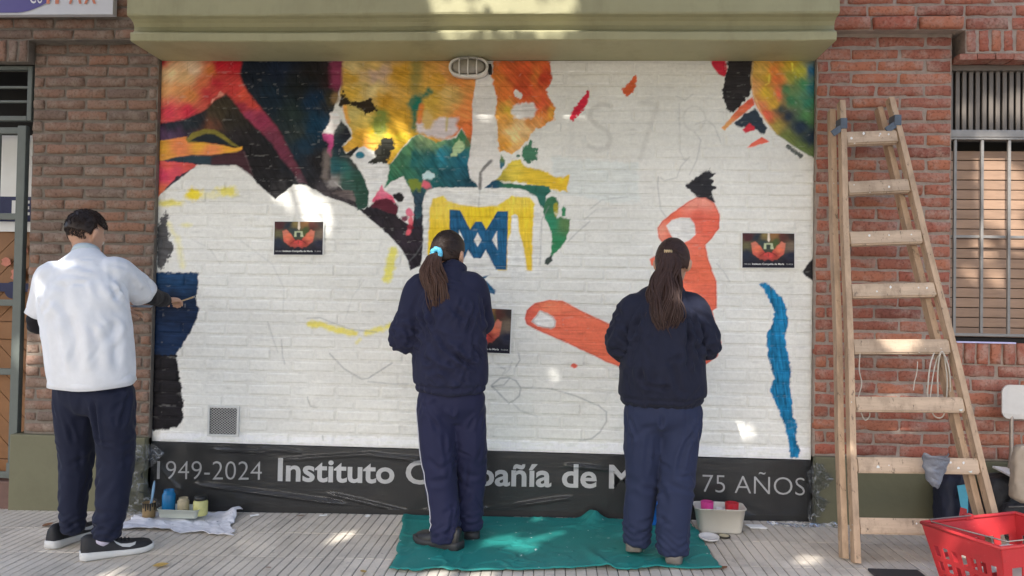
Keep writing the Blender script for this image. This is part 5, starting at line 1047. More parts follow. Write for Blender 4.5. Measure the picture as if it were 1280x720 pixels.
l1 = on_g(889, 677); o = MB().lathe([(.05, 0), (.055, .010), (.05, .010), (.045, .003), (.01, .003)], n=26).build('bucket_lid', WBK, None, True); o.location = (l1[0]-.01, l1[1]+.01, gz(l1[0])+.016); o.rotation_euler = (.1, 0, 0); tag(o, 'white round lid lying on the corner of the green cloth', 'lid')
l2 = on_g(905, 672); o = MB().lathe([(.034, 0), (.036, .008), (.033, .008), (.03, .003), (.01, .003)], n=24).build('jar_lid', mat('dark lid', (0.05, 0.045, 0.035), 0.5, 0.2, 20, 0.1), None, True); o.location = (l2[0], l2[1], gz(l2[0])+.003); tag(o, 'small dark jar lid in front of the milky tub', 'lid')
MB().lathe([(.027, .0085), (.027, .0095)], n=20).build('paint_residue', mat('cream paint', (0.55, 0.48, 0.30), 0.4, 0.1, 20, 0.0), o)
l3 = on_g(945, 660); o = MB().box(-.055, .055, -.03, .03, 0, .006, .002).build('paper_scrap', PAPER); o.location = (l3[0], l3[1], gz(l3[0])+.006); o.rotation_euler = (.05, .08, .3); tag(o, 'white paper scrap on the paving right of the milky tub', 'paper')
BLUE = mat('blue plastic', (0.015, 0.13, 0.48), 0.35, 0.08, 8, 0.05)
b1 = on_g(819, 662); o = rtub(.11, .09, .125, taper=.9, r=.02).build('plastic_tub', BLUE, None, True); o.location = (b1[0], -.16, gz(b1[0])+.012); tag(o, 'bright blue plastic tub seen between the clip haired girl\'s legs', 'tub')

# ------------------------------------------------------------------ white cloth with jars on the left
CLO = mat('white rag', (0.72, 0.72, 0.76), 0.8, 0.06, 10, 0.3, 50)
def _splat(m):
    paint_spots(m, 0.70); nd = [n for n in m.node_tree.nodes if n.type == 'MIX'][-1]; nd.inputs['B'].default_value = (.10, .11, .16, 1)
_splat(CLO)
qc = [on_g(172, 641), on_g(311, 634), on_g(290, 672), on_g(150, 662)]; qc[0][1] = min(qc[0][1], -.12); qc[1][1] = min(qc[1][1], -.06)
def _cl(u, v):
    U = u[:, None]; V_ = v[:, None]; P = (qc[0]*(1-U)+qc[1]*U)*(1-V_)+(qc[3]*(1-U)+qc[2]*U)*V_
    ed = np.minimum(np.minimum(u, 1-u), np.minimum(v, 1-v))
    x = P[:, 0]+.05*fbm(u*3+7, v*5, 81, 3)*(ed < .3); y = P[:, 1]+.04*fbm(u*7, v*2, 82, 3)*(ed < .35)
    h = .012*np.abs(fbm(u*6, v*5, 83, 3))*2+.04*np.exp(-((u-.95)/.07)**2-((v-.1)/.25)**2)+.010*np.exp(-((v-1)/.06)**2)
    return x, np.minimum(y, -.04), gz(x)+.004+h
V, F = crumple(120, 70, _cl); m = bpy.data.meshes.new('paint_rag'); m.from_pydata(V.tolist(), [], F.tolist()); o = obj('paint_rag', m, CLO, None, True); md = o.modifiers.new('t', 'SOLIDIFY'); md.thickness = .003; md.offset = 1
tag(o, 'crumpled white cloth spotted with paint under the jars by the boy', 'cloth')
TRAY = mat('cloudy plastic', (0.50, 0.52, 0.44), 0.35, 0.06, 8, 0.05)
jt = on_g(222, 652); o = rtub(.24, .13, .05, taper=.94, r=.02).build('plastic_tray', TRAY, None, True); o.location = (jt[0]+.005, jt[1]+.04, gz(jt[0])+.024); tag(o, 'shallow cloudy plastic tray holding paint jars on the white cloth', 'tray')
BJ = mat('blue paint jar', (0.01, 0.16, 0.36), 0.25, 0.15, 12, 0.1); TJ = mat('smeared beige jar', (0.42, 0.35, 0.22), 0.4, 0.35, 25, 0.1); YJ = mat('yellowish jar', (0.52, 0.50, 0.20), 0.25, 0.3, 25, 0.1); BKL = mat('black lid', (0.015, 0.015, 0.015), 0.35, 0.1, 10, 0)
def jar(label, mt, px, r, h, lidm=None, dy=0.04, mz=.03):
    p = on_g(px, 652); loc = (p[0], jt[1]+dy, gz(p[0])+mz)
    t = thing('paint_jar', label, 'jar', loc)
    MB().lathe([(r*.93, 0), (r, .008), (r, h*.80), (r*.9, h*.86), (r*.78, h*.9), (r*.78, h), (r*.7, h), (r*.7, h*.82), (r*.1, h*.8)], n=24).build('jar_body', mt, t, True)
    MB().lathe([(r*.6, h*.825), (r*.2, h*.826)], n=20).build('paint', mt, t)
    if lidm: MB().lathe([(r*.86, h*.9), (r*.88, h*.92), (r*.88, h*1.12), (r*.8, h*1.14), (r*.1, h*1.14)], n=24).build('lid', lidm, t, True)
    return t
jar('bright blue paint jar in the cloudy tray on the white cloth', BJ, 205.5, .037, .145); jar('beige paint smeared jar in the middle of the cloudy tray', TJ, 224.5, .033, .100); jar('yellowish jar with black lid at the right end of the cloudy tray', YJ, 247, .041, .098, BKL)
TIN = mat('rusty brown tin', (0.30, 0.20, 0.09), 0.45, 0.35, 18, 0.2)
tp = on_g(183, 650); tn = thing('paint_tin', 'rusty brown paint tin with dark drips left of the blue jar', 'tin', (tp[0]+.003, tp[1]+.02, gz(tp[0])+.014))
MB().lathe([(.036, 0), (.037, .085), (.034, .085), (.033, .02), (.01, .02)], n=24).build('can', TIN, tn, True)
mb = MB()
for k in range(9):
    a = -2.6+k*.34; hh_ = random.uniform(.02, .05); mb.add([(.0378*math.cos(a+s*.15), .0378*math.sin(a+s*.15), z) for s, z in ((-1, .0852), (1, .0852), (.6, .085-hh_), (-.6, .085-hh_))], [(0, 1, 2, 3)])
o = mb.build('drips', BKL, tn, fix=False); o['kind'] = 'stuff'
br = thing('paint_brush', 'paint brush with pale blue handle standing in the rusty tin', 'brush', (tp[0]+.012, tp[1]+.02, gz(tp[0])+.05))
MB().tube([(0, 0, .03), (.008, 0, .07), (.014, 0, .12), (.018, 0, .155), (.020, 0, .175)], [.009, .006, .009, .007, .003], 8, r2=[.004]*5).build('handle', mat('pale blue handle', (0.22, 0.38, 0.55), 0.35, 0.2, 30, 0), br, True)
MB().box(-.012, .012, -.005, .005, .0, .034, .002).build('ferrule', STEEL, br)

# ------------------------------------------------------------------ fallen leaves and small litter
LEAF = mat('dry ochre leaf', (0.46, 0.30, 0.08), 0.7, 0.25, 30, 0.2); LEAFB = mat('dry brown leaf', (0.20, 0.09, 0.04), 0.8, 0.25, 30, 0.2)
def fallen(px, py, s, mt, label, rz):
    p = on_g(px, py); vs = []; fs = []; n = 7
    for i in range(n):
        t = i/(n-1); w = math.sin(math.pi*min(1, t*1.05))**.7*.32*s
        for k in (-1, 0, 1): vs.append(((t-.5)*s, k*w, .004+abs(k)*.15*w+.12*s*(t-.5)**2))
    for i in range(n-1): fs += [(3*i, 3*i+1, 3*i+4, 3*i+3), (3*i+1, 3*i+2, 3*i+5, 3*i+4)]
    m_ = MB().add(vs, fs).mesh('leaf'); o = obj('fallen_leaf', m_, mt, None, True); o.location = (p[0], p[1], gz(p[0])+.006); o.rotation_euler = (random.uniform(-.15, .15), random.uniform(-.15, .15), rz); return tag(o, label, 'leaf', 'fallen leaves on the pavement')
fallen(201, 709, .075, LEAF, 'ochre fallen leaf on the paving right of the boy\'s front shoe', .5)
fallen(60, 658, .07, LEAFB, 'brown curled leaf on the paving left of the boy\'s rear shoe', 1.2)
fallen(454, 717, .05, LEAF, 'small ochre leaf at the bottom photo edge left of the green cloth', 2.0)
fallen(376, 647, .05, LEAFB, 'small red brown leaf at the foot of the lettered strip', .2)
fallen(905, 712, .05, LEAFB, 'brown leaf on the paving at the right corner of the green cloth', .8)
fallen(335, 712, .04, LEAFB, 'tiny brown leaf on bare paving between boy and green cloth', 2.6)
for (px, py, s, rz, lab) in ((404, 646, .045, .2, 'scrap of white tape on paving under the word spelt in bold'), (318, 646, .05, .5, 'scrap of white tape beside the right end of the paint rag'), (459, 647, .03, 1.0, 'tiny white scrap on paving left of the green cloth')):
    p = on_g(px, py); o = MB().add([(-s/2, -.012, 0), (s/2, -.015, .004), (s/2, .012, .008), (0, .016, .003), (-s/2, .010, .006)], [(0, 1, 2, 3, 4)]).build('tape_scrap', PAPER, None, fix=False); o.location = (p[0], min(p[1], -.06), gz(p[0])+.006); o.rotation_euler = (0, 0, rz); tag(o, lab, 'scrap', 'tape scraps on the pavement')
# ------------------------------------------------------------------ people
SKIN = mat('skin', (0.50, 0.29, 0.20), 0.5, 0.08, 12, 0.1, 120, sss=0.08, dist=.002)
EYEW = mat('eye', (0.55, 0.5, 0.45), 0.2, 0.3, 60, 0.0)
def cloth_mat(name, c, rough=.85, sheen=.04, weave=260): return mat(name, c, rough, 0.10, 9, 0.22, weave, spec=0.2, sheen=sheen, dist=.0015)
NAVY_SW = cloth_mat('navy fleece', (0.019, 0.021, 0.048)); NAVY_SW2 = cloth_mat('dark navy fleece', (0.014, 0.016, 0.032))
NAVY_TR = cloth_mat('navy tracksuit', (0.018, 0.020, 0.055), .7); NAVY_TR2 = cloth_mat('faded navy trousers', (0.022, 0.029, 0.066), .75); NAVY_TR3 = cloth_mat('dark navy trousers', (0.012, 0.015, 0.034), .8)
POLO = cloth_mat('white polo cotton', (0.69, 0.71, 0.76), .8, .1); UNDER = cloth_mat('black sleeve', (0.012, 0.011, 0.014), .8)
def hair_mat(name, c):
    m = mat(name, c, 0.5, 0.35, 60, 0.0, spec=0.35); return m
HAIR1 = hair_mat('dark brown hair', (0.030, 0.017, 0.013)); HAIR2 = hair_mat('brown hair', (0.045, 0.022, 0.017)); HAIR3 = hair_mat('black brown hair', (0.026, 0.016, 0.013))
HAIRT = hair_mat('chestnut ponytail hair', (0.075, 0.037, 0.025))

def remesh(parts, voxel, smooth):
    mb = MB()
    for V, F in parts: mb.add(V, F)
    m = mb.mesh('tmp'); bm = bmesh.new(); bm.from_mesh(m); bmesh.ops.recalc_face_normals(bm, faces=bm.faces); bm.to_mesh(m); bm.free()
    o = bpy.data.objects.new('tmp', m); COL.objects.link(o); md = o.modifiers.new('r', 'REMESH'); md.mode = 'VOXEL'; md.voxel_size = voxel
    dg = bpy.context.evaluated_depsgraph_get(); dg.update(); r = bpy.data.meshes.new_from_object(o.evaluated_get(dg)); bpy.data.objects.remove(o); bpy.data.meshes.remove(m)
    n = len(r.vertices); P = np.empty(n*3); r.vertices.foreach_get('co', P); P = P.reshape(-1, 3)
    E = np.empty(len(r.edges)*2, np.int32); r.edges.foreach_get('vertices', E); E = E.reshape(-1, 2)
    deg = np.bincount(E.ravel(), minlength=n)[:, None]+1e-9
    def lap(P):
        S = np.zeros_like(P)
        for k in range(3): S[:, k] = np.bincount(E[:, 0], P[E[:, 1], k], n)+np.bincount(E[:, 1], P[E[:, 0], k], n)
        return S/deg
    for i in range(smooth): P = P+0.6*(lap(P)-P)
    return r, P, lap
def normals(r, P):
    r.vertices.foreach_set('co', P.ravel()); r.update(); N_ = np.empty(len(P)*3); r.vertices.foreach_get('normal', N_); return N_.reshape(-1, 3)
def seg_d(P, a, b):
    a = np.array(a, float); b = np.array(b, float); e = b-a; t = np.clip((P-a)@e/(e@e), 0, 1); return np.linalg.norm(P-a-t[:, None]*e, axis=1), t
def garment(name, parts, voxel, smooth, mt, parent, O, creases=(), noise=(.006, 5.0), bands=(), seed=1, extra=None, stretch=(1, 1, 1), rand=()):
    r, P, lap = remesh(parts, voxel, smooth)
    N_ = normals(r, P)
    D = noise[0]*(noise3(P*np.array(stretch), noise[1], seed, 3)*2)
    ridge = 0.5-np.abs(noise3(P*np.array(stretch)+3.1, noise[1]*1.3, seed+40, 2))*2.2
    D += noise[0]*1.3*np.clip(ridge, 0, 1)**2
    for (a, b, w, dp) in creases:
        d, t = seg_d(P, a, b); tp = np.clip(np.minimum(t, 1-t)*5+.05, 0, 1)
        wob = 1+.4*noise3(P, 14, seed+3, 1)
        D += 1.35*tp*dp*(-np.exp(-(d*wob/w)**2)+.75*np.exp(-((d*wob-1.7*w)/(.9*w))**2))
    rr = np.random.default_rng(seed*13+1)
    for (foc, rad, cnt, main, dp0) in rand:       # small sharp folds scattered round a focus
        Df = np.linalg.norm(P-np.array(foc), axis=1); W_p = np.exp(-(Df/rad)**2); W_p /= W_p.sum(); ids = rr.choice(len(P), cnt, p=W_p)
        for i_ in ids:
            nn_ = N_[i_]; t_ = np.array(main, float)+.55*rr.normal(size=3); t_ -= nn_*(t_@nn_); t_ /= np.linalg.norm(t_)+1e-9; L_ = rr.uniform(.07, .20)
            a_ = P[i_]-t_*L_/2; b_ = P[i_]+t_*L_/2; near = np.abs(P-P[i_]).max(1) < L_*.6+.05
            d, t = seg_d(P[near], a_, b_); tp = np.sin(np.pi*np.clip(t, .02, .98))**.8; w_ = rr.uniform(.009, .017); dp = .85*dp0*rr.uniform(.5, 1.2); wob = 1+.3*noise3(P[near], 22, seed+4, 1)
            D[near] += tp*dp*(-np.exp(-(d*wob/w_)**2)+.8*np.exp(-((d*wob-1.8*w_)/w_)**2))
    for (c, ax, w, dp) in bands:      # a groove round the limb at plane c with axis ax
        d = np.abs((P-np.array(c))@np.array(ax)); rr = np.linalg.norm(P-np.array(c), axis=1) < .30; D += -dp*np.exp(-(d/w)**2)*rr
    if extra is not None: D += extra(P, N_)
    P2 = P+N_*D[:, None]
    P2 = P2+0.35*(lap(P2)-P2)
    r.vertices.foreach_set('co', (P2-O).ravel()); r.update(); r.name = name
    return obj(name, r, mt, parent, True)
def ell(c, rx, ry, rz, R=None, n=20, m=14):
    vs = []; fs = []
    for j in range(m+1):
        p = math.pi*j/m
        for k in range(n): a = 2*math.pi*k/n; vs.append((rx*math.sin(p)*math.cos(a), ry*math.sin(p)*math.sin(a), rz*math.cos(p)))
    for j in range(m):
        for k in range(n): k2 = (k+1) % n; fs.append((j*n+k, (j+1)*n+k, (j+1)*n+k2, j*n+k2))
    V = np.array(vs)
    if R is not None: V = V@np.array(R).T
    return (V+np.array(c)).tolist(), fs
def catmull(P, k=5):
    P = np.array(P, float); t = np.linspace(0, len(P)-1, (len(P)-1)*k+1); i = np.clip(t.astype(int), 0, len(P)-2); f = (t-i)[:, None]
    g = lambda q: P[np.clip(q, 0, len(P)-1)]
    return 0.5*(2*g(i)+(g(i+1)-g(i-1))*f+(2*g(i-1)-5*g(i)+4*g(i+1)-g(i+2))*f**2+(3*g(i)-g(i-1)-3*g(i+1)+g(i+2))*f**3)
def limb(pts, rs, n=18, r2=None, ref=None):
    A = np.concatenate([np.array(pts, float), np.array(rs, float)[:, None], np.array(rs if r2 is None else r2, float)[:, None]], 1); A = catmull(A, 5)
    return tube_vf(A[:, :3], np.maximum(A[:, 3], .004), n, ref, True, np.maximum(A[:, 4], .004))
def loft(st, n=30):
    """st: (centre, half width, half depth)"""
    return limb([s[0] for s in st], [s[1] for s in st], n, [s[2] for s in st], ref=(1, 0, 0))

def hand_parts(w, d, up, side, curl=0.5, sc=1.0):
    """w wrist, d pointing direction, up = back of the hand, side=+1 thumb on the left of d seen from the back"""
    d = np.array(d, float); d /= np.linalg.norm(d); up = np.array(up, float); up -= d*(up@d); up /= np.linalg.norm(up); s = np.cross(up, d)*side
    w = np.array(w, float); out = [limb([w-d*.02, w+d*.02, w+d*.05*sc, w+d*.085*sc], [.024, .032*sc, .040*sc, .038*sc], 14, [.020, .018*sc, .016*sc, .013*sc], ref=s)]
    L = [.070, .078, .072, .056]; off = [.028, .0095, -.0095, -.027]
    for l, o_ in zip(L, off):
        p = w+d*.080*sc+s*o_*sc; pts = [p-d*.02]; ang = 0.15
        for q, fr in enumerate((.45, .32, .23)):
            ang += curl*(.5 if q == 0 else .85); p = p+(d*math.cos(ang)-up*math.sin(ang))*l*fr*sc; pts.append(p)
        out.append(limb(pts, [.0095*sc, .009*sc, .0085*sc, .007*sc], 10))
    p0 = w+d*.022*sc+s*.026*sc; out.append(limb([p0-s*.01, p0+(s*.6+d*.6-up*.15)*.03*sc, p0+(s*.62+d*.95-up*.45)*.055*sc, p0+(s*.3+d*1.2-up*.7)*.065*sc], [.013*sc, .0125*sc, .0105*sc, .008*sc], 10))
    return out
def head_parts(c, R, sc=1.0):
    R = np.array(R); f = lambda p: np.array(c)+R@(np.array(p)*sc)
    P = [ell(f((0, -.012, .022)), .074*sc, .093*sc, .098*sc, R), ell(f((0, .030, -.045)), .058*sc, .062*sc, .070*sc, R), ell(f((0, .02, -.01)), .069*sc, .078*sc, .09*sc, R)]
    P.append(limb([f((0, .086, .012)), f((0, .100, -.010)), f((0, .108, -.030)), f((0, .092, -.040))], [.008*sc, .010*sc, .014*sc, .009*sc], 10))
    P.append(limb([f((-.022, .088, -.064)), f((0, .096, -.063)), f((.022, .088, -.064))], [.005*sc, .008*sc, .005*sc], 8)); P.append(limb([f((-.020, .086, -.075)), f((0, .093, -.075)), f((.020, .086, -.075))], [.005*sc, .007*sc, .005*sc], 8))
    P.append(limb([f((-.045, .076, .022)), f((-.02, .088, .026)), f((.02, .088, .026)), f((.045, .076, .022))], [.008*sc]*4, 8))
    for s in (-1, 1):
        P.append(limb([f((s*.070, -.004, .018)), f((s*.088, -.016, .014)), f((s*.087, -.016, -.018)), f((s*.072, -.002, -.036))], [.011*sc, .015*sc, .013*sc, .009*sc], 8))
    return P
def rot(pitch=0, yaw=0, roll=0): return np.array(Euler((pitch, roll, yaw), 'XYZ').to_matrix())   # pitch<0 bends the face down
def hair_mesh(name, polys, r0, r1, mt, parent, O, ns=4):
    """polys (N,M,3) strands"""
    N_, M_, _ = polys.shape; T = np.gradient(polys, axis=1); T /= np.linalg.norm(T, axis=2)[..., None]+1e-9
    rv = RNG.normal(size=(N_, 1, 3)); A = np.cross(T, rv); A /= np.linalg.norm(A, axis=2)[..., None]+1e-9; B = np.cross(T, A)
    rad = (np.linspace(0, 1, M_)[None]*(r1-r0)+r0)*RNG.uniform(.7, 1.3, (N_, 1)); rad = rad*np.clip((1-np.linspace(0, 1, M_))*6+.12, 0, 1)[None]
    V = np.stack([polys+(A*math.cos(2*math.pi*k/ns)+B*math.sin(2*math.pi*k/ns))*rad[..., None] for k in range(ns)], 2)   # N,M,ns,3
    idx = np.arange(N_*M_*ns).reshape(N_, M_, ns); a = idx[:, :-1, :]; b = idx[:, 1:, :]
    F = np.stack([a, np.roll(a, -1, 2), np.roll(b, -1, 2), b], -1).reshape(-1, 4)
    m = bpy.data.meshes.new(name); m.from_pydata((V.reshape(-1, 3)-O).tolist(), [], F.tolist()); return obj(name, m, mt, parent, True)
SK = np.array([.074, .093, .098]); SC_ = np.array([0, -.012, .022])
def scalp(dirs, c, R, grow=1.0, sc=1.0): return np.array(c)+((SC_+dirs*SK*grow)*sc)@np.array(R).T
def slerp(a, b, t):
    w = np.arccos(np.clip((a*b).sum(-1), -1, 1))[:, None, None]; t = t[None, :, None]; return (np.sin((1-t)*w)*a[:, None]+np.sin(t*w)*b[:, None])/(np.sin(w)+1e-9)
def unit(v): v = np.asarray(v, float); return v/(np.linalg.norm(v, axis=-1, keepdims=True)+1e-12)
def cap_mesh(name, c, R, grow, keep, mt, parent, O, sc=1.0, seed=0, amp=.03):
    n, m_ = 64, 40; vs = []; 
    th, ph = np.meshgrid(np.linspace(0, 2*math.pi, n, endpoint=False), np.linspace(0.001, math.pi-.001, m_)); d = np.stack([np.sin(ph)*np.cos(th), np.sin(ph)*np.sin(th), np.cos(ph)], -1).reshape(-1, 3)
    g = grow+amp*fbm(d[:, 0]*9+d[:, 1]*3, d[:, 2]*4, seed, 3); V = scalp(d*g[:, None], c, R, 1.0, sc); k = keep(d); F = []
    for j in range(m_-1):
        for i in range(n):
            q = (j*n+i, j*n+(i+1) % n, (j+1)*n+(i+1) % n, (j+1)*n+i)
            if k[list(q)].all(): F.append(q)
    m = bpy.data.meshes.new(name); m.from_pydata((V-O).tolist(), [], F); o = obj(name, m, mt, parent, True); md = o.modifiers.new('t', 'SOLIDIFY'); md.thickness = .006; md.offset = -1; return o
def shoe(parent, O, heel, toe, mu, ms, label=None, sole_h=.03, ht=.088, W=.048, swoosh=None, name='shoe', lift=0.0, mk=None):
    heel = np.array(heel, float); toe = np.array(toe, float); d = (toe-heel)[:2]; Lg = np.linalg.norm(d); d /= Lg; s = np.array([d[1], -d[0]])
    def wpos(t, side): 
        w = W*np.interp(t, [0, .08, .3, .5, .72, .88, 1], [.55, .78, .80, .82, 1.0, .92, .58]); return w
    def hgt(t): return np.interp(t, [0, .06, .25, .38, .52, .70, .88, .96, 1], [.98, 1.12, 1.10, .98, .76, .66, .60, .52, .38])*ht
    def at(t, sx, z): p = heel[:2]+d*Lg*t+s*sx; return (p[0]-O[0], p[1]-O[1], gz(p[0])+z-O[2])
    n, m_ = 26, 11; vs = []; fs = []
    def surf(t, a):          # a 0..pi from the right edge over the top to the left edge
        w = wpos(t, 0); h = hgt(t)-sole_h*.55; ca, sa = math.cos(a), math.sin(a); x = w*np.sign(ca)*abs(ca)**.62; z = h*max(sa, 0)**.75
        x *= 1-.30*(z/ht)**1.5
        return x+.004*math.sin(t*3), sole_h*.55+z
    for i in range(n+1):
        t = i/n
        for k in range(m_+1):
            x, z = surf(t, math.pi*k/m_); vs.append(at(t, x, z+lift*(1-t)))
    for i in range(n):
        for k in range(m_): a = i*(m_+1)+k; fs.append((a, a+1, a+m_+2, a+m_+1))
    fs += [tuple(range(m_+1)), tuple(n*(m_+1)+k for k in range(m_+1))[::-1]]
    up = MB().add(vs, fs).build(name, mu, parent, True)
    if label: up['label'] = label
    vs = []; fs = []
    for i in range(n+1):
        t = i/n; w = wpos(t, 0)*1.09+.001; toe_up = .012*max(0, (t-.8)/.2)**2; hb = .004*max(0, (.08-t)/.08)
        hs = sole_h*np.interp(t, [0, .15, .6, 1], [1.1, 1.05, .8, .75]); tt = -.012+t*1.03
        for (x, z) in ((w*.9, toe_up+hb), (w, .006+toe_up+hb), (w*1.0, hs*.6+toe_up), (w*.96, hs+toe_up), (-w*.96, hs+toe_up), (-w, hs*.6+toe_up), (-w, .006+toe_up+hb), (-w*.9, toe_up+hb)): vs.append(at(tt, x, z+.003+lift*(1-t)))
    for i in range(n):
        for k in range(8): k2 = (k+1) % 8; fs.append((i*8+k, i*8+k2, (i+1)*8+k2, (i+1)*8+k))
    fs += [tuple(range(8)), tuple(n*8+k for k in range(8))[::-1]]
    MB().add(vs, fs).build('sole', ms, up, True)
    mb = MB()
    for q in range(4):
        t = .50+q*.055; pts = [at(t, *[surf(t, a)[0], surf(t, a)[1]+.003+lift*(1-t)]) for a in np.linspace(1.0, 2.14, 7)]; mb.tube(pts, .0028, 5)
    o_ = mb.build('laces', mk or mu, up, True); o_['kind'] = 'stuff'
    if swoosh:
        for sd in swoosh[0]:
            C = [(.28, .50), (.36, .34), (.44, .30), (.55, .40), (.68, .62), (.74, .80), (.66, .70), (.56, .58), (.46, .52), (.40, .54)]
            # outline in (t along, height share) -> on the side of the shoe
            top = [(.40, .78), (.47, .60), (.54, .50), (.62, .50), (.70, .58), (.755, .72)]; bot = [(.40, .78), (.48, .44), (.56, .28), (.66, .24), (.735, .40), (.755, .72)]
            vs = []; fs = []
            for (a, b) in zip(top, bot):
                for (t, hsh) in (a, b):
                    t = 1-t*1.0 if False else t; aa = hsh*1.35; a_ = aa if sd > 0 else math.pi-aa; x, z = surf(t, a_); vs.append(at(t, x*1.0+sd*.0025, z+.001+lift*(1-t)))
            for i in range(len(top)-1): fs.append((2*i, 2*i+1, 2*i+3, 2*i+2))
            MB().add(vs, fs).build('side_mark', swoosh[1], up, fix=False)
    return up
def eyes(parent, c, R, O, sc=1.0):
    for s in (-1, 1):
        V, F = ell(np.array(c)+np.array(R)@(np.array([s*.031, .081, .006])*sc), .0115*sc, .0115*sc, .0115*sc, None, 12, 8); MB().add((np.array(V)-O).tolist(), F).build('eye', EYEW, parent, True)
def J(px, py, Y): return on_y(px, py, Y)
BRH = mat('brush wood', (0.45, 0.30, 0.16), 0.5, 0.15, 20, 0.0)
def brush(label, tip, tail, mtip):
    tip = np.array(tip, float); tail = np.array(tail, float); u = (tail-tip)/np.linalg.norm(tail-tip); t = thing('paint_brush', label, 'brush', tuple(tip))
    z = np.zeros(3); MB().tube([z+u*.030, z+u*.06, z+u*.14, tail-tip], [.005, .0055, .0045, .003], 8).build('handle', BRH, t, True)
    MB().tube([z+u*.022, z+u*.040], [.007, .006], 8).build('ferrule', STEEL, t, True); MB().tube([z+u*.002, z+u*.012, z+u*.024], [.002, .007, .0065], 8).build('bristles', mtip, t, True)

# ---------------- boy in the white polo
O = np.array([-1.93, -.80, gz(-1.93)])
boy = thing('person', 'person in white polo, navy trousers and black trainers painting the left edge of the wall', 'person', tuple(O))
HC = J(107, 294, -.765); HR_ = rot(-.50, -.32, 0)
shR, shL = J(146, 341, -.83), J(66, 347, -.87)
rE, rW = J(184, 369, -.58), J(208, 376, -.33); lE, lW = J(49, 405, -.82), J(146, 392, -.60)
rHd = np.array([.10, .95, .10]); lHd = np.array([.75, .55, .15])
torso = [(J(117, 486, -.83), .16, .11), (J(113, 440, -.86), .165, .115), (J(108, 395, -.87), .175, .115), (J(104, 355, -.86), .17, .10), (J(105, 333, -.84), .11, .075), (J(107, 315, -.80), .060, .060), (J(107, 302, -.775), .057, .060)]
legR = [J(138, 488, -.84), J(142, 530, -.83), J(145, 575, -.80), J(141, 622, -.84), J(135, 656, -.88), J(133.5, 674, -.89)]; legL = [J(98, 490, -.82), J(94, 530, -.78), J(95, 575, -.73), J(91, 622, -.74), J(91, 650, -.74), J(91, 664, -.73)]
body = head_parts(HC, HR_)+[loft(torso)]+[limb([shR, (shR+rE)/2, rE, (rE+rW)/2, rW], [.05, .045, .042, .036, .028]), limb([shL, (shL+lE)/2, lE, (lE+lW)/2, lW], [.05, .045, .042, .036, .028]), limb(legR, [.08, .075, .06, .05, .04, .036]), limb(legL, [.08, .075, .06, .05, .04, .036])]
body += hand_parts(rW, rHd, (0, -.2, 1), 1, .75)+hand_parts(lW, lHd, (-.4, -.2, 1), -1, .6)
garment('body', body, .0055, 3, SKIN, boy, O, noise=(.0006, 20))
eyes(boy, HC, HR_, O)
px_st = [(114.5, 474, .222, .165, -.84), (113.5, 460, .228, .168, -.85), (111, 430, .232, .165, -.865), (107, 400, .236, .16, -.87), (104, 372, .236, .148, -.87), (104, 350, .215, .128, -.86), (105.5, 334, .172, .100, -.845), (107, 324, .112, .084, -.825), (108, 315, .062, .064, -.80)]
slR = (shR+(rE-shR)*.78); slL = shL+(lE-shL)*.72
parts = [loft([(J(a, b, y), w*.96, d) for a, b, w, d, y in px_st]), limb([J(135, 342, -.84), shR, (shR+slR)/2, slR], [.085, .088, .084, .080]), limb([J(78, 348, -.87), shL, (shL+slL)/2, slL], [.085, .088, .084, .078])]
cr = [(J(135, 352, -.97), J(158, 385, -.92), .012, .011), (J(148, 345, -.93), J(160, 372, -.86), .010, .010), (J(120, 345, -1.0), J(132, 380, -1.02), .016, .008), (J(78, 350, -1.0), J(88, 420, -1.04), .016, .010), (J(92, 380, -1.03), J(96, 465, -1.03), .017, .010), (J(70, 395, -1.0), J(80, 470, -1.0), .015, .010), (J(120, 400, -1.02), J(126, 470, -1.0), .018, .009), (J(140, 390, -.97), J(146, 465, -.95), .018, .010), (J(85, 330, -.95), J(118, 336, -.95), .010, .006), (J(60, 360, -.95), J(74, 400, -.98), .014, .010), (J(160, 345, -.85), J(175, 368, -.75), .010, .008), (J(152, 400, -.92), J(128, 430, -1.0), .014, .008)]
garment('polo_shirt', parts, .0075, 3, POLO, boy, O, [(a_, b_, w_*1.7, d_*.8) for a_, b_, w_, d_ in cr], (.007, 2.8), seed=3, stretch=(1.5, 1, .45), rand=[(J(105, 400, -1.02), .18, 8, (.15, 0, 1), .003), (J(150, 372, -.93), .08, 10, (.6, 0, -.8), .005), (J(62, 375, -.97), .08, 8, (.4, 0, .9), .005), (J(115, 455, -1.0), .16, 10, (.2, 0, 1), .003), (slR, .09, 12, (.3, .3, -1), .006), (J(105, 345, -1.0), .12, 12, (1, 0, .2), .004)])
def hem(par, O, pts, r, r2, mt, nm='hem', ref=(1, 0, 0), th=.004, wav=.05):
    V, F = tube_vf(pts, r, 40, ref, False, r2); V = np.array(V); n = 40
    for i in range(len(pts)):
        c = np.array(pts[i]); k = np.arange(n); V[i*n:(i+1)*n] = c+(V[i*n:(i+1)*n]-c)*(1+wav*(i/(len(pts)-1))*np.sin(k*.95+.6*np.sin(k*.47)))[:, None]
    o = MB().add((V-O).tolist(), F).build(nm, mt, par, True); md = o.modifiers.new('t', 'SOLIDIFY'); md.thickness = th; return o
hem(boy, O, [J(113.5, 462, -.85), J(114.5, 471, -.845), J(115, 478, -.84)], [.206, .214, .219], [.150, .158, .163], POLO, wav=.03)
for (a_, b_) in ((shR, slR), (shL, slL)): u_ = unit(b_-a_); hem(boy, O, [b_-u_*.03, b_-u_*.005, b_+u_*.018], [.070, .076, .080], [.070, .076, .080], POLO, 'sleeve_hem', None, wav=.03)
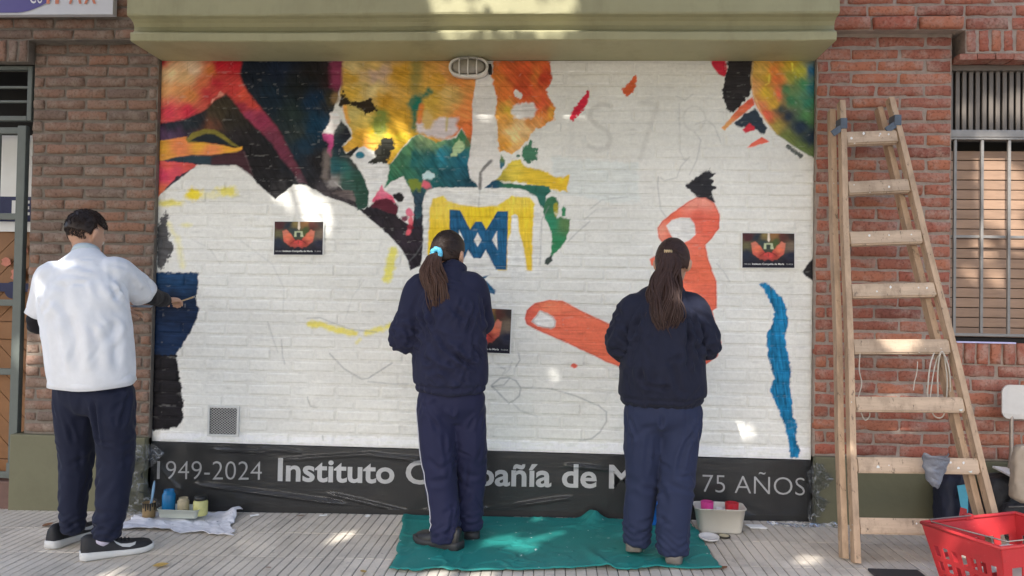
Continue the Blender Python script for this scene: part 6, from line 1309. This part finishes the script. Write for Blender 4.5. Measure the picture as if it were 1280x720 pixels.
V, F = tube_vf([J(107.5, 319, -.815), J(108, 312, -.80)], [.074, .062], 26, (1, 0, 0), False, [.073, .066]); o = MB().add((np.array(V)-O).tolist(), F).build('collar', cloth_mat('pale blue collar', (0.50, 0.58, 0.62)), boy, True); md = o.modifiers.new('t', 'SOLIDIFY'); md.thickness = .008
uw = lambda a, b, t: a+(b-a)*t
garment('sleeve', [limb([uw(shR, rE, .5), uw(shR, rE, .8), rE, uw(rE, rW, .5), uw(rE, rW, .93)], [.055, .054, .053, .047, .038])], .006, 3, UNDER, boy, O, noise=(.005, 16), seed=6)
garment('sleeve', [limb([uw(shL, lE, .5), uw(shL, lE, .8), lE, uw(lE, lW, .5), uw(lE, lW, .93)], [.055, .054, .052, .046, .038])], .006, 3, UNDER, boy, O, noise=(.005, 16), seed=7)
def trousers(parent, O, pelvis, legA, rA, legB, rB, mt, cr, seed, amp=.010, bunch=None):
    parts = [loft(pelvis), limb(legA, rA, 20), limb(legB, rB, 20)]
    def ex(P, N_):
        D = np.zeros(len(P))
        for leg in (legA, legB):
            e = np.array(leg[-1]); k = np.array(leg[2])
            near = np.clip(1-np.linalg.norm((P-e)[:, :2], axis=1)/.15, 0, 1)
            D += near*np.exp(-((P[:, 2]-e[2]-.05)/.06)**2)*.007*np.sin((P[:, 2]+.12*P[:, 0]+.03*np.sin(P[:, 0]*30))*180)
            nk = np.clip(1-np.linalg.norm((P-k)[:, :2], axis=1)/.15, 0, 1); D += nk*np.exp(-((P[:, 2]-k[2])/.09)**2)*.004*np.sin((P[:, 2]+.4*P[:, 0])*85)
        return D
    return garment('trousers', parts, .0075, 9, mt, parent, O, cr, (amp, 4.5), seed=seed, stretch=(1.4, 1.4, .5), extra=ex, rand=[(legA[2], .12, 16, (1, 0, .5), .006), (legB[2], .12, 16, (1, 0, -.5), .006), (legA[0], .13, 14, (.6, 0, 1), .006), (legB[0], .13, 14, (-.6, 0, 1), .006), (legA[4], .07, 16, (1, 0, .2), .007), (legB[4], .07, 16, (1, 0, -.2), .007), ((legA[3]+legB[3])/2, .2, 16, (.3, 0, 1), .005)])
trousers(boy, O, [(J(116, 462, -.84), .165, .12), (J(117, 478, -.83), .19, .13), (J(117, 500, -.83), .18, .118), (J(118, 516, -.82), .12, .075)], legR, [.112, .104, .092, .080, .068, .062], legL, [.110, .100, .086, .074, .062, .058], NAVY_TR3,
         [(J(117, 500, -.95), J(122, 560, -.92), .012, .014), (J(160, 485, -.85), J(150, 540, -.92), .012, .008), (J(80, 500, -.9), J(92, 560, -.85), .012, .007), (J(130, 520, -.95), J(150, 560, -.92), .012, .008)], 12)
BLKSH = mat('black shoe mesh', (0.012, 0.012, 0.015), 0.6, 0.3, 60, 0.3, 200); WSOLE = mat('white foam sole', (0.55, 0.55, 0.54), 0.55, 0.08, 12, 0.05); SILV = mat('silver mark', (0.42, 0.43, 0.44), 0.3, 0.05, 20, 0.0)
shoe(boy, O, (-1.842, -.945), (-1.580, -.755), BLKSH, WSOLE, None, .038, .112, .050, ((1, -1), SILV)); shoe(boy, O, (-2.105, -.79), (-2.045, -.46), BLKSH, WSOLE, None, .038, .112, .050, ((1, -1), SILV))
V, F = tube_vf([np.array([-1.768, -.892, .085]), legR[-1]+[0, 0, .03]], [.042, .044], 18); MB().add((np.array(V)-O).tolist(), F).build('sock', cloth_mat('pale lilac sock', (0.55, 0.52, 0.66)), boy, True)
def boy_keep(d): y = d[:, 1]; return d[:, 2] > np.where(y < -.1, -.47+.28*np.clip(np.abs(d[:, 0])-.55, 0, 1), np.where(y < .35, np.where(np.abs(d[:, 0]) > .72, .32, -.02), .30+.3*y))
cap_mesh('hair_cap', HC, HR_, 1.07, boy_keep, HAIR3, boy, O, 1.0, 4, .05)
n = 2600; d0 = unit(RNG.normal(size=(n*3, 3))); d0 = d0[boy_keep(d0)][:n]; cr_ = unit(np.array([[0.05, -.55, .85]])); flow = unit(d0-cr_*((d0*cr_).sum(1)[:, None])+.35*RNG.normal(size=d0.shape)); d1 = unit(d0+flow*.34*RNG.uniform(.5, 1.1, (len(d0), 1))); tq = np.linspace(0, 1, 5)
S = slerp(d0, d1, tq); g = 1.05+.13*np.sin(tq*1.6)[None, :, None]*RNG.uniform(.4, 1.3, (len(d0), 1, 1)); low = np.clip((d0[:, 2]+.45)/.45, .15, 1)[:, None, None]; g = 1.05+(g-1.05)*low
hair_mesh('hair', (np.array(HC)+((SC_+S*g*SK))@HR_.T), .0022, .0009, HAIR3, boy, O, 3)
n2 = 900; dn = unit(RNG.normal(size=(n2*14, 3))); dn = dn[(dn[:, 1] < -.15) & (dn[:, 2] < -.40) & (dn[:, 2] > -.70) & (np.abs(dn[:, 0]) < .8)][:n2]; dm = unit(dn+np.array([[0, 0, -.10]])+.03*RNG.normal(size=dn.shape))
hair_mesh('nape_hair', np.array(HC)+((SC_+slerp(dn, dm, np.linspace(0, 1, 4))*np.array([1.0, 1.025, 1.035, 1.03])[None, :, None]*SK))@HR_.T, .0012, .0006, HAIR3, boy, O, 3)
pl_ = thing('paint_palette', 'small grey blue palette held by the boy in front of his chest', 'palette', tuple(lW+np.array([.10, .07, .035])))
MB().lathe([(.045, 0), (.06, .012), (.056, .012), (.042, .004), (.01, .004)], n=24).build('dish', mat('grey blue dish', (0.20, 0.25, 0.33), 0.4, 0.1, 10, 0), pl_, True); MB().lathe([(.03, .0045), (.01, .006)], n=16).build('paint', BJ, pl_, True)
rt = rW+unit(rHd)*.10; brush('brush held by the boy against the navy paint', (rt[0]+.01, -.008, rt[2]+.02), rt+np.array([0, -.05, -.03]), mat('navy bristles', (0.015, 0.03, 0.07), 0.5, 0.1, 20, 0))

# ---------------- girl with the ponytail
O = np.array([0.02, -.57, gz(0.02)])
ga = thing('person', 'person in navy hooded top with ponytail and blue scrunchie painting the candle', 'person', tuple(O))
HC = J(561, 320, -.54); HR_ = rot(-.12, -.42, .03)
shL, shR = J(524, 363, -.62), J(589, 360, -.60); lE, lW = J(504, 424, -.66), J(548, 415, -.42); rE, rW = J(601, 404, -.47), J(596, 371, -.25)
torso = [(J(564, 500, -.61), .15, .10), (J(562, 450, -.63), .14, .10), (J(561, 400, -.63), .145, .10), (J(557, 368, -.62), .135, .085), (J(560, 350, -.60), .08, .06), (J(562, 338, -.58), .045, .05), (J(562, 325, -.555), .045, .05)]
legL = [J(544, 508, -.61), J(547, 550, -.61), J(550, 588, -.60), J(554, 628, -.61), J(556, 655, -.63), J(556, 676, -.635)]; legR = [J(585, 508, -.57), J(588, 550, -.55), J(589, 588, -.50), J(587, 625, -.49), J(587, 645, -.49), J(587, 661, -.49)]
body = head_parts(HC, HR_, 1.0)+[loft(torso), limb([shL, uw(shL, lE, .5), lE, uw(lE, lW, .5), lW], [.045, .04, .038, .032, .025]), limb([shR, uw(shR, rE, .5), rE, uw(rE, rW, .5), rW], [.045, .04, .038, .032, .025]), limb(legL, [.08, .07, .055, .045, .036, .034]), limb(legR, [.08, .07, .055, .045, .036, .034])]
rHd = np.array([-.05, .75, .65]); body += hand_parts(rW, rHd, (.1, -.6, .8), 1, .7, .92)+hand_parts(lW, (.6, .7, .1), (-.3, -.2, 1), -1, .7, .92)
garment('body', body, .0055, 3, SKIN, ga, O, noise=(.0006, 20)); eyes(ga, HC, HR_, O, 1.0)
st = [(563, 490, .165, .125, -.61), (563, 484, .186, .140, -.61), (563, 474, .200, .158, -.62), (562, 455, .203, .162, -.63), (562, 425, .190, .150, -.635), (560, 395, .184, .142, -.63), (557, 372, .180, .128, -.62), (557, 357, .150, .105, -.61), (561, 347, .098, .086, -.60), (564, 339, .070, .070, -.585)]
parts = [loft([(J(a, b, y), w, d) for a, b, w, d, y in st]), limb([J(537, 362, -.62), shL, uw(shL, lE, .5), lE, uw(lE, lW, .45), uw(lE, lW, .95)], [.075, .080, .078, .080, .066, .045]), limb([J(580, 360, -.61), shR, uw(shR, rE, .5), rE, uw(rE, rW, .5), uw(rE, rW, .95)], [.075, .078, .072, .068, .060, .043])]
cr = [(J(533, 358, -.74), J(541, 408, -.78), .012, .013), (J(526, 385, -.72), J(538, 425, -.77), .012, .010), (J(505, 405, -.70), J(530, 420, -.73), .011, .012), (J(500, 425, -.72), J(524, 440, -.72), .010, .010), (J(548, 425, -.79), J(585, 455, -.77), .014, .012), (J(558, 440, -.79), J(600, 462, -.74), .013, .012), (J(592, 380, -.70), J(583, 420, -.76), .012, .012), (J(603, 395, -.62), J(590, 430, -.72), .011, .012), (J(525, 445, -.76), J(570, 470, -.79), .015, .010), (J(590, 430, -.74), J(606, 450, -.70), .011, .010), (J(548, 350, -.72), J(578, 356, -.72), .010, .007), (J(530, 470, -.78), J(545, 482, -.78), .008, .008), (J(575, 470, -.78), J(590, 483, -.76), .008, .008), (J(512, 380, -.68), J(507, 410, -.71), .012, .008)]
def rib(zc, hgt, amp):
    def f(P, N_): 
        w = np.clip(1-np.abs(P[:, 2]-zc)/hgt, 0, 1); return amp*w*np.sin(np.arctan2(P[:, 1]-O[1], P[:, 0]-O[0])*60)
    return f
garment('hooded_top', parts, .0075, 3, NAVY_SW, ga, O, cr, (.011, 3.6), seed=21, stretch=(1.0, 1, .8), rand=[(J(520, 410, -.74), .09, 22, (.8, 0, -.5), .008), (lE, .09, 18, (.8, 0, .4), .008), (J(595, 400, -.68), .09, 22, (-.5, 0, .9), .008), (J(565, 445, -.79), .15, 26, (.9, 0, -.5), .007), (J(563, 478, -.77), .14, 30, (.1, 0, 1), .006), (J(545, 380, -.75), .12, 16, (.3, 0, 1), .006)], extra=rib(J(563, 488, -.61)[2], .035, .0022), bands=[(J(563, 481, -.61), (0, 0, 1), .008, .010)])
V, F = tube_vf([J(563, 346, -.60), J(566, 339, -.585), J(568, 332, -.57)], [.084, .074, .070], 26, (1, 0, 0), False, [.078, .072, .072]); o = MB().add((np.array(V)-O).tolist(), F).build('collar', NAVY_SW, ga, True); md = o.modifiers.new('t', 'SOLIDIFY'); md.thickness = .010
tr_a = trousers(ga, O, [(J(563, 478, -.61), .15, .115), (J(564, 495, -.61), .176, .125), (J(565, 512, -.60), .170, .112), (J(566, 528, -.60), .11, .07)], legL, [.098, .094, .086, .082, .080, .082], legR, [.098, .088, .080, .074, .072, .070], NAVY_TR,
         [(J(566, 510, -.73), J(572, 570, -.68), .012, .014), (J(530, 500, -.68), J(548, 540, -.71), .012, .008), (J(600, 500, -.62), J(585, 540, -.66), .012, .008), (J(555, 540, -.7), J(560, 600, -.69), .014, .007)], 23)
# pale piping down the outer left leg
pp_ = [J(526, 505, -.63), J(530, 540, -.635), J(536, 575, -.635), J(541, 600, -.64), J(540, 630, -.65), J(538, 650, -.66), J(537, 664, -.665)]
PIPE = cloth_mat('white piping', (0.55, 0.56, 0.62))
dg = bpy.context.evaluated_depsgraph_get(); dg.update()
def snap(o, p, out=.002):
    ok, loc, nrm_, _ = o.closest_point_on_mesh(Vector(p-np.array(o.parent.location)) if o.parent else Vector(p)); return np.array(loc)+np.array(nrm_)*out
MB().tube([snap(tr_a, p) for p in catmull(pp_, 5)], .0028, 6).build('piping', PIPE, tr_a, True)
BSOLE = mat('black rubber sole', (0.030, 0.030, 0.032), 0.55, 0.15, 20, 0.1); BLEA = mat('black leather shoe', (0.014, 0.013, 0.014), 0.35, 0.2, 20, 0.15)
shoe(ga, O, (.012, -.680), (-.235, -.535), BLEA, BSOLE, None, .040, .112, .052); shoe(ga, O, (.055, -.515), (.02, -.24), BLEA, BSOLE, None, .040, .112, .050)
def girl_keep(d): return (d[:, 2] > np.where(d[:, 1] < 0, -.62+.35*np.clip(np.abs(d[:, 0])-.35, 0, 1), np.where(d[:, 1] < .30, -.45+1.5*d[:, 1], .05+.75*d[:, 1])))
def girl_hair(par, HC, R, O, sc, base_dir, mt, n=900, grow=1.08, seed=0):
    cap_mesh('hair_cap', HC, R, grow, girl_keep, mt, par, O, sc, seed, .02)
    d0 = unit(RNG.normal(size=(n*4, 3))); d0 = d0[girl_keep(d0) & (d0[:, 2] > -.75)][:n]; b = unit(np.array([base_dir]))*np.ones((len(d0), 1)); b = unit(b+.10*RNG.normal(size=b.shape)); tq = np.linspace(0, 1, 9)
    S = slerp(d0, b, tq); g = grow+.012+.035*RNG.random((len(d0), 1, 1))+.03*np.sin(tq*3.14)[None, :, None]*RNG.random((len(d0), 1, 1))
    hair_mesh('hair', np.array(HC)+((SC_+S*g*SK)*sc)@np.array(R).T, .0026, .0016, mt, par, O, 3)
bd = unit(np.array([-.10, -.88, .10])); girl_hair(ga, HC, HR_, O, 1.02, bd, HAIR1, 1100, 1.10, 9)
pb = J(546, 317, -.665)
def tail(par, O, base, path, w, n, mt, r, wav=.008, seed=0, name='ponytail'):
    """strands falling from base along path with widths w"""
    P = catmull(path, 6); Wd = np.interp(np.linspace(0, 1, len(P)), np.linspace(0, 1, len(w)), w); M_ = len(P); tq = np.linspace(0, 1, M_)
    a = RNG.uniform(0, 2*math.pi, n); q = np.sqrt(RNG.uniform(0, 1, n)); ox = np.cos(a)*q; oy = np.sin(a)*q*.55
    ph = np.round(ox*2.6+.35*RNG.normal(size=n))*1.9+np.round(oy*2)*.8; lock = wav*np.sin(tq[None]*(9+3*np.sin(ph*3))[:, None]+ph[:, None]*2.1)*np.clip(tq*2, 0, 1)[None]
    X = P[None, :, 0]+ox[:, None]*Wd[None]+lock+.003*np.sin(tq[None]*17+a[:, None]); Y = P[None, :, 1]+oy[:, None]*Wd[None]-.35*lock; Z = P[None, :, 2]+0*X-(RNG.uniform(-.02, .05, n)[:, None]*tq[None]**2)*1.0
    fly = np.where(RNG.random(n) < .07, RNG.uniform(.3, 1.0, n), 0)[:, None]*tq[None]**1.5; X = X+fly*np.cos(a)[:, None]*.035; Y = Y+fly*np.sin(a)[:, None]*.02
    return hair_mesh(name, np.stack([X, Y, Z], -1), r, r*.55, mt, par, O, 4)
tail(ga, O, pb, [pb, J(541, 325, -.685), J(540, 340, -.705), J(545, 355, -.725), J(549, 372, -.735), J(547, 380, -.735)], [.020, .042, .060, .064, .058, .034], 560, HAIRT, .0034, .012)
SCR = mat('sky blue satin', (0.12, 0.50, 0.75), 0.35, 0.2, 25, 0.3, 30, dist=.006)
ax = unit(pb-np.array(HC)); s1 = unit(np.cross(ax, [0, 0, 1.0])); s2 = np.cross(ax, s1); pts = [pb+ax*.004+(s1*math.cos(a)+s2*math.sin(a))*.023*(1+.16*math.sin(a*7)) for a in np.linspace(0, 2*math.pi, 49)]
MB().tube((np.array(pts)-O).tolist(), [.0125*(1+.22*math.sin(k*1.9)) for k in range(49)], 10, cap=False).build('scrunchie', SCR, ga, True)
rt = rW+unit(rHd)*.085; brush('brush in the ponytailed girl\'s right hand below the blue letters', (rt[0]+.035, -.010, rt[2]+.02), rt+np.array([-.005, -.03, .03]), mat('blue bristles', (0.02, 0.10, 0.2), 0.5, 0.1, 20, 0))

# ---------------- girl with the hair clip
O = np.array([1.0, -.70, gz(1.0)])
gb = thing('person', 'person in dark navy sweatshirt with long clipped hair painting the coral hand', 'person', tuple(O))
HC = J(841, 331, -.66); HR_ = rot(-.15, -.30, 0)
shL, shR = J(793, 388, -.75), J(866, 388, -.75); lE, lW = J(778, 430, -.74), J(806, 424, -.47); rE, rW = J(880, 430, -.74), J(858, 420, -.47)
torso = [(J(829, 515, -.74), .16, .11), (J(829, 460, -.76), .15, .11), (J(829, 420, -.76), .15, .105), (J(829, 392, -.75), .14, .09), (J(832, 372, -.73), .09, .065), (J(835, 358, -.70), .047, .05), (J(838, 344, -.68), .047, .05)]
legL = [J(805, 525, -.73), J(804, 562, -.72), J(803, 600, -.70), J(799, 640, -.70), J(797, 660, -.70), J(796, 680, -.70)]; legR = [J(852, 525, -.74), J(849, 562, -.75), J(846, 600, -.76), J(843, 645, -.78), J(842, 672, -.79), J(842, 692, -.79)]
body = head_parts(HC, HR_, .97)+[loft(torso), limb([shL, uw(shL, lE, .5), lE, uw(lE, lW, .5), lW], [.048, .042, .04, .034, .026]), limb([shR, uw(shR, rE, .5), rE, uw(rE, rW, .5), rW], [.048, .042, .04, .034, .026]), limb(legL, [.085, .078, .06, .05, .04, .036]), limb(legR, [.085, .078, .06, .05, .04, .036])]
rHd = np.array([-.1, .9, .35]); body += hand_parts(rW, rHd, (.3, -.4, .9), 1, .7, .94)+hand_parts(lW, (.35, .85, .25), (-.3, -.3, 1), -1, .6, .94)
garment('body', body, .0055, 3, SKIN, gb, O, noise=(.0006, 20)); eyes(gb, HC, HR_, O, .97)
st = [(829, 505, .180, .135, -.74), (829, 499, .200, .152, -.74), (829, 490, .213, .168, -.745), (829, 468, .205, .166, -.76), (829, 440, .192, .155, -.765), (829, 412, .186, .145, -.76), (829, 392, .182, .130, -.75), (830, 377, .150, .108, -.735), (833, 366, .098, .085, -.72), (836, 357, .066, .067, -.705)]
parts = [loft([(J(a, b, y), w, d) for a, b, w, d, y in st]), limb([J(806, 386, -.75), shL, uw(shL, lE, .5), lE, uw(lE, lW, .45), uw(lE, lW, .95)], [.075, .082, .078, .076, .064, .045]), limb([J(852, 386, -.75), shR, uw(shR, rE, .5), rE, uw(rE, rW, .45), uw(rE, rW, .95)], [.075, .080, .076, .074, .062, .044])]
cr = [(J(800, 385, -.86), J(794, 425, -.86), .012, .012), (J(862, 385, -.86), J(868, 430, -.86), .012, .012), (J(860, 400, -.88), J(856, 470, -.90), .014, .012), (J(772, 415, -.80), J(792, 432, -.84), .011, .012), (J(766, 436, -.80), J(788, 441, -.82), .009, .010), (J(886, 415, -.80), J(868, 434, -.84), .011, .012), (J(888, 436, -.80), J(872, 442, -.82), .009, .010), (J(796, 455, -.9), J(812, 490, -.92), .016, .009), (J(838, 450, -.93), J(850, 490, -.92), .016, .009), (J(790, 480, -.9), J(840, 486, -.93), .012, .008), (J(812, 420, -.92), J(808, 470, -.93), .016, .008), (J(878, 395, -.78), J(886, 420, -.78), .011, .009), (J(782, 395, -.80), J(776, 418, -.80), .011, .009)]
garment('sweatshirt', parts, .0075, 3, NAVY_SW2, gb, O, cr, (.010, 3.6), seed=31, stretch=(1.0, 1, .8), rand=[(J(793, 415, -.87), .08, 20, (.3, 0, 1), .008), (lE, .09, 18, (.9, 0, .3), .008), (J(867, 415, -.87), .08, 20, (-.3, 0, 1), .008), (rE, .09, 18, (.9, 0, -.3), .008), (J(829, 455, -.93), .15, 20, (.5, 0, .8), .006), (J(829, 490, -.92), .15, 32, (.1, 0, 1), .006)], extra=rib(J(829, 503, -.74)[2], .03, .0022), bands=[(J(829, 496, -.74), (0, 0, 1), .008, .009)])
trousers(gb, O, [(J(829, 492, -.74), .165, .125), (J(829, 510, -.74), .197, .14), (J(829, 528, -.735), .185, .122), (J(829, 542, -.735), .10, .075)], legL, [.103, .092, .079, .071, .068, .070], legR, [.106, .095, .083, .076, .072, .073], NAVY_TR2,
         [(J(828, 520, -.88), J(826, 580, -.84), .012, .015), (J(786, 520, -.80), J(800, 560, -.84), .012, .008), (J(872, 520, -.80), J(858, 560, -.85), .012, .008), (J(860, 545, -.85), J(846, 600, -.85), .013, .008), (J(812, 545, -.84), J(806, 600, -.80), .013, .007)], 33)
GRSH = mat('grey brown trainer', (0.16, 0.14, 0.12), 0.7, 0.2, 30, 0.2); GSOLE = mat('worn grey sole', (0.20, 0.175, 0.15), 0.6, 0.2, 25, 0.15); WHSH = mat('white shoe flank', (0.62, 0.62, 0.62), 0.5, 0.08, 12, 0.05)
shoe(gb, O, (.895, -.725), (.925, -.46), WHSH, GSOLE, None, .050, .095, .047, lift=.02); shoe(gb, O, (1.075, -.84), (1.13, -.575), WHSH, GSOLE, None, .050, .095, .047)
cb_ = unit(np.array([-.06, -.90, .10])); girl_hair(gb, HC, HR_, O, 1.0, cb_, HAIR2, 1100, 1.12, 12)
pb = np.array(HC)+((SC_+cb_*SK*1.16))@HR_.T
tail(gb, O, pb, [pb+[0, -.004, 0], J(836, 330, -.79), J(833, 345, -.81), J(831, 362, -.835), J(831, 380, -.86), J(831, 398, -.875), J(833, 410, -.875)], [.036, .054, .060, .068, .076, .074, .056], 900, HAIR2, .0036, .022, name='long_hair')
GOLD = mat('gold clip', (0.75, 0.55, 0.30), 0.3, 0.15, 20, 0.0, metal=0.7)
cpn = unit(pb-np.array(HC)); cq = pb+cpn*.012-O; mb = MB()
for k in range(5):
    x0 = (k-2)*.008; mb.tube([cq+[x0, .004, .012], cq+[x0*1.1, -.012, .004], cq+[x0, -.010, -.010], cq+[x0*.9, .002, -.016]], .0028, 6)
mb.tube([cq+[-.02, -.006, .006], cq+[.02, -.006, .006]], .004, 6); mb.build('hair_clip', GOLD, gb, True)
rt = rW+unit(rHd)*.09; brush('brush in the clip haired girl\'s right hand at the coral paint', (rt[0]-.02, -.010, rt[2]+.06), rt+np.array([.01, -.05, -.02]), mat('coral bristles', (0.5, 0.12, 0.08), 0.5, 0.1, 20, 0))
# ------------------------------------------------------------------ street tree behind the viewer: its crown shades the wall, its gaps are cut along sun rays so sun spots land at chosen points
HOLES = []   # (point, radius)
def hole(p, r): HOLES.append((np.array(p, float), r))
for (px, py, r) in ((368, 244, .07), (388, 256, .09), (405, 272, .05), (350, 238, .04), (418, 163, .03), (470, 176, .06), (495, 168, .05), (893, 555, .02), (907, 550, .025), (922, 545, .025), (937, 540, .015)): hole(on_y(px, py, 0), r)
for (px, py, r) in ((560, 12, .09), (600, 8, .10), (640, 14, .08), (680, 10, .09), (715, 8, .06)): hole(on_y(px, py, -.40), r)
for (px, py, r) in ((1238, 215, .08), (1262, 235, .11), (1240, 262, .07), (1226, 310, .04), (1270, 290, .07), (1213, 345, .02), (1250, 350, .03), (1240, 148, .04), (1272, 145, .05), (1205, 150, .02)): hole(on_y(px, py, .07), r)
for (px, py, r) in ((384, 666, .06), (400, 673, .07), (425, 671, .07), (630, 676, .07), (655, 682, .07), (690, 672, .04), (668, 650, .03), (150, 717, .06), (390, 719, .05), (545, 718, .04), (700, 719, .04), (1010, 700, .04), (600, 719, .04)): hole(on_g(px, py), r)
for (px, py, Y, r) in ((28, 445, -.04, .06), (50, 430, -.04, .04), (1118, 434, -.45, .07), (1135, 436, -.45, .05), (75, 335, -.92, .06), (60, 365, -.92, .04), (1240, 640, -1.0, .08), (1200, 690, -1.2, .06), (1068, 560, -.6, .05), (548, 316, -.62, .03)): hole(on_y(px, py, Y), r)
HP = np.array([h[0] for h in HOLES]); HR = np.array([h[1] for h in HOLES])
e_a = np.cross(SUN, [0, 0, 1.0]); e_a /= np.linalg.norm(e_a); e_b = np.cross(e_a, SUN)
NL = 105000
tx = RNG.uniform(-4.6, 4.9, NL); tq = RNG.uniform(0, 1, NL)
T = np.where((tq < .30)[:, None], np.stack([tx, -1.9*RNG.uniform(0, 1, NL), 0*tx], 1), np.stack([tx, 0*tx, 3.7*RNG.uniform(0, 1, NL)], 1))
tt = 6.6+1.5*np.clip(RNG.normal(0, .6, NL), -1.4, 1.4)
Lp = T+SUN*tt[:, None]+RNG.normal(0, .05, (NL, 3))
keep = np.ones(NL, bool)
for h, r in zip(HP, HR):
    dd = Lp-h; al = dd@SUN; rad = np.linalg.norm(dd-al[:, None]*SUN, axis=1); keep &= (rad > r*(0.9+0.5*vnoise(Lp[:, 0]*5, Lp[:, 2]*5, 7))+.04) | (RNG.random(NL) < (.10 if h[1] > -.02 and h[1] < .02 else (.0 if h[1] > .05 else .05)))
# clumpy density
keep &= (fbm(Lp@e_a*1.6, Lp@e_b*1.6, 201, 3) > -1.3)
Lp = Lp[keep]
n = len(Lp); a1 = RNG.normal(size=(n, 3)); a1 /= np.linalg.norm(a1, axis=1)[:, None]; nn = RNG.normal(size=(n, 3))+SUN*0.9; b1_ = np.cross(a1, nn); b1_ /= np.linalg.norm(b1_, axis=1)[:, None]
ln = RNG.uniform(.045, .075, n)[:, None]; wd = ln*.62
V = np.stack([Lp-a1*ln, Lp+b1_*wd, Lp+a1*ln, Lp-b1_*wd], 1).reshape(-1, 3); F = np.arange(4*n).reshape(-1, 4)
TL_ = bpy.data.materials.new('plane tree leaf'); TL_.use_nodes = True
b = TL_.node_tree.nodes['Principled BSDF']; b.inputs['Base Color'].default_value = (0.10, 0.10, 0.035, 1); b.inputs['Roughness'].default_value = 0.6
tree = thing('street_tree', 'leafy street tree behind the viewer that shades the mural wall', 'tree', (-3.0, -6.3, -.1))
m = bpy.data.meshes.new('crown'); m.from_pydata((V-np.array([-3.0, -6.3, -.1])).tolist(), [], F.tolist()); o = obj('crown', m, TL_, tree)
BARK = mat('bark', (0.14, 0.11, 0.08), 0.9, 0.3, 10, 0.6, 30, dist=.02)
mb = MB(); mb.tube([(0, 0, -.1), (.02, .02, 1.2), (.1, .1, 2.6), (.25, .3, 4.0), (.5, .6, 5.2)], [.26, .20, .17, .14, .10], 14)
cc = Lp.mean(0)-np.array([-3.0, -6.3, -.1])
for k in range(14):
    e = (Lp[RNG.integers(n)]-np.array([-3.0, -6.3, -.1])); s = np.array([.25, .3, 4.0])*(.8+.3*RNG.random()); s[2] = 3.2+1.6*RNG.random()
    mid = s*.5+e*.5+[0, 0, .35]; mb.tube([s, mid, e], [.07, .04, .012], 8)
mb.build('trunk', BARK, tree, True)
